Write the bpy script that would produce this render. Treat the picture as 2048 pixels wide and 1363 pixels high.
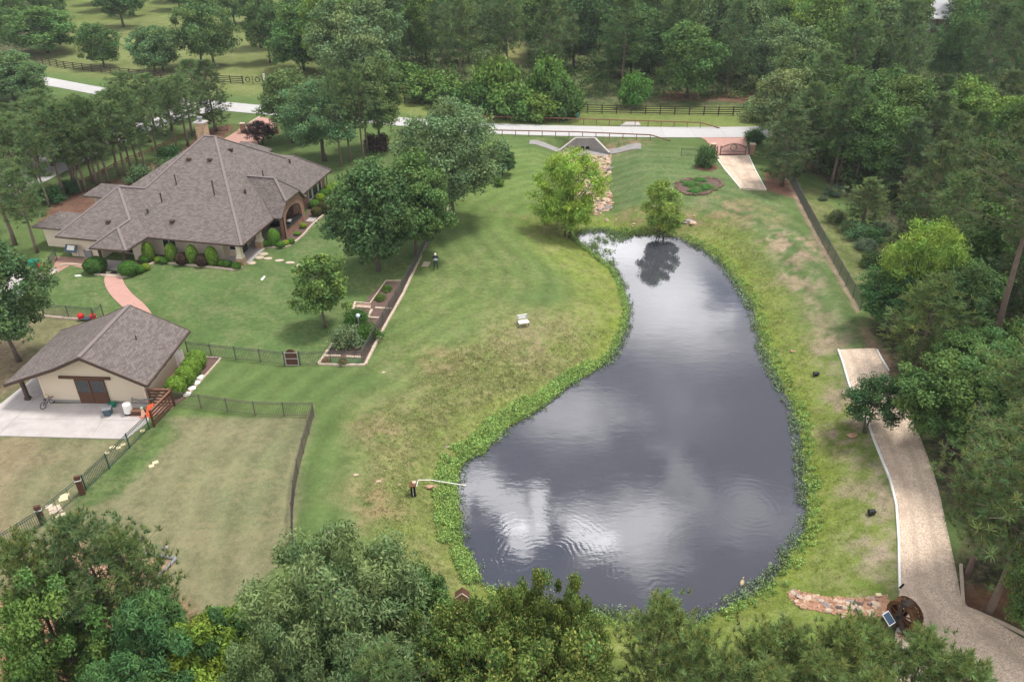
import bpy, bmesh, math, random
import numpy as np
from mathutils import Vector, Matrix
for o in list(bpy.data.objects): bpy.data.objects.remove(o)
SC = bpy.context.scene
COL = SC.collection
R = math.radians
rng = np.random.default_rng(7)
random.seed(7)

# ------------------------------------------------------------------ camera
F_PX, PITCH, CAM_H = 1593.0, R(31.3), 36.0
cd = bpy.data.cameras.new('camera'); cam = bpy.data.objects.new('camera', cd); COL.objects.link(cam)
cam.location = (0, 0, CAM_H); cam.rotation_euler = (math.pi/2 - PITCH, 0, 0)
cd.sensor_width = 36; cd.lens = 36*F_PX/2048; cd.clip_end = 6000; cd.clip_start = .5
SC.camera = cam

# ------------------------------------------------------------------ node helpers
class NT:
    def __init__(s, tree):
        s.t = tree; s.n = tree.nodes; s.l = tree.links
    def new(s, typ, **kw):
        n = s.n.new(typ)
        for k, v in kw.items():
            if k == 'ins':
                for kk, vv in v.items(): s.put(n.inputs[kk], vv)
            else: setattr(n, k, v)
        return n
    def put(s, sock, v):
        if isinstance(v, bpy.types.NodeSocket): s.l.new(v, sock)
        elif v is not None:
            if isinstance(v, (tuple, list)) and len(v) == 3 and sock.type == 'RGBA': v = (*v, 1)
            sock.default_value = v
    def m(s, op, a, b=None, c=None, clamp=False):
        n = s.n.new('ShaderNodeMath'); n.operation = op; n.use_clamp = clamp
        s.put(n.inputs[0], a); s.put(n.inputs[1], b); s.put(n.inputs[2], c)
        return n.outputs[0]
    def mix(s, f, a, b, mode='MIX'):
        n = s.n.new('ShaderNodeMix'); n.data_type = 'RGBA'; n.blend_type = mode
        s.put(n.inputs['Factor'], f); s.put(n.inputs[6], a); s.put(n.inputs[7], b)
        return n.outputs[2]
    def ramp(s, f, a, b):   # smooth 0..1 between a and b
        n = s.n.new('ShaderNodeMapRange'); n.interpolation_type = 'SMOOTHSTEP'
        s.put(n.inputs[0], f); n.inputs[1].default_value = a; n.inputs[2].default_value = b
        return n.outputs[0]
    def noise(s, vec, scale, detail=4, rough=.55, dist=0):
        n = s.n.new('ShaderNodeTexNoise'); s.put(n.inputs['Vector'], vec)
        n.inputs['Scale'].default_value = scale; n.inputs['Detail'].default_value = detail
        n.inputs['Roughness'].default_value = rough; n.inputs['Distortion'].default_value = dist
        return n.outputs[0]

# ------------------------------------------------------------------ pixel <-> place
def ray(x, y):
    c, s = math.cos(PITCH), math.sin(PITCH); u = (x-1024)/F_PX; v = -(y-681.5)/F_PX
    return (u, c+v*s, -s+v*c)
def PZ(x, y, z=0.0):
    d = ray(x, y); t = (z-CAM_H)/d[2]; return (d[0]*t, d[1]*t, z)

# ------------------------------------------------------------------ world and sun
SUN_EL, SUN_AZ = 69, 62          # azimuth measured from +Y toward +X
W = bpy.data.worlds.new('World'); SC.world = W; W.use_nodes = True
nt = NT(W.node_tree); nt.n.clear()
sky = nt.new('ShaderNodeTexSky', sky_type='NISHITA', sun_disc=False, sun_elevation=R(SUN_EL), sun_rotation=R(SUN_AZ))
tc = nt.new('ShaderNodeTexCoord'); sp = nt.new('ShaderNodeSeparateXYZ', ins={0: tc.outputs['Generated']})
dz = nt.m('MAXIMUM', sp.outputs[2], .04)
cu = nt.m('DIVIDE', sp.outputs[0], dz); cv = nt.m('DIVIDE', sp.outputs[1], dz)
cvec = nt.new('ShaderNodeCombineXYZ', ins={0: cu, 1: cv}).outputs[0]
WATER_Z = -2.0
HC = CAM_H - WATER_Z
nz_big = nt.noise(cvec, 1.6, 6, .6, .3); nz_w = nt.noise(cvec, 5.5, 5, .62, .4)
wx = nt.m('MULTIPLY', nt.m('SUBTRACT', nz_w, .5), .34)
nz_w2 = nt.noise(nt.new('ShaderNodeCombineXYZ', ins={0: cv, 1: cu, 2: 3.3}).outputs[0], 5.0, 5, .62)
wy = nt.m('MULTIPLY', nt.m('SUBTRACT', nz_w2, .5), .26)
cu2 = nt.m('ADD', cu, wx); cv2 = nt.m('ADD', cv, wy)
def blob(px, py, rx, ry, soft):
    p = PZ(px, py, WATER_Z); u, v = p[0]/HC, p[1]/HC
    mpx = 1/F_PX*(p[1]*math.cos(PITCH)+HC*math.sin(PITCH))/HC
    a = rx*mpx; dd = ray(px, py+1); q = PZ(px, py+ry, WATER_Z); b = abs(p[1]-q[1])/HC
    du = nt.m('DIVIDE', nt.m('SUBTRACT', cu2, u), a); dv = nt.m('DIVIDE', nt.m('SUBTRACT', cv2, v), b)
    r = nt.m('SQRT', nt.m('ADD', nt.m('MULTIPLY', du, du), nt.m('MULTIPLY', dv, dv)))
    return nt.ramp(r, 1+soft, 1-soft)
def addall(l):
    s = l[0]
    for k in l[1:]: s = nt.m('ADD', s, k)
    return s
bright = addall([nt.m('MULTIPLY', blob(*b[:5]), b[5]) for b in [
    (965, 1000, 55, 70, .25, 1.0), (1010, 1075, 62, 48, .2, 1.15), (1070, 1020, 40, 36, .25, 1.2), (1185, 1060, 60, 34, .35, .9),
    (1255, 1070, 95, 80, .6, .95), (1345, 960, 45, 90, .8, .3), (1140, 835, 75, 60, .9, .6), (1270, 560, 170, 90, .8, .7),
    (1200, 480, 120, 45, .8, .8), (1380, 640, 120, 70, .9, .5), (1500, 1010, 80, 60, .9, .3), (1330, 790, 90, 60, 1.0, .15)]])
gap = addall([blob(*b) for b in [(925, 1075, 34, 60, .3), (990, 1150, 110, 36, .35), (1100, 1110, 45, 30, .35), (1455, 590, 40, 60, .9)]])
base = nt.m('ADD', 2.4, nt.m('MULTIPLY', nz_big, 4.6))
far_lift = nt.m('MULTIPLY', nt.ramp(nt.m('ABSOLUTE', cu), .9, 2.2), 5.5)
far_lift2 = nt.m('MULTIPLY', nt.ramp(cv, 1.7, 2.6), 3.0)
back = nt.m('MULTIPLY', nt.ramp(cv, .55, -.1), 7.5)
lum = nt.m('ADD', nt.m('ADD', base, nt.m('ADD', far_lift, far_lift2)), nt.m('ADD', back, nt.m('MULTIPLY', bright, 33.0)))
ccol = nt.mix(nt.ramp(lum, 3.5, 14), (.88, .92, 1.08), (1.0, .99, 1.01))
cl = nt.new('ShaderNodeVectorMath', operation='SCALE', ins={0: ccol, 'Scale': lum}).outputs[0]
gapc = nt.m('MINIMUM', nt.m('MULTIPLY', gap, .9), .9)
skyc = nt.mix(gapc, cl, sky.outputs[0])
bgn = nt.new('ShaderNodeBackground', ins={0: skyc, 1: .083}); nt.new('ShaderNodeOutputWorld', ins={0: bgn.outputs[0]})
sd = bpy.data.lights.new('sun', 'SUN'); sd.energy = 2.8; sd.angle = R(12); sd.color = (1, .955, .89)
so = bpy.data.objects.new('sun', sd); COL.objects.link(so)
_d = Vector((math.sin(R(SUN_AZ))*math.cos(R(SUN_EL)), math.cos(R(SUN_AZ))*math.cos(R(SUN_EL)), math.sin(R(SUN_EL))))
so.rotation_euler = (-_d).to_track_quat('-Z', 'Y').to_euler(); so.location = (0, 0, 80)
SC.view_settings.view_transform = 'Standard'; SC.view_settings.look = 'None'
SC.view_settings.exposure = 0.44; SC.view_settings.gamma = 1

# ------------------------------------------------------------------ materials
MATS = {}
def mat(name, col, rough=.8, var=.12, scale=3., metal=0, bump=0, spec=.3, fine=None):
    if name in MATS: return MATS[name]
    m = bpy.data.materials.new(name); m.use_nodes = True; t = NT(m.node_tree)
    b = t.n['Principled BSDF']; co = t.new('ShaderNodeTexCoord').outputs['Object']
    n1 = t.noise(co, scale, 5, .6)
    f = t.m('ADD', 1-var, t.m('MULTIPLY', n1, 2*var))
    if fine:
        n2 = t.noise(co, fine[0], 2, .7); f = t.m('MULTIPLY', f, t.m('ADD', 1-fine[1], t.m('MULTIPLY', n2, 2*fine[1])))
    c = t.new('ShaderNodeVectorMath', operation='SCALE', ins={0: tuple(col), 'Scale': f}).outputs[0]
    t.put(b.inputs['Base Color'], c); b.inputs['Roughness'].default_value = rough
    b.inputs['Metallic'].default_value = metal; b.inputs['Specular IOR Level'].default_value = spec
    if bump:
        bn = t.new('ShaderNodeBump', ins={'Height': n1, 'Strength': bump}); t.put(b.inputs['Normal'], bn.outputs[0])
    MATS[name] = m; return m
def brick_mat(name, c1, c2, cm, bw, bh, mortar=.01, rough=.9, offset=.5, var=.25, sq=1, bias=0, bumps=.3, stain=.2):
    m = bpy.data.materials.new(name); m.use_nodes = True; t = NT(m.node_tree); b = t.n['Principled BSDF']
    uv = t.new('ShaderNodeUVMap').outputs[0]
    br = t.new('ShaderNodeTexBrick', offset=offset, squash=sq, ins={'Vector': uv, 'Color1': c1, 'Color2': c2, 'Mortar': cm, 'Scale': 1., 'Mortar Size': mortar, 'Brick Width': bw, 'Row Height': bh, 'Bias': bias, 'Mortar Smooth': .2})
    co = t.new('ShaderNodeTexCoord').outputs['Object']
    nz = t.noise(co, 1.1, 5, .65); nf = t.noise(co, 14, 3, .7)
    f = t.m('MULTIPLY', t.m('ADD', 1-stain, t.m('MULTIPLY', nz, 2*stain)), t.m('ADD', 1-var, t.m('MULTIPLY', nf, 2*var)))
    c = t.new('ShaderNodeVectorMath', operation='SCALE', ins={0: br.outputs[0], 'Scale': f}).outputs[0]
    t.put(b.inputs['Base Color'], c); b.inputs['Roughness'].default_value = rough; b.inputs['Specular IOR Level'].default_value = .2
    bn = t.new('ShaderNodeBump', ins={'Height': t.m('SUBTRACT', 1, br.outputs[1]), 'Strength': bumps, 'Distance': .02}); t.put(b.inputs['Normal'], bn.outputs[0])
    MATS[name] = m; return m
M_IRON = mat('iron', (.085, .088, .08), .55, .1)
M_IRONG = mat('green_iron', (.02, .06, .05), .5, .1)
M_IRONB = mat('bronze_iron', (.12, .1, .085), .5, .1)
M_DWOOD = mat('dark_wood', (.06, .042, .034), .8, .3, 6)
M_BROWN = mat('brown_wood', (.095, .045, .028), .75, .25, 6)
M_RAIL = mat('rail_wood', (.2, .1, .06), .85, .25, 3)
M_TRIM = mat('trim_brown', (.07, .045, .035), .7, .15)
M_CREAM = mat('stucco', (.66, .57, .45), .9, .07, 1.5, fine=(9, .05))
M_WHITE = mat('white_paint', (.78, .77, .74), .6, .06)
M_WINF = mat('window_frame', (.7, .68, .64), .6, .05)
M_CONC = mat('concrete', (.42, .385, .37), .9, .32, .8, fine=(5, .08))
M_CONCD = mat('weathered_concrete', (.27, .255, .245), .9, .35, 1.2, fine=(4, .15))
M_ROAD = brick_mat('road_concrete', (.43, .42, .415), (.46, .45, .445), (.33, .32, .31), 4.6, 3.3, .035, var=.07, stain=.13, bumps=.05, offset=0) if 1 else mat('road_concrete', (.44, .43, .43), .9, .14, .25, fine=(2.5, .07))
M_SHINGLE = brick_mat('shingles', (.125, .105, .097), (.205, .175, .163), (.085, .07, .066), .34, .16, .014, var=.24, stain=.16)
M_STONEV = brick_mat('stone_veneer', (.5, .33, .19), (.3, .17, .1), (.4, .33, .26), .34, .16, .018, var=.3)
M_BRICK = brick_mat('brick_wall', (.38, .2, .13), (.25, .12, .08), (.34, .27, .23), .3, .11, .012, var=.3)
M_SIDING = brick_mat('lap_siding', (.6, .515, .4), (.61, .525, .41), (.42, .36, .27), 40, .19, .012, var=.03, stain=.06)
M_PAVER = brick_mat('red_pavers', (.5, .29, .24), (.43, .25, .21), (.34, .21, .18), .3, .15, .008, var=.1, stain=.12)
M_STONE = mat('limestone', (.5, .41, .32), .9, .35, 4, bump=.4)
M_GLASS = mat('window_glass', (.02, .03, .03), .08, .1, spec=.6)
M_DARK = mat('dark_cavity', (.015, .015, .015), .9, .1)
M_BLACK = mat('black_plastic', (.02, .022, .025), .45, .1)
M_RUST = mat('rusty_metal', (.13, .06, .025), .75, .45, 4)
M_PVC = mat('pvc_white', (.75, .74, .7), .4, .05)
M_RED = mat('red_plastic', (.6, .02, .02), .4, .08)
M_ORANGE = mat('orange_plastic', (.85, .13, .03), .45, .1)
M_GREENP = mat('green_plastic', (.01, .16, .1), .45, .1)
M_BLUEG = mat('blue_grey_plastic', (.06, .1, .13), .45, .15)
M_GREY = mat('grey_metal', (.22, .23, .24), .5, .15, 4)
M_MULCH = mat('mulch', (.13, .085, .07), 1, .45, 5, fine=(18, .5), bump=.8)
M_PINKROCK = mat('river_rock', (.36, .22, .17), 1, .4, 6, fine=(11, .6), bump=1)

def gravel_mat():
    m = bpy.data.materials.new('gravel'); m.use_nodes = True; t = NT(m.node_tree); b = t.n['Principled BSDF']
    co = t.new('ShaderNodeTexCoord').outputs['Object']
    vo = t.new('ShaderNodeTexVoronoi', ins={'Vector': co, 'Scale': 17.}); vs = t.new('ShaderNodeSeparateXYZ', ins={0: vo.outputs['Color']})
    n1 = t.noise(co, .5, 5, .6); n2 = t.noise(co, 4, 4, .7)
    c = t.mix(vs.outputs[0], (.48, .36, .27), (.85, .69, .54))
    c = t.mix(t.ramp(n1, .5, .72), c, (.5, .38, .29), 'MIX')
    cr = t.new('ShaderNodeAttribute', attribute_name='cross').outputs['Fac']; wv = t.m('MULTIPLY', t.m('SUBTRACT', t.noise(co, .3, 2, .5), .5), .16); cr = t.m('ADD', cr, wv)
    trk = t.m('ADD', t.ramp(t.m('ABSOLUTE', t.m('SUBTRACT', cr, .3)), .1, .02), t.ramp(t.m('ABSOLUTE', t.m('SUBTRACT', cr, .68)), .1, .02))
    c = t.mix(t.m('MULTIPLY', trk, t.m('ADD', .1, t.m('MULTIPLY', n2, .6))), c, (.46, .35, .27)); edge_ = t.m('MAXIMUM', t.ramp(cr, .06, -.02), t.ramp(cr, .9, 1.04)); c = t.mix(t.m('MULTIPLY', edge_, t.ramp(n2, .4, .65)), c, (.16, .15, .08))
    f = t.m('MULTIPLY', t.m('ADD', .72, t.m('MULTIPLY', n2, .56)), t.m('SUBTRACT', 1.05, t.m('MULTIPLY', n1, .1)))
    c = t.new('ShaderNodeVectorMath', operation='SCALE', ins={0: c, 'Scale': f}).outputs[0]
    t.put(b.inputs['Base Color'], c); b.inputs['Roughness'].default_value = 1
    bn = t.new('ShaderNodeBump', ins={'Height': vo.outputs['Distance'], 'Strength': .8, 'Distance': .05}); t.put(b.inputs['Normal'], bn.outputs[0])
    return m
def nt_tracks(t, co): return None
M_GRAVEL = gravel_mat()

def ground_mat():
    m = bpy.data.materials.new('ground'); m.use_nodes = True; t = NT(m.node_tree); b = t.n['Principled BSDF']
    co = t.new('ShaderNodeTexCoord').outputs['Object']
    at = t.new('ShaderNodeAttribute', attribute_name='Col').outputs['Color']
    aux = t.new('ShaderNodeAttribute', attribute_name='Aux'); asp = t.new('ShaderNodeSeparateColor', ins={0: aux.outputs['Color']})
    rough_a = asp.outputs[0]; dry = asp.outputs[1]
    n1 = t.noise(co, .35, 6, .62, .2); n2 = t.noise(co, 2.2, 5, .7, .3); n3 = t.noise(co, 9, 4, .85)
    amp = t.m('ADD', .3, t.m('MULTIPLY', rough_a, .5))
    def cen(n, k): return t.m('MULTIPLY', t.m('SUBTRACT', n, .5), k)
    f = t.m('ADD', 1, t.m('ADD', t.m('MULTIPLY', cen(n3, 3.6), amp), t.m('ADD', t.m('MULTIPLY', cen(n2, 2.0), amp), cen(n1, .5))))
    c = t.new('ShaderNodeVectorMath', operation='SCALE', ins={0: at, 'Scale': f}).outputs[0]
    # yellow / brown thatch patches
    pf = t.m('MULTIPLY', t.ramp(t.m('ADD', t.m('MULTIPLY', n2, .6), t.m('MULTIPLY', n1, .5)), .5, .72), t.m('ADD', .1, dry))
    c = t.mix(t.m('MINIMUM', pf, .85), c, (.27, .22, .13))
    lush = t.m('MULTIPLY', t.ramp(t.noise(co, .8, 5, .7, .5), .52, .72), t.m('MULTIPLY', rough_a, .55))
    c = t.mix(lush, c, (.16, .26, .045))
    t.put(b.inputs['Base Color'], c); b.inputs['Roughness'].default_value = 1; b.inputs['Specular IOR Level'].default_value = .1
    hh = t.m('ADD', t.m('MULTIPLY', n2, t.m('MULTIPLY', rough_a, .8)), t.m('MULTIPLY', n3, .25))
    bn = t.new('ShaderNodeBump', ins={'Height': hh, 'Strength': .7, 'Distance': .25}); t.put(b.inputs['Normal'], bn.outputs[0])
    return m
def foliage_mat(name='foliage', trans=.15, rough=.7, spec=.05):
    m = bpy.data.materials.new(name); m.use_nodes = True; t = NT(m.node_tree); b = t.n['Principled BSDF']
    at = t.new('ShaderNodeAttribute', attribute_name='Col').outputs['Color']
    oi = t.new('ShaderNodeObjectInfo')
    c = t.mix(1., at, oi.outputs['Color'], 'MULTIPLY')
    co = t.new('ShaderNodeTexCoord').outputs['Object']; n1 = t.noise(co, .55, 3, .6)
    c = t.new('ShaderNodeVectorMath', operation='SCALE', ins={0: c, 'Scale': t.m('ADD', .6, t.m('MULTIPLY', n1, .66))}).outputs[0]
    t.put(b.inputs['Base Color'], c); b.inputs['Roughness'].default_value = rough; b.inputs['Specular IOR Level'].default_value = spec
    tr = t.new('ShaderNodeBsdfTranslucent'); tcx = t.mix(1., c, (1.15, 1.25, .6), 'MULTIPLY'); t.put(tr.inputs[0], tcx)
    mx = t.new('ShaderNodeMixShader', ins={0: trans, 1: b.outputs[0], 2: tr.outputs[0]})
    t.l.new(mx.outputs[0], t.n['Material Output'].inputs[0])
    return m
M_GROUND = ground_mat(); M_LEAF = foliage_mat()
M_BARK = mat('bark', (.12, .095, .08), .95, .4, 3, bump=.6); M_BARKP = mat('pine_bark', (.17, .125, .1), .95, .35, 4, bump=.6)

# ------------------------------------------------------------------ mesh builder
class MB:
    def __init__(s): s.v = []; s.f = []
    def add(s, vs, fs):
        o = len(s.v); s.v += [tuple(map(float, v)) for v in vs]; s.f += [tuple(o+i for i in f) for f in fs]; return s
    def poly(s, pts): return s.add(pts, [tuple(range(len(pts)))])
    def hexa(s, p):   # 8 points: bottom 4 ccw, top 4
        return s.add(p, [(3, 2, 1, 0), (4, 5, 6, 7), (0, 1, 5, 4), (1, 2, 6, 5), (2, 3, 7, 6), (3, 0, 4, 7)])
    def box(s, c, d, rz=0, base=False):
        x, y, z = d[0]/2, d[1]/2, d[2]/2; cz = c[2]+(z if base else 0); ca, sa = math.cos(rz), math.sin(rz)
        P = []
        for zz in (-z, z):
            for a, b in ((-x, -y), (x, -y), (x, y), (-x, y)):
                P.append((c[0]+a*ca-b*sa, c[1]+a*sa+b*ca, cz+zz))
        return s.hexa(P)
    def beam(s, a, b, w, h, up=(0, 0, 1)):
        a, b = Vector(a), Vector(b); d = (b-a).normalized(); u = Vector(up)
        if abs(d.dot(u)) > .98: u = Vector((0, 1, 0))
        r = d.cross(u).normalized(); u = r.cross(d)
        q = [(-w/2, -h/2), (w/2, -h/2), (w/2, h/2), (-w/2, h/2)]
        return s.hexa([tuple(a+r*i+u*j) for i, j in q]+[tuple(b+r*i+u*j) for i, j in q])
    def tube(s, pts, rad, n=8, cap=True):
        pts = [Vector(p) for p in pts]
        if not hasattr(rad, '__len__'): rad = [rad]*len(pts)
        o = len(s.v); ref = None
        for i, p in enumerate(pts):
            d = (pts[min(i+1, len(pts)-1)]-pts[max(i-1, 0)]).normalized()
            if ref is None: ref = Vector((1, 0, 0)) if abs(d.x) < .8 else Vector((0, 1, 0))
            a = (ref-d*ref.dot(d)).normalized(); ref = a; b = d.cross(a)
            for k in range(n):
                t = 2*math.pi*k/n; s.v.append(tuple(p+a*math.cos(t)*rad[i]+b*math.sin(t)*rad[i]))
        for i in range(len(pts)-1):
            for k in range(n):
                k2 = (k+1) % n; s.f.append((o+i*n+k, o+i*n+k2, o+(i+1)*n+k2, o+(i+1)*n+k))
        if cap: s.f.append(tuple(o+k for k in reversed(range(n)))); s.f.append(tuple(o+(len(pts)-1)*n+k for k in range(n)))
        return s
    def lathe(s, c, prof, n=16):  # prof list (r,z)
        return s.tube([(c[0], c[1], c[2]+z) for r, z in prof], [max(r, .002) for r, z in prof], n)
    def prism(s, poly, z0, z1):   # poly 2d ccw or 3-tuples; z0,z1 floats
        n = len(poly); a = sum(poly[i][0]*poly[(i+1) % n][1]-poly[(i+1) % n][0]*poly[i][1] for i in range(n))
        if a < 0: poly = list(reversed(poly))
        vs = [(p[0], p[1], z0) for p in poly]+[(p[0], p[1], z1) for p in poly]
        return s.add(vs, [tuple(reversed(range(n))), tuple(range(n, 2*n))]+[(i, (i+1) % n, n+(i+1) % n, n+i) for i in range(n)])
    def blob(s, c, r, n=10, m=7, jit=.0, seed=0):
        rr = random.Random(seed); o = len(s.v)
        if not hasattr(r, '__len__'): r = (r, r, r)
        for i in range(m+1):
            th = math.pi*i/m
            for k in range(n):
                ph = 2*math.pi*k/n; j = 1+rr.uniform(-jit, jit)
                s.v.append((c[0]+r[0]*math.sin(th)*math.cos(ph)*j, c[1]+r[1]*math.sin(th)*math.sin(ph)*j, c[2]+r[2]*math.cos(th)*j))
        for i in range(m):
            for k in range(n):
                k2 = (k+1) % n; s.f.append((o+i*n+k, o+(i+1)*n+k, o+(i+1)*n+k2, o+i*n+k2))
        return s
    def build(s, name, m, parent=None, smooth=False, loc=None):
        me = bpy.data.meshes.new(name)
        vs = s.v
        if loc is not None: vs = [(v[0]-loc[0], v[1]-loc[1], v[2]-loc[2]) for v in vs]
        me.from_pydata(vs, [], s.f); me.update()
        uvl = me.uv_layers.new(name='UVMap'); V = vs
        for p in me.polygons:
            nn = p.normal
            if abs(nn.z) > .97: u = Vector((1, 0, 0)); v = Vector((0, 1, 0))
            else: u = Vector((-nn.y, nn.x, 0)).normalized(); v = nn.cross(u)
            for li in p.loop_indices:
                q = Vector(V[me.loops[li].vertex_index]); uvl.data[li].uv = (q.dot(u), q.dot(v))
        if smooth: me.polygons.foreach_set('use_smooth', [True]*len(me.polygons))
        me.materials.append(m)
        o = bpy.data.objects.new(name, me); COL.objects.link(o)
        if parent is not None:
            o.parent = parent
            if parent.type == 'EMPTY' and loc is None:
                pl = Vector(parent.location)
                if pl.length > 0 and not parent.get('_local'): o.matrix_parent_inverse = Matrix.Translation(-pl)
        if loc is not None and parent is None: o.location = loc
        return o
def tag(o, label, cat, group=None):
    o['label'] = label; o['category'] = cat
    if group: o['group'] = group
    return o
def thing(name, loc, label, cat, group=None):   # parts are written in world coordinates
    o = bpy.data.objects.new(name, None); COL.objects.link(o); o.location = loc; o.empty_display_size = .3
    return tag(o, label, cat, group)
def structure(o): o['kind'] = 'structure'; return o
def stuff(o, label, cat): o['kind'] = 'stuff'; o['label'] = label; o['category'] = cat; return o
def copy_tree(src, loc, rz=0, sc=(1, 1, 1), color=None):
    c = src.copy(); COL.objects.link(c); c.location = loc; c.rotation_euler = (0, 0, rz); c.scale = sc
    for ch in src.children:
        d = ch.copy(); COL.objects.link(d); d.parent = c
        if color is not None: d.color = color
        for g2 in ch.children:
            e = g2.copy(); COL.objects.link(e); e.parent = d
    return c

# ------------------------------------------------------------------ terrain
POND_PX = [(1146,471),(1169,462),(1200,460),(1232,465),(1262,471),(1290,470),(1323,470),(1353,473),(1380,486),(1405,497),(1437,520),(1465,553),(1489,588),(1505,615),(1515,650),(1523,690),(1540,730),(1560,770),(1583,810),(1597,850),(1603,900),(1607,960),(1612,1010),(1612,1050),(1600,1080),(1575,1110),(1560,1140),(1530,1170),(1500,1190),(1450,1215),(1400,1240),(1340,1250),(1290,1245),(1230,1235),(1150,1222),(1100,1205),(1040,1190),(985,1180),(960,1165),(945,1130),(925,1090),(917,1040),(911,1000),(911,975),(916,945),(925,925),(945,915),(968,905),(985,880),(1010,858),(1045,835),(1080,815),(1105,795),(1125,778),(1160,755),(1195,735),(1215,720),(1230,700),(1238,680),(1250,655),(1255,625),(1250,595),(1240,565),(1225,540),(1200,520),(1175,500),(1158,486)]
POND = np.array([PZ(x, y, WATER_Z)[:2] for x, y in POND_PX])
def poly_sd(X, Y, poly):   # signed distance, positive outside
    n = len(poly); d = np.full(X.shape, 1e9); ins = np.zeros(X.shape, bool)
    for i in range(n):
        x0, y0 = poly[i]; x1, y1 = poly[(i+1) % n]; ex, ey = x1-x0, y1-y0
        t = np.clip(((X-x0)*ex+(Y-y0)*ey)/(ex*ex+ey*ey+1e-12), 0, 1)
        d = np.minimum(d, np.hypot(X-x0-t*ex, Y-y0-t*ey))
        c = ((y0 > Y) != (y1 > Y)) & (X < (x1-x0)*(Y-y0)/(y1-y0+1e-12)+x0)
        ins ^= c
    return np.where(ins, -d, d)
HW = PZ(1169, 302, -1.7)             # culvert floor at the headwall
APRON = np.array([PZ(1120, 306, -1.7)[:2], PZ(1148, 300, -1.7)[:2], PZ(1190, 300, -1.7)[:2], PZ(1216, 309, -1.7)[:2], PZ(1224, 420, -1.9)[:2], PZ(1228, 455, -1.95)[:2], PZ(1165, 455, -1.95)[:2], PZ(1150, 400, -1.9)[:2]])
def terr(X, Y):
    X = np.asarray(X, float); Y = np.asarray(Y, float)
    d = poly_sd(X, Y, POND)
    u = np.clip(d/12., 0, 1); out = WATER_Z + 2.0*np.sin(u*np.pi/2)
    ins = WATER_Z - np.minimum(1.5, .3*np.abs(d))
    z = np.where(d > 0, out, ins)
    north = Y-(APRON[:4, 1].max())
    Yw = np.where(north > 0, APRON[:4, 1].max()+north*5, Y)
    da = poly_sd(X, Yw, APRON)
    fl = -1.7-.3*np.clip((HW[1]-Y)/30., 0, 1)
    zc = fl+np.clip(da, 0, None)*.42
    k = .25; h = np.clip(.5+.5*(zc-z)/k, 0, 1)
    z2 = zc*(1-h)+z*h-k*h*(1-h)
    return np.where((d > 0) & (z2 < z), z2, z)
def th(x, y): return float(terr(np.array([x]), np.array([y]))[0])
def P(x, y, dz=0.0):                 # ground point seen at pixel
    z = -.3
    for _ in range(14):
        p = PZ(x, y, z); z = z*.4+.6*th(p[0], p[1])
    p = PZ(x, y, z); return (p[0], p[1], z+dz)
def PL(pts, dz=0.0): return [P(x, y, dz) for x, y in pts]

def fbm(X, Y, sc, oct=4, seed=0):
    out = np.zeros_like(X); a = 1; tot = 0
    for o in range(oct):
        r = np.random.default_rng(seed*17+o); g = r.random((257, 257)); g[256] = g[0]; g[:, 256] = g[:, 0]
        xs = (X*sc*2**o+o*13.7) % 256; ys = (Y*sc*2**o+o*7.3) % 256
        xi = xs.astype(int) % 256; yi = ys.astype(int) % 256; fx = xs-np.floor(xs); fy = ys-np.floor(ys)
        fx = fx*fx*(3-2*fx); fy = fy*fy*(3-2*fy)
        out += a*((g[xi, yi]*(1-fx)+g[xi+1, yi]*fx)*(1-fy)+(g[xi, yi+1]*(1-fx)+g[xi+1, yi+1]*fx)*fy); tot += a; a *= .5
    return out/tot-.5
def axis(segs):
    out = []
    for a, b, st in segs: out += list(np.arange(a, b, st))
    out.append(segs[-1][1]); return np.array(out)
gx = axis([(-2500, -400, 300), (-400, -160, 20), (-160, -60, 1.2), (-60, 50, .36), (50, 160, 1.2), (160, 400, 20), (400, 2500, 300)])
gy = axis([(-600, -20, 60), (-20, 14, 2), (14, 106, .36), (106, 150, .5), (150, 280, 1.5), (280, 500, 15), (500, 3500, 300)])
GX, GY = np.meshgrid(gx, gy); fx_, fy_ = GX.ravel(), GY.ravel(); GZ = terr(fx_, fy_)
und = fbm(fx_, fy_, .06, 3, 3)*.0
import bisect
_gxl, _gyl, _GZ2 = gx.tolist(), gy.tolist(), GZ.reshape(len(gy), len(gx)).tolist()
def th(x, y):
    x, y = float(x), float(y); i = min(max(bisect.bisect_right(_gxl, x)-1, 0), len(_gxl)-2); j = min(max(bisect.bisect_right(_gyl, y)-1, 0), len(_gyl)-2)
    a = (x-_gxl[i])/(_gxl[i+1]-_gxl[i]); b = (y-_gyl[j])/(_gyl[j+1]-_gyl[j]); r0, r1 = _GZ2[j], _GZ2[j+1]
    return (r0[i]*(1-a)+r0[i+1]*a)*(1-b)+(r1[i]*(1-a)+r1[i+1]*a)*b
near = (np.abs(fx_) < 200) & (fy_ > 10) & (fy_ < 290)
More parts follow.
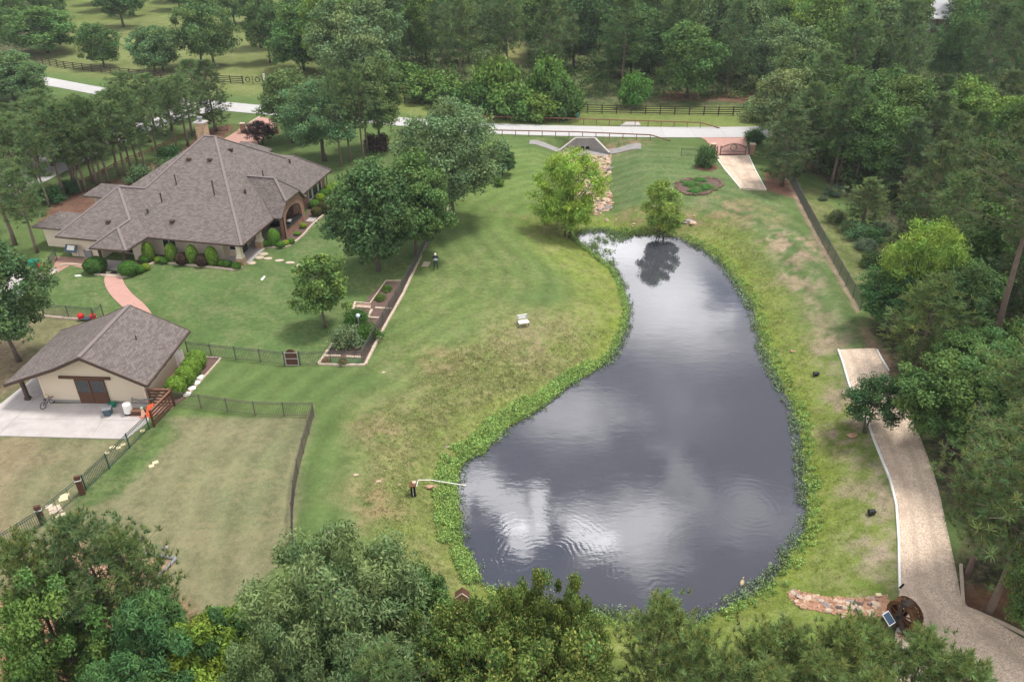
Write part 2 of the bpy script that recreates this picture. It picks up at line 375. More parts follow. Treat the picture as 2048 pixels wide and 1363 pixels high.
# pixel position of every ground vertex, used only to look up where each kind of ground lies
c_, s_ = math.cos(PITCH), math.sin(PITCH); zc_ = fy_*c_-(GZ-CAM_H)*s_; zc_ = np.where(zc_ < 1, 1, zc_)
DPOND = poly_sd(fx_, fy_, POND)
def wpoly(px): return np.array([P(x, y)[:2] for x, y in px])
col = np.zeros((len(fx_), 3)); rough = np.zeros(len(fx_)); dry = np.zeros(len(fx_))
n_a = fbm(fx_, fy_, .25, 5, 1); n_b = fbm(fx_, fy_, .09, 4, 2); n_c = fbm(fx_, fy_, .8, 3, 5); n_d = fbm(fx_, fy_, 1.6, 2, 8)
col[:] = (.095, .145, .046)
def paint(mask, c, r=None, dr=None):
    global col, rough, dry
    m = mask[:, None]; col = col*(1-m)+np.array(c)*m
    if r is not None: rough = rough*(1-mask)+r*mask
    if dr is not None: dry = dry*(1-mask)+dr*mask
def zone(px, c, r=None, dr=None, soft=.6, wob=1.2, amt=1.0, world=False, brk=0):
    poly = np.array(px) if world else wpoly(px)
    d = poly_sd(fx_, fy_, poly)+n_a*wob*2.2+n_b*wob
    m_ = np.clip(.5-d/soft, 0, 1)*amt
    if brk: m_ = m_*np.clip(.55+n_c*3.2*brk+n_d*2.5*brk, 0, 1)
    paint(m_, c, r, dr)
zone([(-600, -10), (2700, -10), (2700, 268), (1500, 262), (960, 246), (520, 190), (300, 165), (0, 120), (-600, 60)], (.14, .185, .05), .3, .25, 1.5, 1)   # beyond the road
zone([(60, 60), (430, 20), (760, 30), (760, 190), (500, 190), (60, 140)], (.15, .185, .06), .2, .35, 3, 1)
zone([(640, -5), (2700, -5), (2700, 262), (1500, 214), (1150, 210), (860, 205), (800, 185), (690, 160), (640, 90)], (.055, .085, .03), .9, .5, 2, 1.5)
zone([(1010, 0), (1050, 0), (1045, 130), (1012, 130)], (.2, .2, .07), .4, .5, 2, 1)
zone([(1320, 185), (1520, 185), (1520, 205), (1320, 200)], (.15, .08, .055), .4, .2, 1.5, 1)
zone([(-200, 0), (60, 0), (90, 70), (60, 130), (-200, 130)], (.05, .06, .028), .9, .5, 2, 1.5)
# right-hand woods floor
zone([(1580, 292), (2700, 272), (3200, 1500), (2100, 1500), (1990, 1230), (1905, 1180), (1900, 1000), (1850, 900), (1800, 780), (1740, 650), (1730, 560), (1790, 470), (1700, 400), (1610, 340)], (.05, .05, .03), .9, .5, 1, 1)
zone([(1590, 370), (1650, 380), (1690, 440), (1780, 490), (1745, 590), (1715, 590), (1650, 470)], (.12, .15, .05), .5, .5, 1, 1)
# lawns
zone([(60, 560), (150, 528), (300, 520), (500, 535), (640, 420), (700, 330), (860, 400), (845, 490), (727, 731), (640, 731), (380, 700), (200, 660), (60, 640)], (.083, .138, .044), .15, .3, .5, .2)
zone([(960, 285), (1060, 300), (1110, 312), (1130, 400), (1140, 470), (1230, 540), (1250, 640), (1150, 560), (1000, 480), (900, 440), (905, 330)], (.115, .175, .048), .1, .15, 3, 2)
zone([(1216, 320), (1400, 300), (1440, 320), (1560, 390), (1700, 640), (1740, 690), (1690, 700), (1600, 520), (1480, 420), (1240, 450)], (.1, .155, .056), .15, .3, 2, 1.5)
# strip by the shore: rank yellow-green growth
band = np.clip((6.5+n_b*7-np.abs(DPOND))/3.5, 0, 1)*(DPOND > -1.5)
paint(band*.85, (.165, .21, .045), .9, .4)
band2 = np.clip((2.2+n_a*3-np.abs(DPOND))/1., 0, 1)*(DPOND > -1.5); paint(band2*.7, (.15, .195, .03), .9, .15)
zone([(1150, 640), (1210, 690), (1100, 790), (940, 890), (880, 960), (860, 1120), (900, 1190), (760, 1160), (700, 1000), (740, 830), (860, 690), (1000, 600)], (.175, .19, .07), .9, .7, 5, 3, .8)
zone([(740, 540), (860, 500), (1000, 480), (1120, 560), (1000, 620), (860, 700), (760, 740)], (.115, .165, .05), .4, .35, 5, 3, .8)
# bare, brown and dead patches
for p, c, a in [([(870,700),(930,690),(940,720),(880,735)], (.3,.22,.13), .8), ([(1020,655),(1110,650),(1180,700),(1080,740),(960,720)], (.24,.19,.12), .6),
        ([(700,960),(760,950),(800,1010),(790,1070),(715,1060)], (.3,.185,.12), .8), ([(720,850),(790,830),(800,930),(740,960)], (.25,.18,.11), .6), ([(755,960),(770,960),(785,1110),(765,1110)], (.32,.19,.12), .8),
        ([(830,760),(900,740),(890,800),(790,850)], (.18,.14,.08), .45),
        ([(1525,455),(1570,460),(1620,480),(1625,510),(1590,520),(1640,600),(1680,690),(1640,690),(1590,580),(1570,520),(1520,480)], (.34,.25,.185), .9),
        ([(1590,540),(1620,540),(1700,690),(1670,800),(1640,720)], (.25,.2,.15), .6), ([(1420,395),(1520,400),(1600,450),(1500,440)], (.24,.19,.1), .6),
        ([(1705,980),(1795,950),(1800,1185),(1730,1200),(1715,1080)], (.29,.23,.18), 1.), ([(1660,760),(1715,810),(1750,880),(1785,970),(1715,990),(1680,880),(1640,800)], (.27,.21,.16), .9), ([(1630,700),(1680,700),(1705,790),(1660,780)], (.28,.22,.17), .9), ([(1400,400),(1480,410),(1500,450),(1430,440)], (.25,.19,.13), .5),
        ([(1200,430),(1460,425),(1420,455),(1240,455)], (.2,.15,.085), .75), ([(1010,430),(1120,440),(1130,470),(1060,470)], (.25,.17,.1), .5), ([(1240,425),(1480,430),(1470,448),(1240,452)], (.2,.17,.08), .5),
        ([(1080,284),(1150,280),(1150,300),(1118,300)], (.2,.17,.09), .9), ([(1190,280),(1300,285),(1260,298),(1220,304)], (.3,.2,.14), .8)]:
    zone(p, c, .9, .4, 2.6, 2.2, a, brk=1)
# pasture and dry ground lower left
zone([(-200, 620), (120, 625), (210, 640), (120, 700), (0, 800), (-200, 800)], (.15, .15, .075), .3, .5, 1.5, 1)
zone([(-200, 690), (60, 650), (30, 760), (-200, 900)], (.2, .14, .1), .4, .6, 1.5, 1.5, .7)
zone([(-300, 872), (0, 872), (260, 880), (330, 835), (628, 832), (600, 930), (585, 1110), (480, 1200), (420, 1363), (300, 1600), (-500, 1600)], (.165, .165, .09), .18, .45, .7, .3)
zone([(330, 960), (480, 900), (600, 850), (580, 1100), (420, 1100)], (.135, .155, .075), .2, .3, 3, 3, .6)
zone([(300, 850), (330, 835), (360, 870), (240, 990), (170, 1010), (150, 1000)], (.06, .12, .03), .5, .2, .8, .6, .8)
zone([(-60, 890), (60, 890), (40, 960), (0, 1080), (-60, 1080)], (.24, .19, .12), .3, .5, 2, 2, .7)
zone([(120, 1090), (275, 1105), (350, 1125), (320, 1180), (160, 1200), (80, 1180)], (.42, .25, .17), .3, .1, .4, .4)
zone([(-200, 1150), (250, 1180), (390, 1200), (380, 1700), (-300, 1700)], (.3, .16, .1), .5, .3, 1.5, 1.5)
# pine straw
zone([(60, 455), (120, 400), (240, 355), (370, 296), (400, 258), (440, 238), (470, 255), (430, 290), (400, 400), (130, 470)], (.155, .082, .06), .35, .1, .5, .4)
zone([(1530, 345), (1560, 345), (1602, 385), (1650, 470), (1600, 400), (1530, 380)], (.2, .105, .075), .35, .1, .4, .3)
zone([(1895, 1200), (1930, 1170), (2150, 1200), (2200, 1300), (2040, 1255), (1925, 1215)], (.15, .07, .045), .35, .1, .3, .2)
zone([(1720, 640), (1760, 700), (1800, 790), (1770, 790), (1735, 700)], (.24, .15, .11), .35, .2, .5, .6, .8)
_q = [(1563, 345), (1604, 428), (1634, 484), (1698, 598), (1712, 625)]
zone(_q+[(x+9, y-2) for x, y in reversed(_q)], (.36, .26, .19), .5, .1, .25, .08, .9)
# left verge by the road
zone([(0, 360), (180, 330), (320, 270), (380, 240), (420, 230), (520, 240), (480, 245), (400, 262), (370, 292), (240, 345), (90, 395)], (.1, .155, .05), .15, .1, .5, .5)
# mower marks
st = np.sin(DPOND*2*np.pi/2.1+n_b*2)*np.clip((DPOND-2)/4, 0, 1)*np.clip((34-DPOND)/8, 0, 1)*.11
a_ = R(48); st2 = np.sin((fx_*math.cos(a_)+fy_*math.sin(a_))*2*np.pi/2.4)*.05
yardm = np.clip(.5-poly_sd(fx_, fy_, wpoly([(60, 560), (500, 530), (860, 400), (727, 731), (380, 700)]))/1., 0, 1)
col *= (1+st*(1-yardm)+st2*yardm+n_b*.35+n_a*.22)[:, None]
brownish = np.clip(n_c*2.2, 0, 1)*rough*.5; paint(brownish, (.21, .18, .09)); col *= (1+n_d*.5*(.3+rough))[:, None]
paint((DPOND < -.3)*1., (.09, .075, .06)); 
nx, ny = len(gx), len(gy)
idx = np.arange(nx*ny).reshape(ny, nx); quads = np.stack([idx[:-1, :-1], idx[:-1, 1:], idx[1:, 1:], idx[1:, :-1]], -1).reshape(-1, 4)
def np_mesh(name, verts, faces, mats, cols=None, aux=None, smooth=True):
    me = bpy.data.meshes.new(name); k = faces.shape[1]
    me.vertices.add(len(verts)); me.vertices.foreach_set('co', verts.astype(np.float32).ravel())
    me.loops.add(faces.size); me.loops.foreach_set('vertex_index', faces.astype(np.int32).ravel())
    me.polygons.add(len(faces)); me.polygons.foreach_set('loop_start', np.arange(0, faces.size, k, dtype=np.int32))
    try: me.polygons.foreach_set('loop_total', np.full(len(faces), k, dtype=np.int32))
    except Exception: pass
    if smooth: me.polygons.foreach_set('use_smooth', np.ones(len(faces), bool))
    for nm, c in (('Col', cols), ('Aux', aux)):
        if c is not None:
            a = me.color_attributes.new(nm, 'FLOAT_COLOR', 'POINT'); cc = np.ones((len(verts), 4), np.float32); cc[:, :3] = np.clip(c, 0, 1); a.data.foreach_set('color', cc.ravel())
    me.materials.append(mats); me.update(calc_edges=True); me.validate(); return me
me = np_mesh('ground', np.stack([fx_, fy_, GZ], -1), quads, M_GROUND, col, np.stack([rough, dry, rough*0], -1))
gob = bpy.data.objects.new('ground', me); COL.objects.link(gob); structure(gob)

# ------------------------------------------------------------------ pond water
def water_mat():
    m = bpy.data.materials.new('pond_water'); m.use_nodes = True; t = NT(m.node_tree); b = t.n['Principled BSDF']
    co = t.new('ShaderNodeTexCoord').outputs['Object']
    s = t.new('ShaderNodeSeparateXYZ', ins={0: co}); n = t.noise(co, .12, 3, .5)
    c = t.mix(n, (.048, .051, .066), (.06, .061, .074)); t.put(b.inputs['Base Color'], c)
    b.inputs['Roughness'].default_value = .035; b.inputs['IOR'].default_value = 1.85; b.inputs['Specular IOR Level'].default_value = .5
    wob = t.m('MULTIPLY', t.noise(co, .9, 3, .6), .7); brk = t.ramp(t.noise(co, .55, 3, .6), .42, .62)
    def ring(px, py, wl, r0, r1, amp):
        q = PZ(px, py, WATER_Z)
        dx = t.m('SUBTRACT', s.outputs[0], q[0]); dy = t.m('SUBTRACT', s.outputs[1], q[1])
        r = t.m('SQRT', t.m('ADD', t.m('MULTIPLY', dx, dx), t.m('MULTIPLY', dy, dy)))
        w = t.m('MULTIPLY', t.m('SINE', t.m('MULTIPLY', t.m('ADD', r, wob), 2*math.pi/wl)), brk)
        e = t.m('MULTIPLY', t.ramp(r, r0, r0+1.2), t.ramp(r, r1, r1*.45))
        return t.m('MULTIPLY', t.m('MULTIPLY', w, e), amp)
    h = t.m('ADD', ring(1085, 1120, .36, .9, 6.5, .0006), ring(1345, 1215, .42, .3, 5, .0004))
    h = t.m('ADD', h, ring(1500, 1010, .45, .3, 5, .0003))
    vm = t.new('ShaderNodeMapping', ins={0: co, 3: (1., 2.6, 1.)}).outputs[0]
    w1 = t.noise(vm, 2.6, 3, .6, .3); w2 = t.noise(vm, .5, 3, .6)
    h = t.m('ADD', h, t.m('MULTIPLY', w1, t.m('MULTIPLY', t.ramp(w2, .35, .75), .0022)))
    bn = t.new('ShaderNodeBump', ins={'Height': h, 'Strength': 1., 'Distance': 1.}); t.put(b.inputs['Normal'], bn.outputs[0])
    return m
cen = POND.mean(0); out = []
for i in range(len(POND)):
    a, b2, c3 = POND[i-1], POND[i], POND[(i+1) % len(POND)]; d = c3-a; nrm = np.array([d[1], -d[0]])/np.hypot(*d)
    if poly_sd(np.array([b2[0]+nrm[0]*.3]), np.array([b2[1]+nrm[1]*.3]), POND)[0] < 0: nrm = -nrm
    out.append(b2+nrm*.7)
wb = MB().poly([(p[0], p[1], WATER_Z) for p in out]); wo = wb.build('water', water_mat())
if wo.data.polygons[0].normal.z < 0: wo.data.flip_normals()
structure(wo)

# ------------------------------------------------------------------ draped strips and sheets
def resample(pts, step):
    pts = [np.array(p[:2]) for p in pts]; out = [pts[0]]
    for a, b in zip(pts[:-1], pts[1:]):
        L = np.hypot(*(b-a)); n = max(1, int(L/step)); out += [a+(b-a)*k/n for k in range(1, n+1)]
    return np.array(out)
def smooth_line(pts, it=2):
    pts = [np.array(p[:2]) for p in pts]
    for _ in range(it):
        q = [pts[0]]
        for a, b in zip(pts[:-1], pts[1:]): q += [a*.75+b*.25, a*.25+b*.75]
        q.append(pts[-1]); pts = q
    return pts
def ribbon(name, left, right, m, off=.03, step=.5, nc=6, smooth=2, thick=0):
    """sheet between two edge lines (world xy)"""
    L = smooth_line(left, smooth); Rr = smooth_line(right, smooth)
    def even(l, n):
        l = np.array(l); d = np.r_[0, np.cumsum(np.hypot(*(l[1:]-l[:-1]).T))]; t = np.linspace(0, d[-1], n)
        return np.stack([np.interp(t, d, l[:, 0]), np.interp(t, d, l[:, 1])], -1)
    n = max(4, int(np.hypot(*(np.diff(np.array(L), axis=0)).T).sum()/step)); L = even(L, n); Rr = even(Rr, n)
    T = np.linspace(0, 1, nc+1)[None, :, None]; G = L[:, None]*(1-T)+Rr[:, None]*T
    z = terr(G[..., 0].ravel(), G[..., 1].ravel())+off; V = np.c_[G.reshape(-1, 2), z]
    ids = np.arange(n*(nc+1)).reshape(n, nc+1); Fq = np.stack([ids[:-1, :-1], ids[:-1, 1:], ids[1:, 1:], ids[1:, :-1]], -1).reshape(-1, 4)
    mb = MB(); mb.add(V, [tuple(f) for f in Fq]); o = mb.build(name, m)
    if o.data.polygons[0].normal.z < 0: o.data.flip_normals()
    a_ = o.data.attributes.new('cross', 'FLOAT', 'POINT'); a_.data.foreach_set('value', np.tile(T.ravel(), n).astype(np.float32))
    return o, L, Rr
def curb(name, pts, m, w=.14, h=.13, label=None, cat='edging', group=None, parent=None, step=.6, jit=0):
    pts = resample(pts, step); mb = MB()
    for a, b in zip(pts[:-1], pts[1:]):
        j = 1+random.uniform(-jit, jit); za, zb = th(*a), th(*b)
        g = .03 if jit else 0; d = b-a
        mb.beam((a[0]+d[0]*g, a[1]+d[1]*g, za+h*j/2-.04), (b[0]-d[0]*g, b[1]-d[1]*g, zb+h*j/2-.04), w*(1+random.uniform(-jit, jit)), h*j+.08)
    o = mb.build(name, m, parent)
    if label: tag(o, label, cat, group)
    return o
def off_line(pts, d):
    pts = [np.array(p[:2]) for p in pts]; o = []
    for i, p in enumerate(pts):
        t = pts[min(i+1, len(pts)-1)]-pts[max(i-1, 0)]; t = t/np.hypot(*t); o.append(p+np.array([-t[1], t[0]])*d)
    return o

rd_far = [(-400, 60), (110, 158), (240, 182), (380, 197), (520, 211), (780, 234), (960, 247), (1200, 254), (1500, 255), (1900, 245), (2500, 220)]
rd_near = [(-400, 85), (100, 172), (230, 197), (370, 214), (520, 229), (780, 250), (960, 268), (1200, 275.5), (1500, 276), (1900, 266), (2500, 240)]
rd, rl, rr2 = ribbon('road', PL(rd_far), PL(rd_near), M_ROAD, .05, 2, 4); structure(rd)
o, _, _ = ribbon('side_road', PL([(330, 205), (200, 235), (110, 275), (40, 300), (-200, 350)]), PL([(430, 221), (330, 250), (210, 300), (130, 345), (-150, 480)]), M_ROAD, .06, 2, 4); structure(o)
# east driveway
o, _, _ = ribbon('brick_driveway', PL([(1400, 276), (1414, 281), (1424, 311)]), PL([(1500, 276), (1493, 281), (1497, 311)]), M_PAVER, .07, .6, 6, 1); structure(o)
dl = [(1430, 312), (1448, 338), (1481, 377)]; dr = [(1497, 311), (1511, 342), (1532, 380)]
o, _, _ = ribbon('gravel_driveway', PL(dl), PL(dr), M_GRAVEL, .06, .5, 8, 1); structure(o)
curb('driveway_edging', PL(dl), M_WHITE, .12, .12, 'white edging along the pond side of the short gravel drive below the arched gate')
curb('driveway_edging', PL(dr), M_WHITE, .12, .12, 'white edging on the pine straw side of the short gravel drive below the arched gate')
curb('driveway_edging', PL([(1478, 379), (1532, 381)]), M_STONE, .12, .1, 'pale edging across the lower end of the short gravel drive')
gl = [(1676, 700), (1684, 722), (1698, 770), (1712, 800), (1735, 845), (1752, 890), (1780, 960), (1792, 1010), (1797, 1080), (1799, 1180), (1790, 1260), (1780, 1420), (1790, 1560)]
gr = [(1752, 697), (1772, 738), (1800, 790), (1830, 850), (1850, 900), (1875, 970), (1890, 1040), (1908, 1120), (1925, 1215), (1985, 1240), (2100, 1310), (2300, 1400), (2600, 1560)]
o, GLL, GRR = ribbon('gravel_path', PL(gl), PL(gr), M_GRAVEL, .06, .4, 14, 1); structure(o)
curb('path_edging', PL(gl[:10]), M_WHITE, .13, .14, 'white board edging between the long gravel drive and the pond bank')
curb('path_edging', PL([(1754, 700), (1762, 716), (1778, 742)]), M_WHITE, .1, .12, 'short white edging on the woods side at the top of the long gravel drive')
curb('path_edging', PL([(1921, 1130), (1926, 1215), (1945, 1222), (2010, 1250), (2060, 1275)]), M_STONE, .16, .16, 'tan timber edging round the pine straw bed right of the gravel drive', 'edging')
# west driveway to the house
o, _, _ = ribbon('west_driveway', PL([(521, 235), (490, 250), (466, 268), (440, 283), (420, 300)]), PL([(560, 240), (540, 262), (525, 280), (505, 300), (490, 320)]), M_PAVER, .07, 1, 6, 1); structure(o)
curb('driveway_kerb', PL([(521, 234), (500, 246)]), M_STONE, .3, .15, 'pale kerb between the verge lawn and the red brick driveway behind the house')
# curved red path in the yard
pl_ = [(212, 549), (207, 562), (216, 585), (240, 610), (275, 640), (300, 665)]; pr_ = [(244, 551), (248, 568), (268, 592), (292, 610), (312, 640), (330, 665)]
o, _, _ = ribbon('brick_path', PL(pl_), PL(pr_), M_PAVER, .05, .5, 6, 2); structure(o)
# slabs
def slab(name, px, m, h=.07, z=0): return structure(MB().prism([PZ(x, y, h)[:2] for x, y in px], -.05, h+z).build(name, m))
slab('barn_apron', [(2, 806), (60, 760), (90, 700), (105, 700), (105, 806), (298, 806), (297, 842), (252, 877), (-60, 869), (-100, 820)], M_CONC, .07)
for q in [[(30, 838), (296, 842)], [(0, 868), (90, 780)], [(215, 826), (185, 872)]]:
    a, b = [P(x, y, .072) for x, y in q]; structure(MB().beam(a, b, .03, .006).build('slab_joint', M_CONCD))
slab('service_yard', [(-60, 560), (40, 520), (118, 540), (70, 573), (30, 600), (-60, 640)], M_CONC, .06)
slab('front_step', [(213, 542), (246, 544), (243, 553), (210, 551)], M_STONE, .14)
slab('entry_patio', [(200, 518), (262, 523), (245, 540), (212, 537)], M_CONC, .12)
structure(MB().prism([PZ(x, y, .045)[:2] for x, y in [(110, 512), (205, 518), (188, 542), (140, 530), (115, 545), (100, 530)]], -.05, .045).build('gravel_bed', M_PINKROCK))
structure(MB().prism([PZ(x, y, .05)[:2] for x, y in [(252, 829), (300, 809), (312, 812), (345, 815), (303, 835), (298, 834), (260, 833)]], -.05, .078).build('rock_bed', M_PINKROCK))
structure(MB().prism([PZ(x, y, .05)[:2] for x, y in [(300, 815), (340, 752), (372, 715), (374, 705), (400, 706), (388, 735), (345, 815)]], -.05, .05).build('side_rock_bed', M_PINKROCK))
# ------------------------------------------------------------------ END PART 1

# ================================================================== MAIN HOUSE
def isect(x, y, p, n):
    d = ray(x, y); a = sum((p[i]-(0, 0, CAM_H)[i])*n[i] for i in range(3)); t = a/sum(d[i]*n[i] for i in range(3))
    return (d[0]*t, d[1]*t, CAM_H+d[2]*t)
_C = np.array(PZ(483.5, 490.6, 3)); _n = np.array([.2, .98, 0]); _n /= np.linalg.norm(_n); _w = np.array([-_n[1], _n[0], 0])
HS = 1.012; ZG = CAM_H-CAM_H/HS       # local height that lands on the ground
def g(s, t, z):
    p = _C+_w*s+_n*t+np.array([0, 0, z-3.0]); q = np.array([0, 0, CAM_H])+(p-np.array([0, 0, CAM_H]))*HS
    return (q[0], q[1], max(q[2], 0.0) if z <= ZG+.01 else q[2])
house = thing('house', g(6, 8, ZG), 'large cream stucco house with a steep grey brown hipped shingle roof and stone chimney', 'house')
def roof_slab(mb, pts, th_=.2):
    pts = [Vector(p) for p in pts]; n = len(pts)
    mb.add([tuple(p) for p in pts]+[(p.x, p.y, p.z-th_) for p in pts], [tuple(range(n)), tuple(reversed(range(n, 2*n)))]+[(i, n+i, n+(i+1) % n, (i+1) % n) for i in range(n)])
def up_fix(o):
    bm = bmesh.new(); bm.from_mesh(o.data); bmesh.ops.recalc_face_normals(bm, faces=bm.faces); bm.to_mesh(o.data); bm.free()
APR, APL = (8.22, 12.15, 9.82), (9.6, 12.15, 9.82)
rf = MB()
for pl in [
    [(0, 0, 3), (10.4, 0, 3), (15.8, 5.2, 5.92), (13.3, 5.35, 5.99), APL, APR],
    [(0, 22.8, 3), (0, 0, 3), APR, (3.31, 18.12, 5.75), (3.17, 19.58, 5.63)],
    [(0, 22.8, 3), (3.17, 19.58, 5.63), (6.3, 19.58, 5.63), (8, 22.8, 3)],
    [(3.17, 19.58, 5.63), (3.31, 18.12, 5.75), (6.3, 18.1, 5.7), (6.3, 19.58, 5.63)],
    [APR, APL, (14.5, 22.5, 3.1), (6.3, 22.5, 3.1), (3.31, 18.12, 5.75)],
    [APL, (13.3, 5.35, 5.99), (15.8, 5.2, 5.92), (17.5, 9, 3.2), (17, 14, 3.1), (14.5, 22.5, 3.1)],
    # garage wing
    [(10.5, -1.7, 3), (19.7, -1.7, 3), (16.4, 5.25, 6.0)], [(10.5, -1.7, 3), (16.4, 5.25, 6.0), (15.8, 5.2, 5.92), (10.4, 0, 3)],
    [(19.7, -1.7, 3), (19.7, 8.7, 3), (17.5, 8.8, 4.4), (16.4, 5.25, 6.0)], [(16.4, 5.25, 6.0), (17.5, 9, 4.5), (17.5, 9, 3.2), (15.8, 5.2, 5.92)]]: roof_slab(rf, [g(*p) for p in pl])
ro = rf.build('roof', M_SHINGLE, house); up_fix(ro)
e2 = MB()
for pl in [[(10.5, -3.4, 3), (14.5, -3.5, 3), (12.4, -1.4, 4.4)], [(10.5, -3.4, 3), (12.4, -1.4, 4.4), (12.4, .7, 4.42), (10.5, -1.3, 3.04)], [(14.5, -3.5, 3), (14.5, .5, 3.2), (12.4, .7, 4.42), (12.4, -1.4, 4.4)]]: roof_slab(e2, [g(p[0], p[1], p[2]+.03) for p in pl])
up_fix(e2.build('entry_roof', M_SHINGLE, house))
pr = MB()
for pl in [
    [(4.02, 10.07, 6.34), (1.7, 8.4, 4.45), (-1.05, 8.4, 4.5), (.8, 10.07, 6.34)], [(1.7, 8.4, 4.45), (.0, 6.95, 3.06), (-.95, 6.95, 3.1), (-1.05, 8.4, 4.5)],
    [(4.02, 10.07, 6.34), (.8, 10.07, 6.34), (-1.05, 11.75, 4.5), (1.7, 11.75, 4.45)], [(1.7, 11.75, 4.45), (-1.05, 11.75, 4.5), (-.95, 13.3, 3.1), (.0, 13.3, 3.06)],
    [(.8, 10.07, 6.34), (-1.05, 8.4, 4.5), (-1.05, 11.75, 4.5)]]: roof_slab(pr, [g(p[0], p[1], p[2]+.02) for p in pl], .14)
up_fix(pr.build('porch_roof', M_SHINGLE, house))
def hip(s0, s1, t0, t1, ze, zr, name):
    m = MB(); hs = min(s1-s0, t1-t0)/2*.98
    if s1-s0 > t1-t0: a, b = (s0+hs, (t0+t1)/2), (s1-hs, (t0+t1)/2)
    else: a, b = ((s0+s1)/2, t0+hs), ((s0+s1)/2, t1-hs)
    A, B = (*a, zr), (*b, zr); c = [(s0, t0, ze), (s1, t0, ze), (s1, t1, ze), (s0, t1, ze)]
    if s1-s0 > t1-t0: fs = [[c[0], c[1], B, A], [c[1], c[2], B], [c[2], c[3], A, B], [c[3], c[0], A]]
    else: fs = [[c[0], c[1], A], [c[1], c[2], B, A], [c[2], c[3], B], [c[3], c[0], A, B]]
    for f in fs: roof_slab(m, [g(*p) for p in f])
    o = m.build(name, M_SHINGLE, house); up_fix(o)
hip(7.6, 15, 20.6, 26.4, 3, 5.0, 'rear_roof'); hip(10.7, 16, 24.6, 28.9, 3, 4.5, 'rear_roof')
hip(18.5, 24.4, 8.9, 12.2, 3, 4.0, 'rear_roof'); hip(19.9, 24.0, .2, 4.4, 2.9, 3.9, 'rear_roof')
# ridge caps and gutters
rc = MB()
for a, b in [(APR, (0, 0, 3)), (APR, APL), (APL, (13.3, 5.35, 5.99)), (APR, (3.31, 18.12, 5.75)), ((13.3, 5.35, 5.99), (16.4, 5.25, 6.02)), ((16.4, 5.25, 6.0), (12.4, .65, 4.0)), ((16.4, 5.25, 6), (19.7, -1.7, 3)), ((12.4, -1.4, 4.43), (10.5, -3.4, 3.03)), ((12.4, -1.4, 4.43), (14.5, -3.5, 3.03)), ((12.4, -1.4, 4.43), (12.4, .65, 4.45)), ((3.17, 19.58, 5.63), (0, 22.8, 3)), ((4.02, 10.07, 6.38), (.8, 10.07, 6.36)), ((.8, 10.07, 6.36), (-1.05, 8.4, 4.52)), ((.8, 10.07, 6.36), (-1.05, 11.75, 4.52))]:
    rc.beam(g(a[0], a[1], a[2]+.02), g(b[0], b[1], b[2]+.02), .26, .07)
rc.build('ridge_cap', mat('ridge_shingle', (.2, .165, .16), .9, .2, 5), house)
for a, b in [((-.06, 0, 2.93), (-.06, 6.9, 2.93)), ((-.06, 13.4, 2.93), (-.06, 22.85, 2.93)), ((0, -.06, 2.93), (10.4, -.06, 2.93)), ((10.45, -3.46, 2.93), (14.5, -3.56, 2.93)), ((10.44, -3.4, 2.93), (10.44, -.1, 2.93)), ((14.6, -1.76, 2.93), (19.7, -1.76, 2.93)), ((-1.02, 6.93, 3.02), (0, 6.93, 3.0)), ((-1.0, 13.35, 3.02), (0, 13.35, 3.0))]: MB().beam(g(*a), g(*b), .12, .14).build('gutter', M_TRIM, house)
for a, b in [((-.8, 7.55, 3.0), (-.8, 7.55, .5)), ((-.25, 22.5, 2.9), (.6, 22.4, 2.5)), ((.6, 22.4, 2.6), (.6, 22.4, .5)), ((-.2, 13.6, 2.9), (.55, 13.6, .5))]: MB().beam(g(*a), g(*b), .1, .1).build('downspout', M_TRIM, house)
# vents on the roof
def on_roof(px, py, face):
    k, nn = {'f': (.56, np.array([-.56*_n[0], -.56*_n[1], 1.])), 'e': (.83, np.array([-.83*_w[0], -.83*_w[1], 1.])), 'g': (.43, np.array([-.43*_n[0], -.43*_n[1], 1.]))}[face]
    p0 = _C if face != 'g' else _C+_n*-1.7
    p = np.array(isect(px, py, p0, nn)); return tuple(np.array([0, 0, CAM_H])+(p-np.array([0, 0, CAM_H]))*HS)
for px, py, f, hgt, r in [(353, 369, 'f', 1.0, .07), (429, 390, 'f', 1.5, .08), (324, 404, 'f', .9, .08), (527, 355, 'e', .7, .07), (296, 426, 'f', .35, .1), (491, 387, 'e', .35, .1), (580, 326, 'e', .35, .1)]:
    q = on_roof(px, py, f); m = MB().tube([(q[0], q[1], q[2]-.1), (q[0], q[1], q[2]+hgt)], r, 8).tube([(q[0], q[1], q[2]+hgt), (q[0], q[1], q[2]+hgt+.1)], r*1.5, 8); m.build('vent_pipe', M_TRIM, ro)
for px, py, f in [(378, 321, 'f'), (420, 322, 'f'), (462, 302, 'e'), (345, 445, 'f'), (217, 446, 'g')]:
    q = on_roof(px, py, f); MB().box((q[0], q[1], q[2]+.1), (.4, .3, .25), R(-12)).box((q[0], q[1], q[2]+.25), (.5, .4, .05), R(-12)).build('roof_vent', M_TRIM, ro)
# chimney
ch = MB(); cs, ct = 10.6, 13.6; q = g(cs, ct, 5); q2 = g(cs, ct, 10.8); ang = R(-11.6)
ch.box((q[0], q[1], (q[2]+q2[2])/2), (1.05, .95, q2[2]-q[2]), ang); cho = ch.build('chimney', M_STONEV, ro)
MB().box((q[0], q[1], q2[2]+.07), (1.25, 1.15, .14), ang).build('chimney_cap', M_CONC, ro)
MB().lathe((q[0], q[1], q2[2]+.14), [(.2, 0), (.2, .3), (.3, .31), (.3, .5), (.1, .56)], 12).build('chimney_flue', M_GREY, ro)
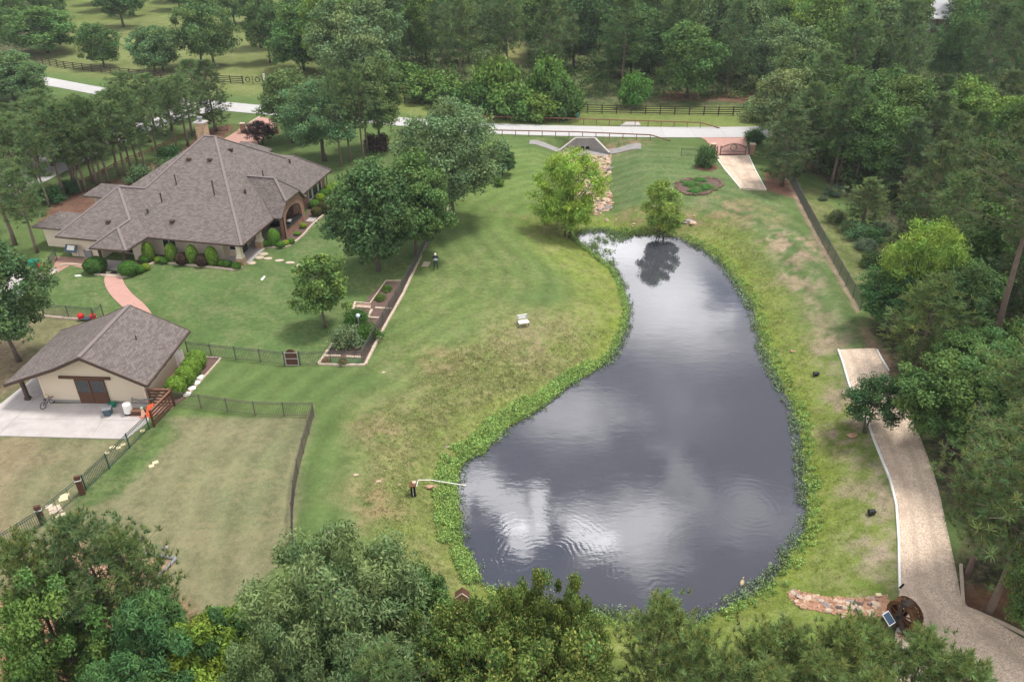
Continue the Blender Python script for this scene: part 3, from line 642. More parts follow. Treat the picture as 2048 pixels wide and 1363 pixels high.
# walls
def wall(pts, m, name='wall', top=3.05, z0=0):
    mb = MB().prism([g(s, t, ZG)[:2] for s, t in pts], z0, CAM_H-(CAM_H-top)*HS); o = mb.build(name, m, house); up_fix(o); return o
wall([(3.0, 1.3), (11.0, 1.3), (11.0, -.4), (12.2, -.4), (12.2, .9), (15.6, .9), (15.6, -.8), (19.2, -.8), (19.2, 8), (16, 12), (12, 20), (3.0, 21.8), (3, 6)], M_CREAM)
wall([(.75, 13.1), (3.2, 13.1), (3.2, 22.2), (.75, 22.2)], M_BRICK, 'brick_wall', 3.3)
wall([(8.4, 21.0), (14.2, 21.0), (14.2, 25.8), (8.4, 25.8)], M_BRICK, 'rear_wall'); wall([(11.4, 25.3), (15.2, 25.3), (15.2, 28.3), (11.4, 28.3)], M_BRICK, 'rear_wall')
wall([(19.2, 9.6), (23.6, 9.6), (23.6, 11.6), (19.2, 11.6)], M_CREAM, 'rear_wall'); wall([(20.2, .9), (23.4, .9), (23.4, 3.8), (20.2, 3.8)], M_CREAM, 'rear_wall')
# small room with door on the corner porch
wall([(1.9, 2.3), (3.1, 2.3), (3.1, 6.9), (2.6, 6.9)], M_CREAM, 'porch_wall', 3.1)
# arched brick front of the outdoor kitchen
def arch_wall():
    s0, s1 = -.75, -.4; tl, tr, pw = 7.45, 12.75, .65; m = MB(); N = 14; hz = 2.15; cz = (tl+tr)/2; rw = (tr-tl)/2-pw; rh = 1.25
    top = lambda t: 3.2+max(0, (1-abs(t-10.07)/2.9))*2.6 if abs(t-10.07) > 1.67 else 4.42
    outer = [(tl, ZG)]+[(tl, 3.2)]+[(8.4, 4.42), (11.75, 4.42)]+[(tr, 3.2), (tr, ZG)]
    ts = np.linspace(tl+pw, tr-pw, N+1)
    for s_a, s_b in ((s0, s1),):
        def pier(t0, t1, z0, z1a, z1b):
            b = [g(s_a, t0, z0), g(s_b, t0, z0), g(s_b, t1, z0), g(s_a, t1, z0)]; t = [g(s_a, t0, z1a), g(s_b, t0, z1a), g(s_b, t1, z1b), g(s_a, t1, z1b)]; m.hexa(b+t)
        lim = lambda t: min(4.42, 3.15+abs(t-(tl if t < 10 else tr))*1.25)
        pier(tl, tl+pw, ZG, lim(tl), lim(tl+pw)); pier(tr-pw, tr, ZG, lim(tr-pw), lim(tr))
        az = lambda t: hz+rh*math.sqrt(max(0, 1-((t-cz)/rw)**2))
        for a, b in zip(ts[:-1], ts[1:]):
            bb = [g(s_a, a, az(a)), g(s_b, a, az(a)), g(s_b, b, az(b)), g(s_a, b, az(b))]; t = [g(s_a, a, lim(a)), g(s_b, a, lim(a)), g(s_b, b, lim(b)), g(s_a, b, lim(b))]; m.hexa(bb+t)
    return m
o = arch_wall().build('arch_wall', M_BRICK, house); up_fix(o)
def bx(s0, s1, t0, t1, z0, z1, mb=None):
    mb = mb or MB(); return mb.hexa([g(s1, t0, z0), g(s0, t0, z0), g(s0, t1, z0), g(s1, t1, z0), g(s1, t0, z1), g(s0, t0, z1), g(s0, t1, z1), g(s1, t1, z1)])
bx(-.7, -.1, 8.1, 12.1, ZG, ZG+1.0).build('kitchen_counter', M_BRICK, house); bx(-.8, .0, 8.1, 12.1, ZG+1.0, ZG+1.08).build('countertop', M_BLACK, house)
bx(-.4, 3.0, 7.5, 12.8, ZG, ZG+.06).build('patio_floor', M_STONE, house); bx(.3, 2.9, 1.0, 7.4, ZG, ZG+.12).build('porch_floor', M_CONC, house)
bx(-1.7, -.8, 12.6, 15.2, ZG, ZG+.05).build('patio_slab', M_CONC, house)
# columns
for t in (.75, 4.9):
    q = g(.85, t, ZG); c = MB().box((q[0], q[1], 0), (.75, .75, .85), ang, True); c.build('column_base', M_STONEV, house)
    c = MB(); ca, sa = math.cos(ang), math.sin(ang)
    def ring_(h, z): return [(q[0]+a*ca-b*sa, q[1]+a*sa+b*ca, z) for a, b in ((-h, -h), (h, -h), (h, h), (-h, h))]
    c.hexa(ring_(.36, .85)+ring_(.24, 1.25)); c.hexa(ring_(.24, 1.25)+ring_(.26, 2.55)); c.build('column', M_CREAM, house)
# entry porch posts and beam, dark brown
for s, t in ((11.3, -2.9), (14.0, -2.9)):
    q = g(s, t, ZG); MB().box((q[0], q[1], 0), (.22, .22, 2.55), ang, True).build('porch_post', M_TRIM, house)
# doors and windows.  wall planes: front t=1.3 (faces -t), east s=.75 (faces -s)
def win(kind, a0, a1, z0, z1, plane, panes=1, door=False, c=None):
    fr = MB(); gl_ = MB(); d = .05
    def q(a, off, z): return g(a, plane-off, z) if kind == 'f' else g(plane-off, a, z)
    def bar(a_, b_, zz0, zz1, o0, o1, mb): mb.hexa([q(a_, o1, zz0), q(b_, o1, zz0), q(b_, o0, zz0), q(a_, o0, zz0), q(a_, o1, zz1), q(b_, o1, zz1), q(b_, o0, zz1), q(a_, o0, zz1)])
    w = .09
    bar(a0, a1, z0, z0+w, 0, .07, fr); bar(a0, a1, z1-w, z1, 0, .07, fr); bar(a0, a0+w, z0+w, z1-w, 0, .07, fr); bar(a1-w, a1, z0+w, z1-w, 0, .07, fr)
    for k in range(1, panes):
        x = a0+(a1-a0)*k/panes; bar(x-w/2, x+w/2, z0+w, z1-w, 0, .06, fr)
    bar(a0+w, a1-w, z0+w, z1-w, .0, .03, gl_)
    o = fr.build('door' if door else 'window', c or M_WINF, house); up_fix(o); o2 = gl_.build('pane', M_GLASS, o); up_fix(o2); o2.matrix_parent_inverse = Matrix(); o2.location = (0, 0, 0)
    return o
win('f', 8.2, 9.8, 1.2, 2.5, 1.3, 2); win('f', 1.95, 2.9, 1.2, 2.5, 2.3, 1)
win('e', 3.1, 4.1, ZG+.05, 2.6, 1.95, 1, True, M_TRIM); win('e', 4.9, 6.2, 1.3, 2.5, 2.2, 2)
win('e', 14.0, 15.1, 1.5, 2.6, .75, 1)
for a0, a1, z0 in ((17.2, 18.2, 1.0), (18.35, 19.9, 1.0), (20.05, 21.0, 1.0)): win('e', a0, a1, z0, 2.95, .75, 1)
win('f', 13.2, 14.2, ZG+.12, 2.5, .9, 1, True, M_TRIM)
bx(-.75, .75, 12.85, 13.9, 3.0, 3.12).build('awning_roof', M_SHINGLE, house)
bx(1.8, 2.6, 8.5, 11.6, 1.2, 2.4).build('kitchen_hood', M_BLACK, house)
# things by the house
q = g(-.4, 9.6, ZG)
gr = thing('grill', q, 'black and steel barbecue grill set in the counter under the brick arch', 'grill')
MB().box((q[0], q[1], 1.05), (.55, .8, .25), ang, True).build('grill_body', M_BLACK, gr); m = MB(); m.tube([(q[0]-.2, q[1]-.33, 1.33), (q[0]+.05, q[1]-.33, 1.5), (q[0]+.25, q[1]-.33, 1.33)], .02, 6)
for k in range(5): m.beam((q[0]-.2, q[1]-.3+k*.15, 1.36), (q[0]+.22, q[1]-.3+k*.15, 1.36), .05, .03)
m.build('grill_rack', M_WHITE, gr)
q = g(1.9, 10.6, ZG); fur = thing('patio_chair', q, 'dark wicker patio armchair inside the brick arched porch', 'chair')
MB().box((q[0], q[1], .06), (.8, .8, .4), ang, True).build('seat', M_DARK, fur); MB().box((q[0]-.35, q[1]+.1, .46), (.15, .8, .5), ang, True).build('backrest', M_DARK, fur)
q = P(158, 501); q = (q[0], q[1], 0)
tr = thing('trellis_panel', q, 'blue grey framed panel leaning on its stand against the cream garage wall', 'panel')
def pz(px, py, t): return isect(px, py, _C+_n*t, _n)
fr = MB(); A = [pz(142, 485, -1.0), pz(163, 486, -1.0), pz(161, 497-12, -1.0)]
qa, qb = Vector(g(17.9, -1.15, 1.9)), Vector(g(19.3, -1.15, 1.9))
MB().hexa([tuple(qa+Vector((0, 0, -.1))), tuple(qb+Vector((0, 0, -.1))), tuple(qb+Vector((.1, -.75, -.55))), tuple(qa+Vector((.1, -.75, -.55))), tuple(qa), tuple(qb), tuple(qb+Vector((.1, -.75, -.45))), tuple(qa+Vector((.1, -.75, -.45)))]).build('panel_frame', M_BLUEG, tr)
c = (qa+qb)/2+Vector((.05, -.38, -.2)); d1 = (qb-qa).normalized()*.42; d2 = Vector((.1, -.75, -.45)).normalized()*.28; nn = Vector((0, -.0, .03))
MB().hexa([tuple(c-d1-d2), tuple(c+d1-d2), tuple(c+d1+d2), tuple(c-d1+d2)]+[tuple(v+Vector((0, -.02, .05))) for v in (c-d1-d2, c+d1-d2, c+d1+d2, c-d1+d2)]).build('panel_board', M_WINF, tr)
for p_ in (qa, qb): MB().tube([tuple(p_+Vector((.03, -.3, -.25))), (p_.x+.1, p_.y-.3, 0)], .03, 6).build('leg', M_GREY, tr)
def ac_unit(q, lab):
    a = thing('air_conditioner', q, lab, 'air conditioner')
    MB().box((q[0], q[1], q[2]+.08), (.85, .85, .8), ang, True).build('casing', M_GREY, a)
    MB().lathe((q[0], q[1], q[2]+.88), [(.4, 0), (.4, .07), (.05, .1)], 14).build('fan_grille', M_WINF, a); MB().box((q[0], q[1], q[2]), (1, 1, .08), ang, True).build('pad', M_CONC, a)
ac_unit(P(183, 513), 'grey outdoor air conditioner with round fan top behind the left clipped hedge')
# the green cart, red lid and dark bin on the service yard
q = P(72, 540); gc = thing('wheeled_bin', q, 'green wheeled bin standing on the service yard slab', 'bin')
MB().hexa([(q[0]-.3, q[1]-.3, .06), (q[0]+.3, q[1]-.3, .06), (q[0]+.3, q[1]+.3, .06), (q[0]-.3, q[1]+.3, .06), (q[0]-.42, q[1]-.4, 1.0), (q[0]+.42, q[1]-.4, 1.0), (q[0]+.42, q[1]+.4, 1.0), (q[0]-.42, q[1]+.4, 1.0)]).build('bin_body', M_GREENP, gc); MB().box((q[0], q[1], 1.0), (.9, .9, .08), 0, True).build('lid', M_GREENP, gc)
for s_ in (-.3, .3): MB().tube([(q[0]+s_, q[1]+.35, .18), (q[0]+s_+.06, q[1]+.35, .18)], .12, 10).build('wheel', M_BLACK, gc)
q = P(88, 541); mw = thing('lawn_mower', q, 'red lawn mower with black deck beside the green bin', 'mower')
MB().box((q[0], q[1], .2), (1.0, .7, .25), .2, True).build('deck', M_BLACK, mw); MB().blob((q[0], q[1], .6), (.42, .3, .22), 10, 6).build('engine_cover', M_RED, mw)
for a, b in ((-.4, -.35), (.4, -.35), (-.4, .35), (.4, .35)): MB().tube([(q[0]+a, q[1]+b-.05, .18), (q[0]+a, q[1]+b+.05, .18)], .16, 10).build('wheel', M_BLACK, mw)
MB().tube([(q[0]+.4, q[1]-.2, .4), (q[0]+1.0, q[1]-.2, 1.0), (q[0]+1.0, q[1]+.2, 1.0), (q[0]+.4, q[1]+.2, .4)], .025, 6).build('handle', M_BLACK, mw)
q = P(166, 640); wbw = thing('spray_cart', q, 'small cart with two bright red tanks by the fence behind the barn', 'cart')
MB().box((q[0]+.3, q[1], .15), (1.1, .5, .1), .1, True).build('cart_bed', M_BLUEG, wbw)
for a in (-.1, 1.0): MB().lathe((q[0]+a, q[1], .25), [(.25, 0), (.27, .3), (.12, .45)], 10).build('tank', M_RED, wbw)
MB().tube([(q[0]-.05, q[1], .15), (q[0]+.05, q[1], .15)], .15, 10).build('wheel', M_BLACK, wbw)
# door mat, stepping stones
tag(MB().box((*P(229, 548)[:2], .14), (.75, .4, .03), ang, True).build('door_mat', M_BLACK), 'black door mat on the pale step at the head of the red path', 'mat')
SS = [((503, 526), 1), ((519, 515), 1), ((528, 508), 1), ((536, 517), 0), ((558, 521), 0), ((580, 525.5), 0), ((601, 531), 0)]
for i, ((x, y), big) in enumerate(SS):
    p = P(x, y); m = MB(); r = .42; k = 9; pp = [(p[0]+math.cos(2*math.pi*j/k)*r*random.uniform(.85, 1.15)*1.15, p[1]+math.sin(2*math.pi*j/k)*r*random.uniform(.8, 1.1)*(1 if big else .7)) for j in range(k)]
    m.prism(pp, -.02, .05); tag(m.build('stepping_stone', M_STONE), ['stepping stone nearest the porch corner column', 'second stepping stone up along the porch edge', 'farthest stepping stone beside the stone column', 'first stepping stone of the row leading across the lawn', 'second stepping stone of the lawn row', 'third stepping stone of the lawn row', 'last stepping stone of the lawn row by the bright young tree'][i], 'stone', 'stepping stones by the house')
tag(MB().prism([P(x, y)[:2] for x, y in [(521, 559), (528, 552), (531, 553), (525, 561)]], 0, .04).build('paving_slab', M_WHITE), 'thin white slab lying alone in the yard lawn', 'slab')
tag(MB().prism([P(x, y)[:2] for x, y in [(149, 551), (160, 550), (164, 552), (152, 553)]], 0, .04).build('paving_slab', M_WHITE), 'white slab in the lawn left of the red path', 'slab')

# ================================================================== BARN
BO = np.array([-27.91, 49.78, 0.]); Bn = np.array([.05, 1., 0]); Bn /= np.linalg.norm(Bn); Bw = np.array([-Bn[1], Bn[0], 0]); bang = math.atan2(-Bn[0], Bn[1])
def bl(a, b, z): p = BO+Bw*a+Bn*b; return (p[0], p[1], z)
def bloc(p): r = np.array(p)-BO; return (float(r@Bw), float(r@Bn), float(p[2]))
barn = thing('barn', bl(4, 3, 0), 'small cream barn with a grey brown gable roof and brown sliding stable doors', 'barn')
b0 = -.85; prof = []
for px in [(293, 770), (157, 714.5), (106, 737), (7, 769)]:
    a_, b_, z_ = bloc(isect(*px, BO+Bn*b0, Bn)); prof.append((a_, z_))
b1 = bloc(PZ(380.6, 661, prof[0][1]))[1]
m = MB()
for (a0, z0), (a1, z1) in zip(prof[:-1], prof[1:]): roof_slab(m, [bl(a0, b0, z0), bl(a0, b1, z0), bl(a1, b1, z1), bl(a1, b0, z1)], .16)
bro = m.build('roof', M_SHINGLE, barn); up_fix(bro)
for b_ in (b0-.03, b1+.03):
    m = MB()
    for (a0, z0), (a1, z1) in zip(prof[:-1], prof[1:]): m.beam(bl(a0, b_, z0-.1), bl(a1, b_, z1-.1), .06, .24)
    m.build('fascia', M_TRIM, barn)
MB().beam(bl(prof[0][0]-.06, b0, prof[0][1]-.08), bl(prof[0][0]-.06, b1, prof[0][1]-.08), .12, .14).build('gutter', M_TRIM, barn)
MB().beam(bl(prof[1][0], b0+.02, prof[1][1]+.02), bl(prof[1][0], b1-.02, prof[1][1]+.02), .3, .06).build('ridge_cap', MATS['ridge_shingle'], barn)
q = isect(*(273, 679), bl(*((prof[0][0],)+(0, prof[0][1]))), np.cross(Bn, np.array(bl(prof[1][0], 0, prof[1][1]))-np.array(bl(prof[0][0], 0, prof[0][1]))))
MB().tube([(q[0], q[1], q[2]-.1), (q[0], q[1], q[2]+.4)], .05, 8).build('vent_pipe', M_TRIM, bro)
zr = lambda a: float(np.interp(a, [p[0] for p in prof], [p[1] for p in prof]))-.17
WL = 8.05; L = b1-.7
m = MB(); As = [0]+[p[0] for p in prof if 0 < p[0] < WL]+[WL]
bot = [bl(0, 0, .0), bl(WL, 0, 0)]
for b_, flip in ((0, False), (L, True)):
    pts = [bl(0, b_, 0)]+[bl(a, b_, zr(a)) for a in As]+[bl(WL, b_, 0)]
    m.poly(pts if flip else pts[::-1])
m.poly([bl(0, 0, 0), bl(0, L, 0), bl(0, L, zr(0)), bl(0, 0, zr(0))]); m.poly([bl(WL, 0, 0), bl(WL, 0, zr(WL)), bl(WL, L, zr(WL)), bl(WL, L, 0)])
m.build('wall', M_SIDING, barn)
MB().hexa([bl(WL+.02, -.03, 0), bl(-.02, -.03, 0), bl(-.02, .0, 0), bl(WL+.02, 0, 0), bl(WL+.02, -.03, .26), bl(-.02, -.03, .26), bl(-.02, 0, .26), bl(WL+.02, 0, .26)]).build('plinth', M_CONCD, barn)
for a in (-.02, WL-.1): MB().hexa([bl(a+.12, -.04, .26), bl(a, -.04, .26), bl(a, 0, .26), bl(a+.12, 0, .26), bl(a+.12, -.04, zr(max(a, 0))), bl(a, -.04, zr(max(a, 0))), bl(a, 0, zr(max(a, 0))), bl(a+.12, 0, zr(max(a, 0)))]).build('corner_board', M_CREAM, barn)
def bbox(a0, a1, b_0, b_1, z0, z1, mb=None): mb = mb or MB(); return mb.hexa([bl(a1, b_0, z0), bl(a0, b_0, z0), bl(a0, b_1, z0), bl(a1, b_1, z0), bl(a1, b_0, z1), bl(a0, b_0, z1), bl(a0, b_1, z1), bl(a1, b_1, z1)])
da0 = bloc(P(222, 808))[0]; da1 = bloc(P(162, 808))[0]; dm = (da0+da1)/2
for a0, a1 in ((da0, dm-.02), (dm+.02, da1)):
    fr = bbox(a0, a1, -.12, -.04, .05, 1.0); 
    bbox(a0, a0+.09, -.12, -.04, 1.0, 2.15, fr); bbox(a1-.09, a1, -.12, -.04, 1.0, 2.15, fr); bbox(a0, a1, -.12, -.04, 2.15, 2.27, fr); bbox(a0, a1, -.14, -.04, .98, 1.08, fr)
    d = fr.build('stable_door', M_BROWN, barn); v = bbox(a0+.09, a1-.09, -.06, -.04, 1.08, 2.15).build('door_panel', M_DARK, d)
    bars = MB()
    for k in range(11):
        a = a0+.12+(a1-a0-.24)*k/10; bars.beam(bl(a, -.1, 1.08), bl(a, -.1, 2.15), .022, .022)
    o = bars.build('door_bars', M_GREY, d)
bbox(da0-.55, da1+1.1, -.16, -.02, 2.3, 2.5).build('door_track', M_BROWN, barn)
# side windows with shutters on the east wall (a = 0)
def ewin(b_c):
    f = MB(); f.box((bl(-.03, b_c, 1.75)), (.06, .62, .75), bang); o = f.build('window', M_WINF, barn); MB().box(bl(-.07, b_c, 1.75), (.03, .5, .62), bang).build('pane', M_GLASS, o)
    for s_ in (-.58, .58): MB().box(bl(-.04, b_c+s_, 1.72), (.06, .36, .86), bang).build('shutter', M_BROWN, barn)
ewin(1.25); ewin(L-2.35)
MB().box(bl(-.03, L-.75, 1.05), (.06, .75, 2.05), bang).build('side_door', M_WHITE, barn)
for a, b in ((WL+1.55, .15), (WL+1.55, 3.2), (WL+1.55, 6.2)):
    po = MB().box(bl(a, b, 0), (.24, .24, zr(min(a, prof[3][0]))+.02), bang, True); po.box(bl(a, b, 0), (.36, .36, .3), bang, True); po.build('lean_to_post', M_TRIM, barn)
MB().beam(bl(WL+1.55, -.6, zr(WL+1.55)-.04), bl(WL+1.55, b1-.3, zr(WL+1.55)-.04), .18, .22).build('lean_to_beam', M_TRIM, barn)
q = P(364, 722); ms = thing('mini_split', (q[0], q[1], 0), 'white box air conditioning unit standing by the barn side wall', 'air conditioner')
MB().box((q[0]-.15, q[1], .15), (.4, .85, .75), bang, True).build('casing', M_WHITE, ms); MB().box((q[0]-.15, q[1], 0), (.5, .9, .15), bang, True).build('pad', M_CONC, ms); MB().lathe((q[0]+.06, q[1], .5), [(.02, 0), (.02, .01)], 6).build('grille', M_GREY, ms)
# tank, bins, cone, pile beside the barn front
q = P(259, 828); t_ = thing('water_tank', q, 'white cylindrical tank with a black base on the rock bed by the barn', 'tank')
MB().lathe((q[0], q[1], .18), [(.3, 0), (.32, .05), (.32, .75), (.28, .82), (.05, .86)], 18).build('tank_body', M_WHITE, t_); MB().lathe((q[0], q[1], .07), [(.33, 0), (.33, .14)], 18).build('tank_base', M_BLACK, t_)
q = P(218, 830); t_ = thing('storage_bin', q, 'blue grey plastic bin with lid at the corner of the rock bed', 'bin')
MB().hexa([(q[0]-.22, q[1]-.22, .07), (q[0]+.22, q[1]-.22, .07), (q[0]+.22, q[1]+.22, .07), (q[0]-.22, q[1]+.22, .07), (q[0]-.28, q[1]-.28, .65), (q[0]+.28, q[1]-.28, .65), (q[0]+.28, q[1]+.28, .65), (q[0]-.28, q[1]+.28, .65)]).build('bin_body', M_BLUEG, t_); MB().box((q[0], q[1], .65), (.64, .64, .07), .3, True).build('lid', M_GREY, t_)
q = P(226, 813); t_ = thing('green_box', q, 'small dark green plastic box against the barn beside the stable door', 'box'); MB().box((q[0], q[1], .07), (.5, .4, .25), .2, True).build('box_body', M_GREENP, t_); MB().box((q[0], q[1], .32), (.54, .44, .05), .2, True).build('lid', M_GREENP, t_)
q = P(287, 830); t_ = thing('planter_box', q, 'brown wooden trough box between the white tank and the traffic cone', 'box')
tag(t_, t_['label'], 'box'); MB().box((q[0]-.35, q[1]+.1, .07), (.9, .45, .35), 0, True).build('box_body', M_BROWN, t_); MB().box((q[0]-.35, q[1]+.1, .42), (.96, .5, .04), 0, True).build('rim', M_RAIL, t_)
q = P(288, 831); t_ = thing('traffic_cone', q, 'faded traffic cone with a green top beside the orange heap', 'cone')
MB().lathe((q[0]+.1, q[1]-.2, .1), [(.2, 0), (.05, .75)], 12).build('cone_body', mat('faded_orange', (.75, .45, .35), .6), t_); MB().box((q[0]+.1, q[1]-.2, .06), (.45, .45, .05), .4, True).build('cone_base', M_ORANGE, t_); MB().lathe((q[0]+.1, q[1]-.2, .82), [(.09, 0), (.1, .08), (.03, .15)], 10).build('cone_top', mat('pale_green', (.3, .6, .4), .5), t_)
q = P(301, 832); t_ = thing('orange_barrier', q, 'folded bright orange barrier leaning inside the brown corral corner', 'barrier')
for k in range(4): MB().beam((q[0]-.2+.14*k, q[1]-.2, .07), (q[0]-.05+.12*k, q[1]+.25, .85+.06*k), .1, .05).build('barrier_panel', M_ORANGE, t_)
q = P(275, 803); t_ = thing('pump_equipment', q, 'grey pump cluster with pipes and dark hoses on the barn wall corner', 'pump')
MB().box((q[0], q[1], .5), (.6, .3, .7), 0, True).build('control_box', M_BLUEG, t_); MB().tube([(q[0]-.3, q[1]-.1, .07), (q[0]-.3, q[1]-.1, 1.2), (q[0]+.3, q[1]-.1, 1.25), (q[0]+.3, q[1]-.1, .1)], .05, 8).build('pipe', M_GREY, t_)
MB().tube([(q[0]-.2, q[1]-.35, .5), (q[0]+.5, q[1]-.45, .45), (q[0]+1.5, q[1]-.4, .6)], .07, 8).build('trough', M_GREY, t_); MB().tube([(q[0]+.1, q[1]-.2, 1.0), (q[0]-.1, q[1]-.3, .7), (q[0]-.25, q[1]-.3, .1)], .04, 7).build('hose', M_BLACK, t_)
q = P(249, 805); t_ = thing('meter_post', q, 'thin grey meter pole standing against the barn siding', 'meter'); MB().tube([(q[0]-.1, q[1], .07), (q[0]-.1, q[1], 1.6)], .035, 7).build('pole', M_GREY, t_); MB().box((q[0]+.05, q[1], .8), (.3, .15, .6), 0, True).build('meter_box', mat('pale_grey', (.45, .42, .4), .7), t_)
# bicycle by the barn
q = P(98, 812); t_ = thing('bicycle', q, 'small dark bicycle with pale handlebars parked by the barn wall', 'bicycle')
def torus(mb, c, r, rr_, ax, n=18, k=5):
    pts = [(c[0]+ax[0]*math.cos(2*math.pi*i/n)*r, c[1]+ax[1]*math.cos(2*math.pi*i/n)*r, c[2]+math.sin(2*math.pi*i/n)*r) for i in range(n+1)]; return mb.tube(pts, rr_, k, False)
ax = (.35, .93); 
for s_ in (-.42, .42): torus(MB(), (q[0]+ax[0]*s_, q[1]+ax[1]*s_, .33), .26, .03, ax).build('wheel', M_BLACK, t_)
f = MB(); pt = lambda s_, z: (q[0]+ax[0]*s_, q[1]+ax[1]*s_, z)
for a, b in (((-.42, .33), (0, .33)), ((0, .33), (.25, .7)), ((.25, .7), (-.12, .68)), ((-.12, .68), (0, .33)), ((-.42, .33), (-.12, .62)), ((.42, .33), (.25, .8))): f.tube([pt(*a), pt(*b)], .022, 6)
f.build('frame', mat('dark_purple', (.05, .03, .06), .4), t_); MB().box(pt(-.13, .72), (.12, .24, .05), R(-20)).build('saddle', M_BLACK, t_)
MB().tube([(q[0]+ax[0]*.25-.3, q[1]+ax[1]*.25+.1, .9), pt(.27, .85), (q[0]+ax[0]*.25+.3, q[1]+ax[1]*.25-.1, .9)], .025, 6).build('handlebar', mat('tan_grip', (.45, .3, .12), .6), t_)
# white discs by the four round shrubs
for i, (x, y, l) in enumerate([(401, 755, 'white round paver beside the second nearest ball shrub, highest of the four'), (393, 766, 'white round paver half under the shrubs, second from the top'), (384, 777, 'white round paver in the mulch, third from the top'), (374, 789, 'white round paver at the iron fence, lowest of the four')]):
    p = P(x, y); tag(MB().lathe((p[0], p[1], 0), [(.3, 0), (.32, .09), (.27, .12), (.02, .13)], 18).build('round_paver', M_WHITE), l, 'paver', 'white round pavers by the barn')
curb('bed_edging', PL([(442, 716), (438, 722), (372, 795)]), M_STONE, .14, .12, 'pale stone edging along the mulch bed of the ball shrubs', 'edging', None, None, .5, .1)
curb('bed_edging', PL([(405, 715), (442, 716)]), M_STONE, .14, .12, 'short pale edging across the far end of the ball shrub bed', 'edging', None, None, .5, .1)
structure(MB().prism([PZ(x, y, .04)[:2] for x, y in [(400, 715), (442, 716), (372, 795), (345, 812), (352, 780)]], -.05, .055).build('mulch_bed', M_MULCH))

# ================================================================== FENCES
def dens(pts, d, snap=True):
    pts = [np.array(p) for p in pts]; L = [0]
    for a, b in zip(pts[:-1], pts[1:]): L.append(L[-1]+np.hypot(*(b[:2]-a[:2])))
    n = max(1, round(L[-1]/d)); T = np.linspace(0, L[-1], n+1)
    return [(float(np.interp(t, L, [p[0] for p in pts])), float(np.interp(t, L, [p[1] for p in pts]))) for t in T]
def iron_fence(px, label, m=M_IRON, h=1.25, post=2.2, pick=.13, pr_=.01, dense=False, group='iron fences round the yard', cat='fence', world=False):
    base = px if world else PL(px); ps = dens(base, post); c = ps[len(ps)//2]
    f = thing('iron_fence', (c[0], c[1], th(*c)), label, cat, group); rails, pk = MB(), MB()
    for p in ps: z = th(*p); MB().box((p[0], p[1], z), (.07, .07, h+.08), 0, True).build('post', m, f)
    for a, b in zip(ps[:-1], ps[1:]):
        za, zb = th(*a), th(*b)
        for hh in (.12, h-.16, h): rails.beam((*a, za+hh), (*b, zb+hh), .03, .035)
        n = max(1, int(math.dist(a, b)/pick))
        for k in range(1, n):
            t = k/n; x, y, z = a[0]+(b[0]-a[0])*t, a[1]+(b[1]-a[1])*t, za+(zb-za)*t
            pk.beam((x, y, z+.08), (x, y, z+h), pr_*2, pr_*2)
    rails.build('rails', m, f); pk.build('pickets', m, f); return f
def board_fence(px, label, m=M_DWOOD, h=1.35, post=2.4, boards=4, bh=.14, name='board_fence', group='dark board fences beyond the road'):
    ps = dens(PL(px), post); c = ps[len(ps)//2]; f = thing(name, (c[0], c[1], th(*c)), label, 'fence', group); bd = MB()
    for p in ps[:100]: z = th(*p); MB().box((p[0], p[1], z), (.15, .15, h+.1), .1, True).build('post', m, f)
    for a, b in zip(ps[:-1], ps[1:]):
        za, zb = th(*a), th(*b)
        for k in range(boards): hh = .25+(h-.32)*k/(boards-1); bd.beam((*a, za+hh), (*b, zb+hh), .04, bh)
    bd.build('boards', m, f); return f
def rail(px, label):
    th = lambda x, y: 0.
    ps = dens(PL(px), 2.0); c = ps[len(ps)//2]; f = thing('guard_rail', (c[0], c[1], th(*c)), label, 'guard rail', 'brown pipe rails along the road'); bd = MB()
    for i, p in enumerate(ps):
        z = th(*p); MB().tube([(p[0], p[1], z), (p[0], p[1], z+.85)], .055, 7).build('post', M_RAIL, f)
    pts = [(p[0], p[1], th(*p)+.85) for p in ps]; bd.tube([(pts[0][0]-1.5, pts[0][1], pts[0][2]-.7)]+pts+[(pts[-1][0]+3, pts[-1][1]-.3, pts[-1][2]-.8)], .09, 8); bd.build('rail', M_RAIL, f)
rail([(965, 243), (1200, 249.5), (1400, 256)], 'brown pipe rail on the far side of the road above the culvert')
rail([(978, 271), (1150, 276), (1300, 281)], 'brown pipe rail on the near side of the road above the culvert headwall')
board_fence([(72, 126), (130, 137), (280, 155), (400, 164), (486, 168)], 'long dark board fence across the meadow at the upper left')
board_fence([(528, 184), (630, 190), (700, 197)], 'dark board fence right of the meadow gate, behind the driveway trees')
board_fence([(780, 208), (860, 207), (930, 207)], 'dark board fence seen between the pines and the big spreading tree')
board_fence([(1146, 225), (1260, 228), (1380, 230), (1500, 231), (1640, 231)], 'dark board fence before the tall pines beyond the culvert')
board_fence([(1095, 206), (1146, 225)], 'short dark board fence slanting into the bright roadside bushes')
board_fence([(30, 428), (127, 385), (171, 367), (240, 330), (335, 291), (372, 274)], 'timber rail fence between the row of pines and the lane verge', M_RAIL, .6, 2.4, 2, .12, 'rail_fence', None)
gq = PL([(487, 168), (526, 169)]); f = thing('meadow_gate', gq[0], 'thin dark double field gate in the board fence at the upper left', 'gate')
for a, b in ((gq[0], [(x+y)/2 for x, y in zip(*gq)]), ([(x+y)/2 for x, y in zip(*gq)], gq[1])):
    m = MB()
    for k in range(5): m.beam((a[0], a[1], .2+k*.3), (b[0], b[1], .2+k*.3), .03, .04)
    for e_ in (a, b): m.beam((e_[0], e_[1], 0), (e_[0], e_[1], 1.5), .08, .08)
    c = [(x+y)/2 for x, y in zip(a, b)]; torus(m, (c[0], c[1], .85), .4, .08, (1, 0)); m.build('gate_leaf', M_DWOOD, f)
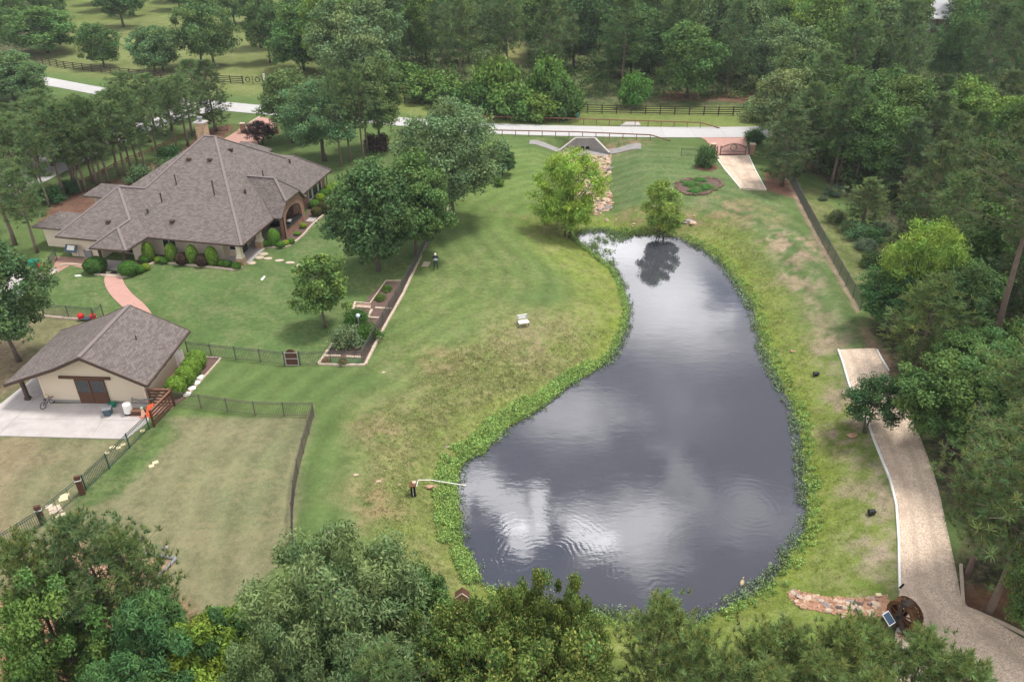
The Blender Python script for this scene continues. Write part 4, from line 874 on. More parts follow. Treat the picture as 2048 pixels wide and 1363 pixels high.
MB().box((gq[1][0]+.4, gq[1][1], 0), (.3, .3, 1.9), 0, True).build('gate_post', M_WINF, f)
iron_fence([(930, 330), (905, 400), (895, 415)], 'black iron fence running uphill behind the big spreading tree')
iron_fence([(893, 418), (868, 470), (845, 510), (801, 590), (778, 630), (751, 677), (725, 727)], 'black iron fence along the stone edged beds between the yard and the pond lawn')
iron_fence([(725, 728), (680, 728), (600, 729.5)], 'black iron fence along the low end of the garden bed, right of the arched gate')
iron_fence([(570, 730), (522, 724), (472, 719), (422, 714), (377, 708)], 'black iron fence from the arched wooden gate to the barn')
iron_fence([(350, 809), (409, 817), (465, 825), (520, 831), (590, 832), (628, 832)], 'bronze iron fence along the top of the dry pasture', M_IRONB)
iron_fence([(628, 833), (615, 880), (603, 922), (594, 960), (588, 1002), (585, 1043), (588, 1120), (592, 1190)], 'bronze iron fence on the right side of the dry pasture', M_IRONB)
iron_fence([(299, 858), (259, 897), (218, 938), (173, 980)], 'dark green iron fence running downhill from the corral corner', M_IRONG)
iron_fence([(88, 1050), (60, 1070), (10, 1100)], 'dark green iron fence beyond the double gate at the lower left', M_IRONG)
iron_fence([(1568, 340), (1610, 425), (1640, 482), (1705, 596), (1720, 620)], 'tall black mesh fence between the right lawn and the narrow meadow', mat('grey_mesh', (.1, .105, .095), .6, .1), 1.45, 2.4, .13, .012)
iron_fence([(88, 631), (127, 635), (167, 637), (190, 640)], 'black iron fence across the back of the left yard')
iron_fence([(190, 645), (208, 633)], 'short black iron fence panel at the rear corner of the barn')
iron_fence([(61, 567), (87, 560), (115, 520)], 'black iron fence beside the service yard slab')
iron_fence([(1362, 312), (1398, 312), (1430, 311)], 'low black iron fence left of the arched driveway gate', M_IRON, 1.1, 2.6, .2, .01)
iron_fence([(430, 262), (460, 263), (482, 264)], 'low iron fence left of the rear driveway gate', M_RAIL, 1.1, 2.6, .2, .012)
iron_fence([(166, 984), (131, 1021), (92, 1046)], 'low dark green double gate between two wooden posts at the lower left', M_IRONG, 1.2, 2.4, .9, .01, cat='gate', group=None)
for x, y, l in ((166, 988, 'brown wooden gate post at the upper end of the green double gate'), (88, 1048, 'brown wooden gate post at the lower end of the green double gate')):
    q = P(x, y); t_ = thing('gate_post', q, l, 'post', 'wooden gate posts'); MB().box((q[0], q[1], 0), (.36, .2, 1.55), .4, True).build('post_body', M_BROWN, t_); MB().box((q[0], q[1]-.02, 1.2), (.4, .24, .05), .4, True).build('post_band', M_WINF, t_)
# corral panels at the barn corner
def corral(a, b, l):
    a, b = P(*a), P(*b); t_ = thing('corral_fence', a, l, 'fence', 'brown plank corral panels'); m = MB()
    for k in range(5): m.beam((a[0], a[1], .2+k*.27), (b[0], b[1], .2+k*.27), .05, .13)
    m.build('planks', M_BROWN, t_)
    for p in (a, b): MB().box((p[0], p[1], 0), (.14, .14, 1.5), .2, True).build('post', M_BROWN, t_)
    MB().beam((a[0], a[1], 1.44), (b[0], b[1], 1.44), .16, .05).build('top_rail', M_RAIL, t_)
corral((304, 809), (349, 809), 'brown plank corral panel running out from the barn corner'); corral((349, 811), (309, 853), 'brown plank corral panel slanting down to the slab corner')
# arched wooden gate
a, b = P(571, 730), P(600, 730); t_ = thing('arched_gate', a, 'brown arched wooden gate with pale frame in the iron fence', 'gate'); m = MB(); n = 9; w_ = b[0]-a[0]-.24
pts = [(a[0]+.12, .06), (b[0]-.12, .06)]+[(b[0]-.12-w_*k/10, 1.25+.32*math.sin(math.pi*k/10)) for k in range(11)]
m.add([(x, a[1]-.03, z) for x, z in pts]+[(x, a[1]+.03, z) for x, z in pts], [tuple(range(13)), tuple(reversed(range(13, 26)))]+[(i, 13+i, 13+(i+1) % 13, (i+1) % 13) for i in range(13)])
gp = m.build('gate_panel', M_BROWN, t_); up_fix(gp)
fr = MB()
for z in (.06, .68, 1.25): fr.beam((a[0]+.05, a[1]-.06, z), (b[0]-.05, a[1]-.06, z), .04, .06)
for x in (a[0]+.08, b[0]-.08): fr.beam((x, a[1]-.06, 0), (x, a[1]-.06, 1.3), .06, .06)
fr.build('gate_frame', mat('pale_metal', (.4, .38, .36), .5), t_)
for x in (a[0]-.02, b[0]+.02): MB().box((x, a[1], 0), (.09, .09, 1.4), 0, True).build('post', M_IRON, t_)
# arched driveway gates
def drive_gate(xs, y, l, flipc=False):
    A, B = P(xs[0], y), P(xs[1], y); t_ = thing('driveway_gate', A, l, 'gate', 'arched iron driveway gates'); m = MB(); y0 = A[1]; L = B[0]-A[0]; n = 16
    top = [(A[0]+L*k/n, y0, 1.15+.5*math.sin(math.pi*k/n)) for k in range(n+1)]
    m.tube(top, .05, 6); m.tube([(p[0], p[1], p[2]-.14) for p in top], .03, 6); m.beam((A[0], y0, .12), (B[0], y0, .12), .06, .08); m.beam((A[0], y0, .55), (B[0], y0, .55), .04, .05)
    for k in range(1, 2*n): 
        x = A[0]+L*k/(2*n); m.beam((x, y0, .12), (x, y0, 1.05+.5*math.sin(math.pi*k/(2*n))), .018, .018)
    m.build('gate_leaf', M_BROWN, t_)
    c = (A[0]+L/2, y0-.06, 1.15); r = MB(); torus(r, c, .42, .06, (1, 0), 22, 6); e = r.build('ring_emblem', M_IRON, t_)
    d = MB(); d.tube([(c[0]+.3*math.cos(t), c[1]-.02, c[2]+.3*math.sin(t)) for t in np.linspace(R(50), R(310), 14)], [.02+.09*math.sin(math.pi*k/13) for k in range(14)], 6); d.build('crescent_emblem', M_STONE, t_)
    for x in (A[0]-.5, A[0]-.02, B[0]+.02, B[0]+.5): MB().box((x, y0, 0), (.12, .12, 1.35), 0, True).build('post', M_IRON, t_)
    for x in (A[0]-1.0, B[0]+1.0):
        p = MB().box((x, y0+.4, 0), (.6, .6, 1.45), 0, True).build('pillar', M_BRICK, t_); MB().box((x, y0+.4, 1.45), (.75, .75, .12), 0, True).build('pillar_cap', M_STONE, t_)
drive_gate((1440, 1490), 310.5, 'wide arched iron gate with a round emblem across the right brick driveway')
drive_gate((499, 540), 268, 'arched iron gate with a round emblem on the rear driveway, half hidden by trees')

# ================================================================== STONE EDGINGS AND BEDS
def edge(px, l, w=.22, h=.16, m=M_STONE, gr='stone edgings'): return curb('stone_edging', PL(px), m, w, h, l, 'edging', gr, None, .55, .12)
edge([(905, 402), (845, 505), (806, 590), (783, 630), (757, 677), (731, 730)], 'tan stone edging along the outside of the iron fence by the pond lawn')
edge([(637, 729), (680, 731), (731, 731)], 'tan stone edging along the lowest end of the garden bed')
edge([(637, 729), (672, 679)], 'pale stone edging on the left side of the lower garden bed')
edge([(648, 713), (682, 713)], 'short pale stone row inside the lower bed, left half'); edge([(692, 714), (726, 717)], 'short pale stone row inside the lower bed, right half')
edge([(711, 615), (741, 617)], 'pale stone row at the top of the small square bed'); edge([(750, 617), (783, 619)], 'pale stone row across the middle bed beside the fence'); edge([(744, 620), (736, 636), (759, 637)], 'L shaped stone row above the dark green bushes')
edge([(711, 605), (740, 608), (772, 562), (802, 562)], 'thin brown edging round the upper garden bed', .12, .12); edge([(711, 605), (706, 620)], 'short stone edging left of the square bed')
edge([(531, 496), (570, 495.5), (584, 490), (606, 472), (625, 450), (655, 424), (661, 418), (657, 412)], 'curving stone edging of the bed below the brick arch')
edge([(645, 408), (668, 388)], 'stone edging by the far corner of the brick wing')
edge([(244, 555), (262, 552), (290, 535), (312, 524), (350, 528), (420, 535), (470, 541), (486, 534)], 'long stone edging of the shrub bed in front of the house')
edge([(120, 532), (139, 529), (180, 533)], 'stone edging of the pink gravel strip by the garage wall')
edge([(187, 540), (190, 549), (212, 552)], 'stone edging under the left clipped hedge')
edge([(88, 633), (127, 637), (160, 639)], 'pale rocks lining the fence behind the left yard')
edge([(85, 570), (110, 545)], 'reddish edging beside the service yard slab')
def bed(px, m=M_MULCH, h=.05, name='mulch_bed'): return structure(MB().prism([PZ(x, y, h)[:2] for x, y in px], -.05, h).build(name, m))
bed([(486, 533), (470, 540), (420, 534), (350, 527), (312, 523), (290, 534), (262, 551), (246, 553), (250, 530), (285, 515), (455, 515), (480, 527)])
bed([(531, 495), (570, 494.5), (584, 489), (606, 471), (625, 449), (655, 423), (660, 418), (656, 413), (642, 405), (668, 386), (655, 384), (620, 410), (605, 445), (565, 478), (530, 480)], h=.04)
bed([(640, 728), (672, 681), (740, 590), (772, 563), (801, 563), (840, 508), (843, 508), (808, 580), (755, 677), (730, 729)], h=.045)
structure(MB().prism([PZ(x, y, .07)[:2] for x, y in [(650, 714), (726, 717), (729, 729), (641, 728)]], -.05, .06).build('bed_lawn', mat('bed_grass', (.07, .13, .05), 1, .4, 4, fine=(12, .4))))
bed([(714, 607), (742, 609), (742, 616), (712, 614)], M_PINKROCK, .065, 'gravel_patch')
tag(MB().prism([P(x, y)[:2] for x, y in [(848, 524.5), (861, 524.5), (856, 533), (843, 533)]], 0, .08).build('stone_slab', M_STONE), 'square tan slab on the grass just left of the person', 'slab')
bed([(185, 540), (189, 549), (213, 552), (208, 530), (190, 528)], h=.06)
for i, (x, y, l) in enumerate([(1040, 648, '')][:0]): pass
# round flower bed
fc = P(1397, 373); ring_pts = []
for k in range(44):
    t = 2*math.pi*k/44; rr_ = 1+.12*math.sin(2*t+.6)+.08*math.sin(3*t); p = P(1397+42*rr_*math.cos(t), 373-17*rr_*math.sin(t)); ring_pts.append(p)
bedm = MB(); pp = [(p[0], p[1], th(p[0], p[1])+.05) for p in ring_pts]; c0 = (fc[0], fc[1], fc[2]+.07); bedm.add([c0]+pp, [(0, 1+(k+1) % 44, 1+k) for k in range(44)]); bo = bedm.build('flower_bed_soil', M_MULCH); up_fix(bo); structure(bo)
if bo.data.polygons[0].normal.z < 0: bo.data.flip_normals()
fb = thing('flower_bed', fc, 'bean shaped flower bed ringed with reddish brown rocks on the far lawn', 'flower bed'); m = MB()
for k, p in enumerate(ring_pts): m.blob((p[0]+random.uniform(-.1, .1), p[1]+random.uniform(-.15, .15), p[2]+.1), (random.uniform(.22, .36), random.uniform(.2, .3), random.uniform(.14, .22)), 6, 4, .25, k)
m.build('rock_ring', mat('red_rock', (.18, .12, .09), .9, .35, 4), fb); m = MB()
for k in range(9): m.blob((fc[0]-.9+k*.2, fc[1]+.9-abs(k-4)*.1, fc[2]+.12), (.22, .2, .2), 6, 4, .25, 100+k)
m.build('inner_rock_row', MATS['red_rock'], fb)

# ================================================================== CULVERT
def culvert():
    Yw = HW[1]+1.2; zt = .12; t_ = thing('culvert_headwall', (HW[0], Yw, -1.7), 'grey concrete culvert headwall with two round pipe mouths and flared wings', 'culvert')
    xl, xr = PZ(1152.5, 277, zt)[0], PZ(1188.5, 277, zt)[0]; Yw = PZ(1170, 277, zt)[1]
    cl, cr = PZ(1119, 304.5, -1.6), PZ(1217, 308, -1.6)
    m = MB(); m.box(((xl+xr)/2, Yw+.15, -.85), (xr-xl, .3, 1.94+.1)); 
    for (xa, c, sx) in ((xl, cl, -1), (xr, cr, 1)):
        m.hexa([(xa, Yw, -1.95), (xa+sx*.28, Yw+.3, -1.95), (c[0]+sx*.28, c[1], -1.95), (c[0], c[1], -1.95), (xa, Yw, zt), (xa+sx*.28, Yw+.3, zt), (c[0]+sx*.28, c[1], -1.45), (c[0], c[1], -1.45)])
    o = m.build('headwall', M_CONCD, t_); up_fix(o)
    cm = MB(); cm.box(((xl+xr)/2, Yw+.14, zt+.06), (xr-xl+.2, .4, .12))
    for (xa, c, sx) in ((xl, cl, -1), (xr, cr, 1)): cm.beam((xa+sx*.1, Yw+.1, zt+.06), (c[0]+sx*.12, c[1], -1.39), .34, .12)
    cm.build('coping', M_CONC, t_)
    for px in (1164.5, 1175.2):
        p = isect(px, 295.8, (0, Yw, 0), (0, 1, 0)); r = MB(); r.tube([(p[0], Yw-.06, p[2]), (p[0], Yw+.02, p[2])], .4, 16); r.build('pipe_rim', M_CONC, t_)
        d = MB(); d.tube([(p[0], Yw-.075, p[2]), (p[0], Yw-.03, p[2])], .33, 16); d.build('pipe_mouth', M_DARK, t_)
    ap = [(xl, Yw-.02), (xr, Yw-.02), (cr[0], cr[1]), (cr[0]-.3, cr[1]-1.2), (HW[0]+1, cl[1]-1.5), (cl[0]+.2, cl[1]-1.2), (cl[0], cl[1])]
    MB().prism(ap, -1.85, -1.62).build('apron', M_CONCD, t_)
    return cl, cr
CL, CR = culvert()
def flume(l, r, lab):
    o, L, Rr = ribbon('concrete_flume', l, r, M_CONCD, .07, .4, 5, 1); tag(o, lab, 'drain channel', 'concrete flumes beside the culvert')
    ids = o.data
flume([P(1060, 281), P(1078, 281), P(1098, 289), P(1124, 300)], [P(1058, 289), P(1076, 291), P(1096, 298), P(1116, 306)], 'curved concrete drain strip left of the culvert')
flume([P(1216, 299), P(1235, 297), P(1258, 289), P(1282, 288)], [P(1222, 309), P(1243, 305), P(1262, 300), P(1282, 299)], 'curved concrete drain strip right of the culvert')
# rocks
def rock_mesh(name, m, seed):
    r = random.Random(seed); b = MB().blob((0, 0, .25), (.5, .38*r.uniform(.8, 1.3), .28*r.uniform(.7, 1.3)), 8, 5, .22, seed); o = b.build(name, m); me_ = o.data; bpy.data.objects.remove(o); return me_
RM = [mat('rock_pale', (.55, .42, .32), .9, .3, 3), mat('rock_tan', (.45, .28, .18), .9, .3, 3), mat('rock_grey', (.3, .26, .25), .9, .3, 3), mat('rock_dark', (.1, .085, .08), .9, .3, 3)]
RMESH = [[rock_mesh('rock', m, i*7+k) for k in range(3)] for i, m in enumerate(RM)]
def scatter_rocks(region_px, n, size, label, name, group, wts=(5, 3, 3, 1)):
    xs = [p[0] for p in region_px]; ys = [p[1] for p in region_px]; poly = np.array(region_px, float); c = 0
    while c < n:
        x, y = random.uniform(min(xs), max(xs)), random.uniform(min(ys), max(ys))
        if poly_sd(np.array([x]), np.array([y]), poly)[0] > 0: continue
        p = P(x, y); k = random.choices(range(4), wts)[0]; o = bpy.data.objects.new(name, random.choice(RMESH[k])); COL.objects.link(o)
        s = size*random.uniform(.6, 1.5); o.location = (p[0], p[1], p[2]-.03); o.scale = (s*random.uniform(.9, 1.5), s, s*random.uniform(.6, 1.1)); o.rotation_euler = (random.uniform(-.3, .3), random.uniform(-.3, .3), random.uniform(0, 6.3))
        yy = (y-min(ys))/(max(ys)-min(ys)); xx = (x-min(xs))/(max(xs)-min(xs)); f_ = yy if max(ys)-min(ys) > 60 else xx; pp_ = (['upper', 'middle', 'lower'] if max(ys)-min(ys) > 60 else ['left', 'middle', 'right'])[min(2, int(f_*3))]
        tag(o, '%s %s %s, %s part' % ('large' if s > size*1.05 else 'small', ['cream', 'tan', 'grey', 'blackish'][k], label, pp_), 'rock', group); c += 1
def rubble(region_px, n, size, label, m):
    xs = [p[0] for p in region_px]; ys = [p[1] for p in region_px]; poly = np.array(region_px, float); b = MB(); c = 0
    while c < n:
        x, y = random.uniform(min(xs), max(xs)), random.uniform(min(ys), max(ys))
        if poly_sd(np.array([x]), np.array([y]), poly)[0] > 0: continue
        p = P(x, y); s = size*random.uniform(.5, 1.4); b.blob((p[0], p[1], p[2]+.02), (s*random.uniform(.7, 1.4), s, s*.6), 5, 3, .3, c); c += 1
    stuff(b.build('rubble', m), label, 'rubble')
RUBM = mat('rubble_stone', (.5, .35, .26), .95, .5, 2.2, fine=(7, .45))
chan = [(1116, 307), (1160, 310), (1222, 309), (1221, 340), (1216, 360), (1223, 395), (1221, 418), (1195, 432), (1160, 432), (1148, 400), (1140, 350), (1112, 330)]
rubble(chan, 1500, .2, 'broken pale stone filling the drainage channel', RUBM)
scatter_rocks(chan, 150, .62, 'angular rock in the stone lined drainage channel', 'channel_rock', 'rocks of the drainage channel')
strm = [(1576, 1184), (1592, 1180), (1640, 1192), (1700, 1197), (1775, 1190), (1778, 1228), (1740, 1240), (1690, 1232), (1640, 1222), (1600, 1214), (1578, 1198)]
rubble(strm, 900, .1, 'small reddish stone filling the dry stream by the water wheel', mat('rubble_red', (.42, .24, .16), .95, .5, 2.2, fine=(7, .45)))
scatter_rocks(strm, 85, .34, 'flat rock in the dry stream by the waterwheel', 'stream_rock', 'rocks of the dry stream', (4, 6, 2, 1))
scatter_rocks([(1345, 430), (1395, 432), (1390, 450), (1330, 448)], 10, .45, 'rock by the far pond shore right of the small willow', 'shore_rock', 'loose rocks on the far shore', (5, 2, 2, 0))
scatter_rocks([(1200, 425), (1330, 440), (1300, 455), (1190, 450)], 14, .28, 'pebble on the muddy far shore', 'pebble', 'pebbles on the far shore', (6, 2, 1, 0))
p = P(1370, 443); o = bpy.data.objects.new('flat_rock', RMESH[2][0]); COL.objects.link(o); o.location = (p[0], p[1], p[2]-.1); o.scale = (2.2, 1.4, .7); tag(o, 'large flat grey rock on the shore right of the small willow', 'rock')
for x, y, s, k, l in [(712, 950, .35, 0, 'pale stone in the grass left of the wooden feeder post'), (757, 963, .35, 0, 'pale stone on the worn track near the feeder'), (767, 735+10, .3, 0, 'small white stone in the lawn below the garden fence'), (798, 969, .2, 0, 'tiny white stone just left of the wooden feeder'), (657, 1066, .35, 0, 'pale stone in the grass left of the big grey green tree'), (1586, 703, .45, 1, 'reddish stone slab on the right bank'), (1704, 872, .7, 1, 'reddish brown rock on the right bank below the crape myrtle'), (895, 893, .25, 2, 'grey stone among the shore weeds'), (330, 1095, .4, 2, 'small stone beside the dirt patch in the pasture'), (763, 640-5, .3, 3, 'dark stone in the garden bed')]:
    p = P(x, y); o = bpy.data.objects.new('stone', RMESH[k][int(x) % 3]); COL.objects.link(o); o.location = (p[0], p[1], p[2]-.03); o.scale = (s*1.2, s, s*.7); tag(o, l, 'stone')
# pavers in the pasture
def pavers(pts, labs, s=.38, m=M_STONE):
    for i_, ((x, y), l) in enumerate(zip(pts, labs)): p = P(x, y); tag(MB().box((p[0], p[1], th(p[0], p[1])), (s*random.uniform(.85, 1.1), s*.8, .05+.006*i_), R(30)+random.uniform(-.06, .06), True).build('paver', m), l, 'paver', 'loose pavers')
pavers([(303, 932), (311, 925)], ['lower cream paver of the pair in the pasture', 'upper cream paver of the pair in the pasture'], .38, mat('cream_stone', (.6, .52, .32), .9))
pv = [(98, 1013), (104, 1018), (107, 1025), (114, 1014), (116, 1018), (118, 1021), (112, 1037), (118, 1042), (124, 1031)]
pavers(pv, ['pinkish paver of the little path crossing the green double gate']*9, .42)
pavers([(126, 992), (131, 991), (124, 999), (130, 998)], ['yellowish cream paver beside the middle post of the double gate']*4, .42, MATS['cream_stone'])
pavers([(252, 873), (262, 868), (225, 895), (238, 896), (285, 862), (215, 907), (247, 890)], ['pale stepping stone in the grass along the green fence by the slab']*7, .35, MATS['cream_stone'])

# ================================================================== PERSON
def person(q):
    me = bpy.data.meshes.new('person'); J = {}; V = []; E_ = []; RD = []
    def j(n, p, r, par=None):
        J[n] = len(V); V.append((p[0], p[1], p[2])); RD.append(r)
        if par: E_.append((J[par], J[n]))
    j('pel', (0, 0, .95), .15); j('waist', (0, 0, 1.1), .14, 'pel'); j('chest', (0, .0, 1.32), .17, 'waist'); j('neck', (0, -.03, 1.5), .06, 'chest'); j('head0', (0, -.06, 1.58), .085, 'neck'); j('head1', (0, -.08, 1.68), .1, 'head0'); j('head2', (0, -.07, 1.76), .07, 'head1')
    for s, n in ((-1, 'l'), (1, 'r')):
        j('hip'+n, (s*.1, 0, .88), .1, 'pel'); j('kn'+n, (s*.16, -.03 if s > 0 else .02, .48), .065, 'hip'+n); j('an'+n, (s*.2, .03, .09), .045, 'kn'+n); j('toe'+n, (s*.22, -.14, .04), .04, 'an'+n)
        j('sh'+n, (s*.2, 0, 1.42), .075, 'chest'); j('el'+n, (s*.28, .02, 1.15), .05, 'sh'+n); j('wr'+n, (s*.1, -.28, 1.14), .033, 'el'+n); j('pa'+n, (s*.07, -.35, 1.14), .036, 'wr'+n)
        for k in range(4): j('f%d' % k+n, (s*(.085-.022*k), -.41, 1.155-.012*k), .011, 'pa'+n); j('g%d' % k+n, (s*(.07-.018*k), -.43+.004*k, 1.12-.01*k), .009, 'f%d' % k+n)
        j('th'+n, (s*.03, -.36, 1.18), .012, 'pa'+n)
    me.from_pydata(V, E_, []); o = bpy.data.objects.new('person', me); COL.objects.link(o)
    sk = o.modifiers.new('s', 'SKIN'); 
    for i, r in enumerate(RD): me.skin_vertices[0].data[i].radius = (r, r*(.75 if i < 3 else 1))
    me.skin_vertices[0].data[0].use_root = True
    o.modifiers.new('b', 'SUBSURF').levels = 1; o.modifiers['b'].render_levels = 1
    dg = bpy.context.evaluated_depsgraph_get(); m2 = bpy.data.meshes.new_from_object(o.evaluated_get(dg)); bpy.data.objects.remove(o)
    m2.materials.clear()
    for mm in (mat('skin', (.5, .3, .22), .6), mat('navy_shirt', (.015, .018, .04), .9), mat('dark_jeans', (.02, .045, .055), .9), mat('pale_sleeve', (.5, .5, .55), .8), M_BLACK): m2.materials.append(mm)
    for p in m2.polygons:
        x, y, z = p.center
        p.material_index = 4 if z < .1 else 2 if z < .98 else 0 if z > 1.5 else (0 if y < -.3 else 3 if (y < -.07 and z < 1.22) else 1)
        p.use_smooth = True
    root = bpy.data.objects.new('person', m2); COL.objects.link(root); root.location = q; root.rotation_euler = (0, 0, .1)
    tag(root, 'person in white cap, navy top and dark jeans standing on the lawn, holding a controller', 'person')
    cap = MB().blob((0, -.07, 1.74), (.115, .13, .09), 12, 6); cap.box((0, -.2, 1.72), (.15, .14, .02)); co_ = cap.build('cap', M_WHITE, root)
    MB().blob((0, -.0, 1.64), (.09, .08, .07), 10, 6).build('hair', mat('grey_hair', (.3, .28, .26), .8), root)
    return root
pq = P(872, 538); person(pq)
tag(MB().box((0, 0, 0), (.24, .12, .05)).build('remote_controller', M_GREY), 'grey drone controller held in the hands of the person', 'controller').location = (pq[0]+.035, pq[1]-.42, pq[2]+1.18)

# ================================================================== BENCH
q = P(1046, 650); t_ = thing('garden_bench', q, 'white slatted bench standing alone on the pond lawn', 'bench'); ba = R(18)
def br(x, y): return (q[0]+x*math.cos(ba)-y*math.sin(ba), q[1]+x*math.sin(ba)+y*math.cos(ba))
MB().box((*br(0, -.2), q[2]+.42), (.95, .42, .06), ba).build('seat', M_WHITE, t_); MB().box((*br(0, .3), q[2]+.75), (.95, .07, .4), ba).build('backrest', M_WHITE, t_); MB().box((*br(0, .12), q[2]+.45), (.9, .12, .04), ba).build('seat_slat', M_WHITE, t_)
for x in (-.4, .4):
    for y in (-.35, .3): MB().box((*br(x, y), q[2]), (.07, .07, .42 if y < 0 else .9), ba, True).build('leg', M_GREY, t_)
# feeder post and pvc pipe
q = P(827, 990); t_ = thing('feeder_post', q, 'dark rusty wooden box post with a round tan cap at the pond edge', 'post')
MB().box((q[0], q[1], q[2]), (.34, .34, .95), .15, True).build('box_body', M_DARK, t_); MB().box((q[0], q[1], q[2]+.95), (.5, .5, .05), .15, True).build('box_lid', M_RUST, t_); MB().lathe((q[0]+.1, q[1]+.1, q[2]+1.0), [(.14, 0), (.14, .12), (.02, .14)], 12).build('cap', M_STONE, t_); MB().box((q[0]+.02, q[1]-.18, q[2]+.1), (.04, .02, .75), .15, True).build('strip', M_WINF, t_)
a, b, c, d = P(833, 975), P(837, 967), P(862, 968), P(933, 985)
t_ = thing('water_pipe', a, 'thin white pipe reaching from the box post out over the pond', 'pipe')
MB().tube([(a[0], a[1], a[2]+.1), (b[0], b[1], b[2]+.35), (c[0], c[1], c[2]+.4), (d[0], d[1], WATER_Z+.45)], .035, 8).build('pipe_run', M_PVC, t_)
for f_ in (.25, .75): x = c[0]+(d[0]-c[0])*f_*.5; y = c[1]+(d[1]-c[1])*f_*.5; MB().beam((x, y, th(x, y)-.1), (x, y, th(x, y)+.42), .05, .05).build('support', M_RUST, t_)
for x, y, l in ((858, 976, 'brown stone block under the white pipe'), (870, 975, 'small tan stone block beside the pipe support')):
    p = P(x, y); o = bpy.data.objects.new('stone_block', RMESH[1][0]); COL.objects.link(o); o.location = p; o.scale = (.6, .5, .6); tag(o, l, 'stone')
# buckets
for x, y, l in ((1632, 751, 'black plastic bucket tipped over on the right bank'), (1743, 1028, 'dark blue black bucket in the grass near the gravel drive edge')):
    q = P(x, y); t_ = thing('bucket', q, l, 'bucket', 'dark buckets on the right bank'); a = Vector((q[0]-.2, q[1], q[2]+.18)); b = a+Vector((.4, .08, .03)); MB().tube([a, b], [.2, .16], 14).build('bucket_body', M_BLACK, t_); MB().tube([a+Vector((-.02, 0, 0)), a+Vector((.02, 0, 0))], .22, 14).build('rim', M_BLACK, t_)
# duck
q = PZ(1484, 1166, WATER_Z); t_ = thing('duck', q, 'tan and grey duck floating alone on the pond near the right shore', 'duck')
m = MB(); n = 12; ring_ = []
prof_ = [(-.3, .01, .1), (-.22, .07, .09), (-.1, .12, .08), (.05, .13, .08), (.15, .1, .1), (.2, .06, .18), (.21, .045, .26), (.235, .055, .32), (.27, .04, .33), (.33, .018, .31)]
m.tube([(q[0]-.0+p_[0]*.45, q[1]+p_[0]*.9, q[2]+p_[2]*.75) for p_ in prof_], [p_[1] for p_ in prof_], 12); m.build('duck_body', mat('duck_tan', (.5, .38, .24), .8, .25, 12), t_, True)
MB().blob((q[0]+.11, q[1]+.2, q[2]+.235), (.05, .06, .045), 10, 6).build('head_feathers', M_DWOOD, t_)
# birdhouse shaped sign board
q = P(925, 1200); t_ = thing('small_shelter', q, 'small reddish gabled shelter half hidden in the weeds below the pond', 'shelter')
m = MB(); w_, h_ = .62, .5
m.add([(q[0]-w_/2, q[1]-.2, q[2]), (q[0]+w_/2, q[1]-.2, q[2]), (q[0]+w_/2, q[1]-.2, q[2]+h_), (q[0], q[1]-.2, q[2]+h_+.3), (q[0]-w_/2, q[1]-.2, q[2]+h_), (q[0]-w_/2, q[1]+.2, q[2]), (q[0]+w_/2, q[1]+.2, q[2]), (q[0]+w_/2, q[1]+.2, q[2]+h_), (q[0], q[1]+.2, q[2]+h_+.3), (q[0]-w_/2, q[1]+.2, q[2]+h_)], [(0, 1, 2, 3, 4), (9, 8, 7, 6, 5), (0, 5, 6, 1), (1, 6, 7, 2), (2, 7, 8, 3), (3, 8, 9, 4), (4, 9, 5, 0)])
m.build('box_body', mat('faded_red_wood', (.3, .16, .14), .9, .2, 5), t_)
for s_ in (-1, 1): MB().beam((q[0]+s_*.42, q[1]-.22, q[2]+h_-.08), (q[0], q[1]-.22, q[2]+h_+.34), .06, .05).build('roof_trim', M_STONE, t_); MB().hexa([(q[0], q[1]-.25, q[2]+h_+.31), (q[0]+s_*.42, q[1]-.25, q[2]+h_-.12), (q[0]+s_*.42, q[1]+.25, q[2]+h_-.12), (q[0], q[1]+.25, q[2]+h_+.31), (q[0], q[1]-.25, q[2]+h_+.36), (q[0]+s_*.44, q[1]-.25, q[2]+h_-.07), (q[0]+s_*.44, q[1]+.25, q[2]+h_-.07), (q[0], q[1]+.25, q[2]+h_+.36)]).build('roof_board', M_BROWN, t_)
# white ball ornament among the bushes
q = P(718, 652); t_ = thing('gazing_ball', q, 'pale blue white ball ornament between the garden bushes', 'ornament'); MB().tube([(q[0], q[1], 0), (q[0], q[1], .95)], .06, 8).build('pedestal', M_CONC, t_); MB().blob((q[0], q[1], 1.08), .2, 14, 9).build('ball', mat('pale_ball', (.65, .75, .78), .3), t_, True)
# pipe frame in the pasture
a, b, c = P(215, 1095), P(353, 1118), P(342, 1132); t_ = thing('timber_border', a, 'grey pole border at the corner of the reddish dirt patch', 'border'); MB().tube([(a[0], a[1], .1), (b[0], b[1], .1)], .09, 8).build('pole', M_GREY, t_); MB().tube([(b[0], b[1], .1), (c[0]-1, c[1]-2.5, .1)], .09, 8).build('pole', M_GREY, t_)
# hydrant at the road (teal post), mail post
q = P(1155, 238); t_ = thing('utility_marker', q, 'small teal utility post beside the far guard rail', 'post'); MB().box((q[0], q[1], 0), (.35, .35, .9), 0, True).build('marker_body', mat('teal_paint', (.05, .22, .22), .6), t_); MB().lathe((q[0], q[1], .9), [(.2, 0), (.02, .15)], 8).build('marker_cap', MATS['teal_paint'], t_)
q = PL([(1240, 253), (1252, 246), (1277, 246), (1282, 253)]); m = MB(); m.prism([p[:2] for p in q], -.1, .18); tag(m.build('culvert_slab', M_CONC), 'pale concrete slab of the far culvert mouth beyond the road', 'slab')

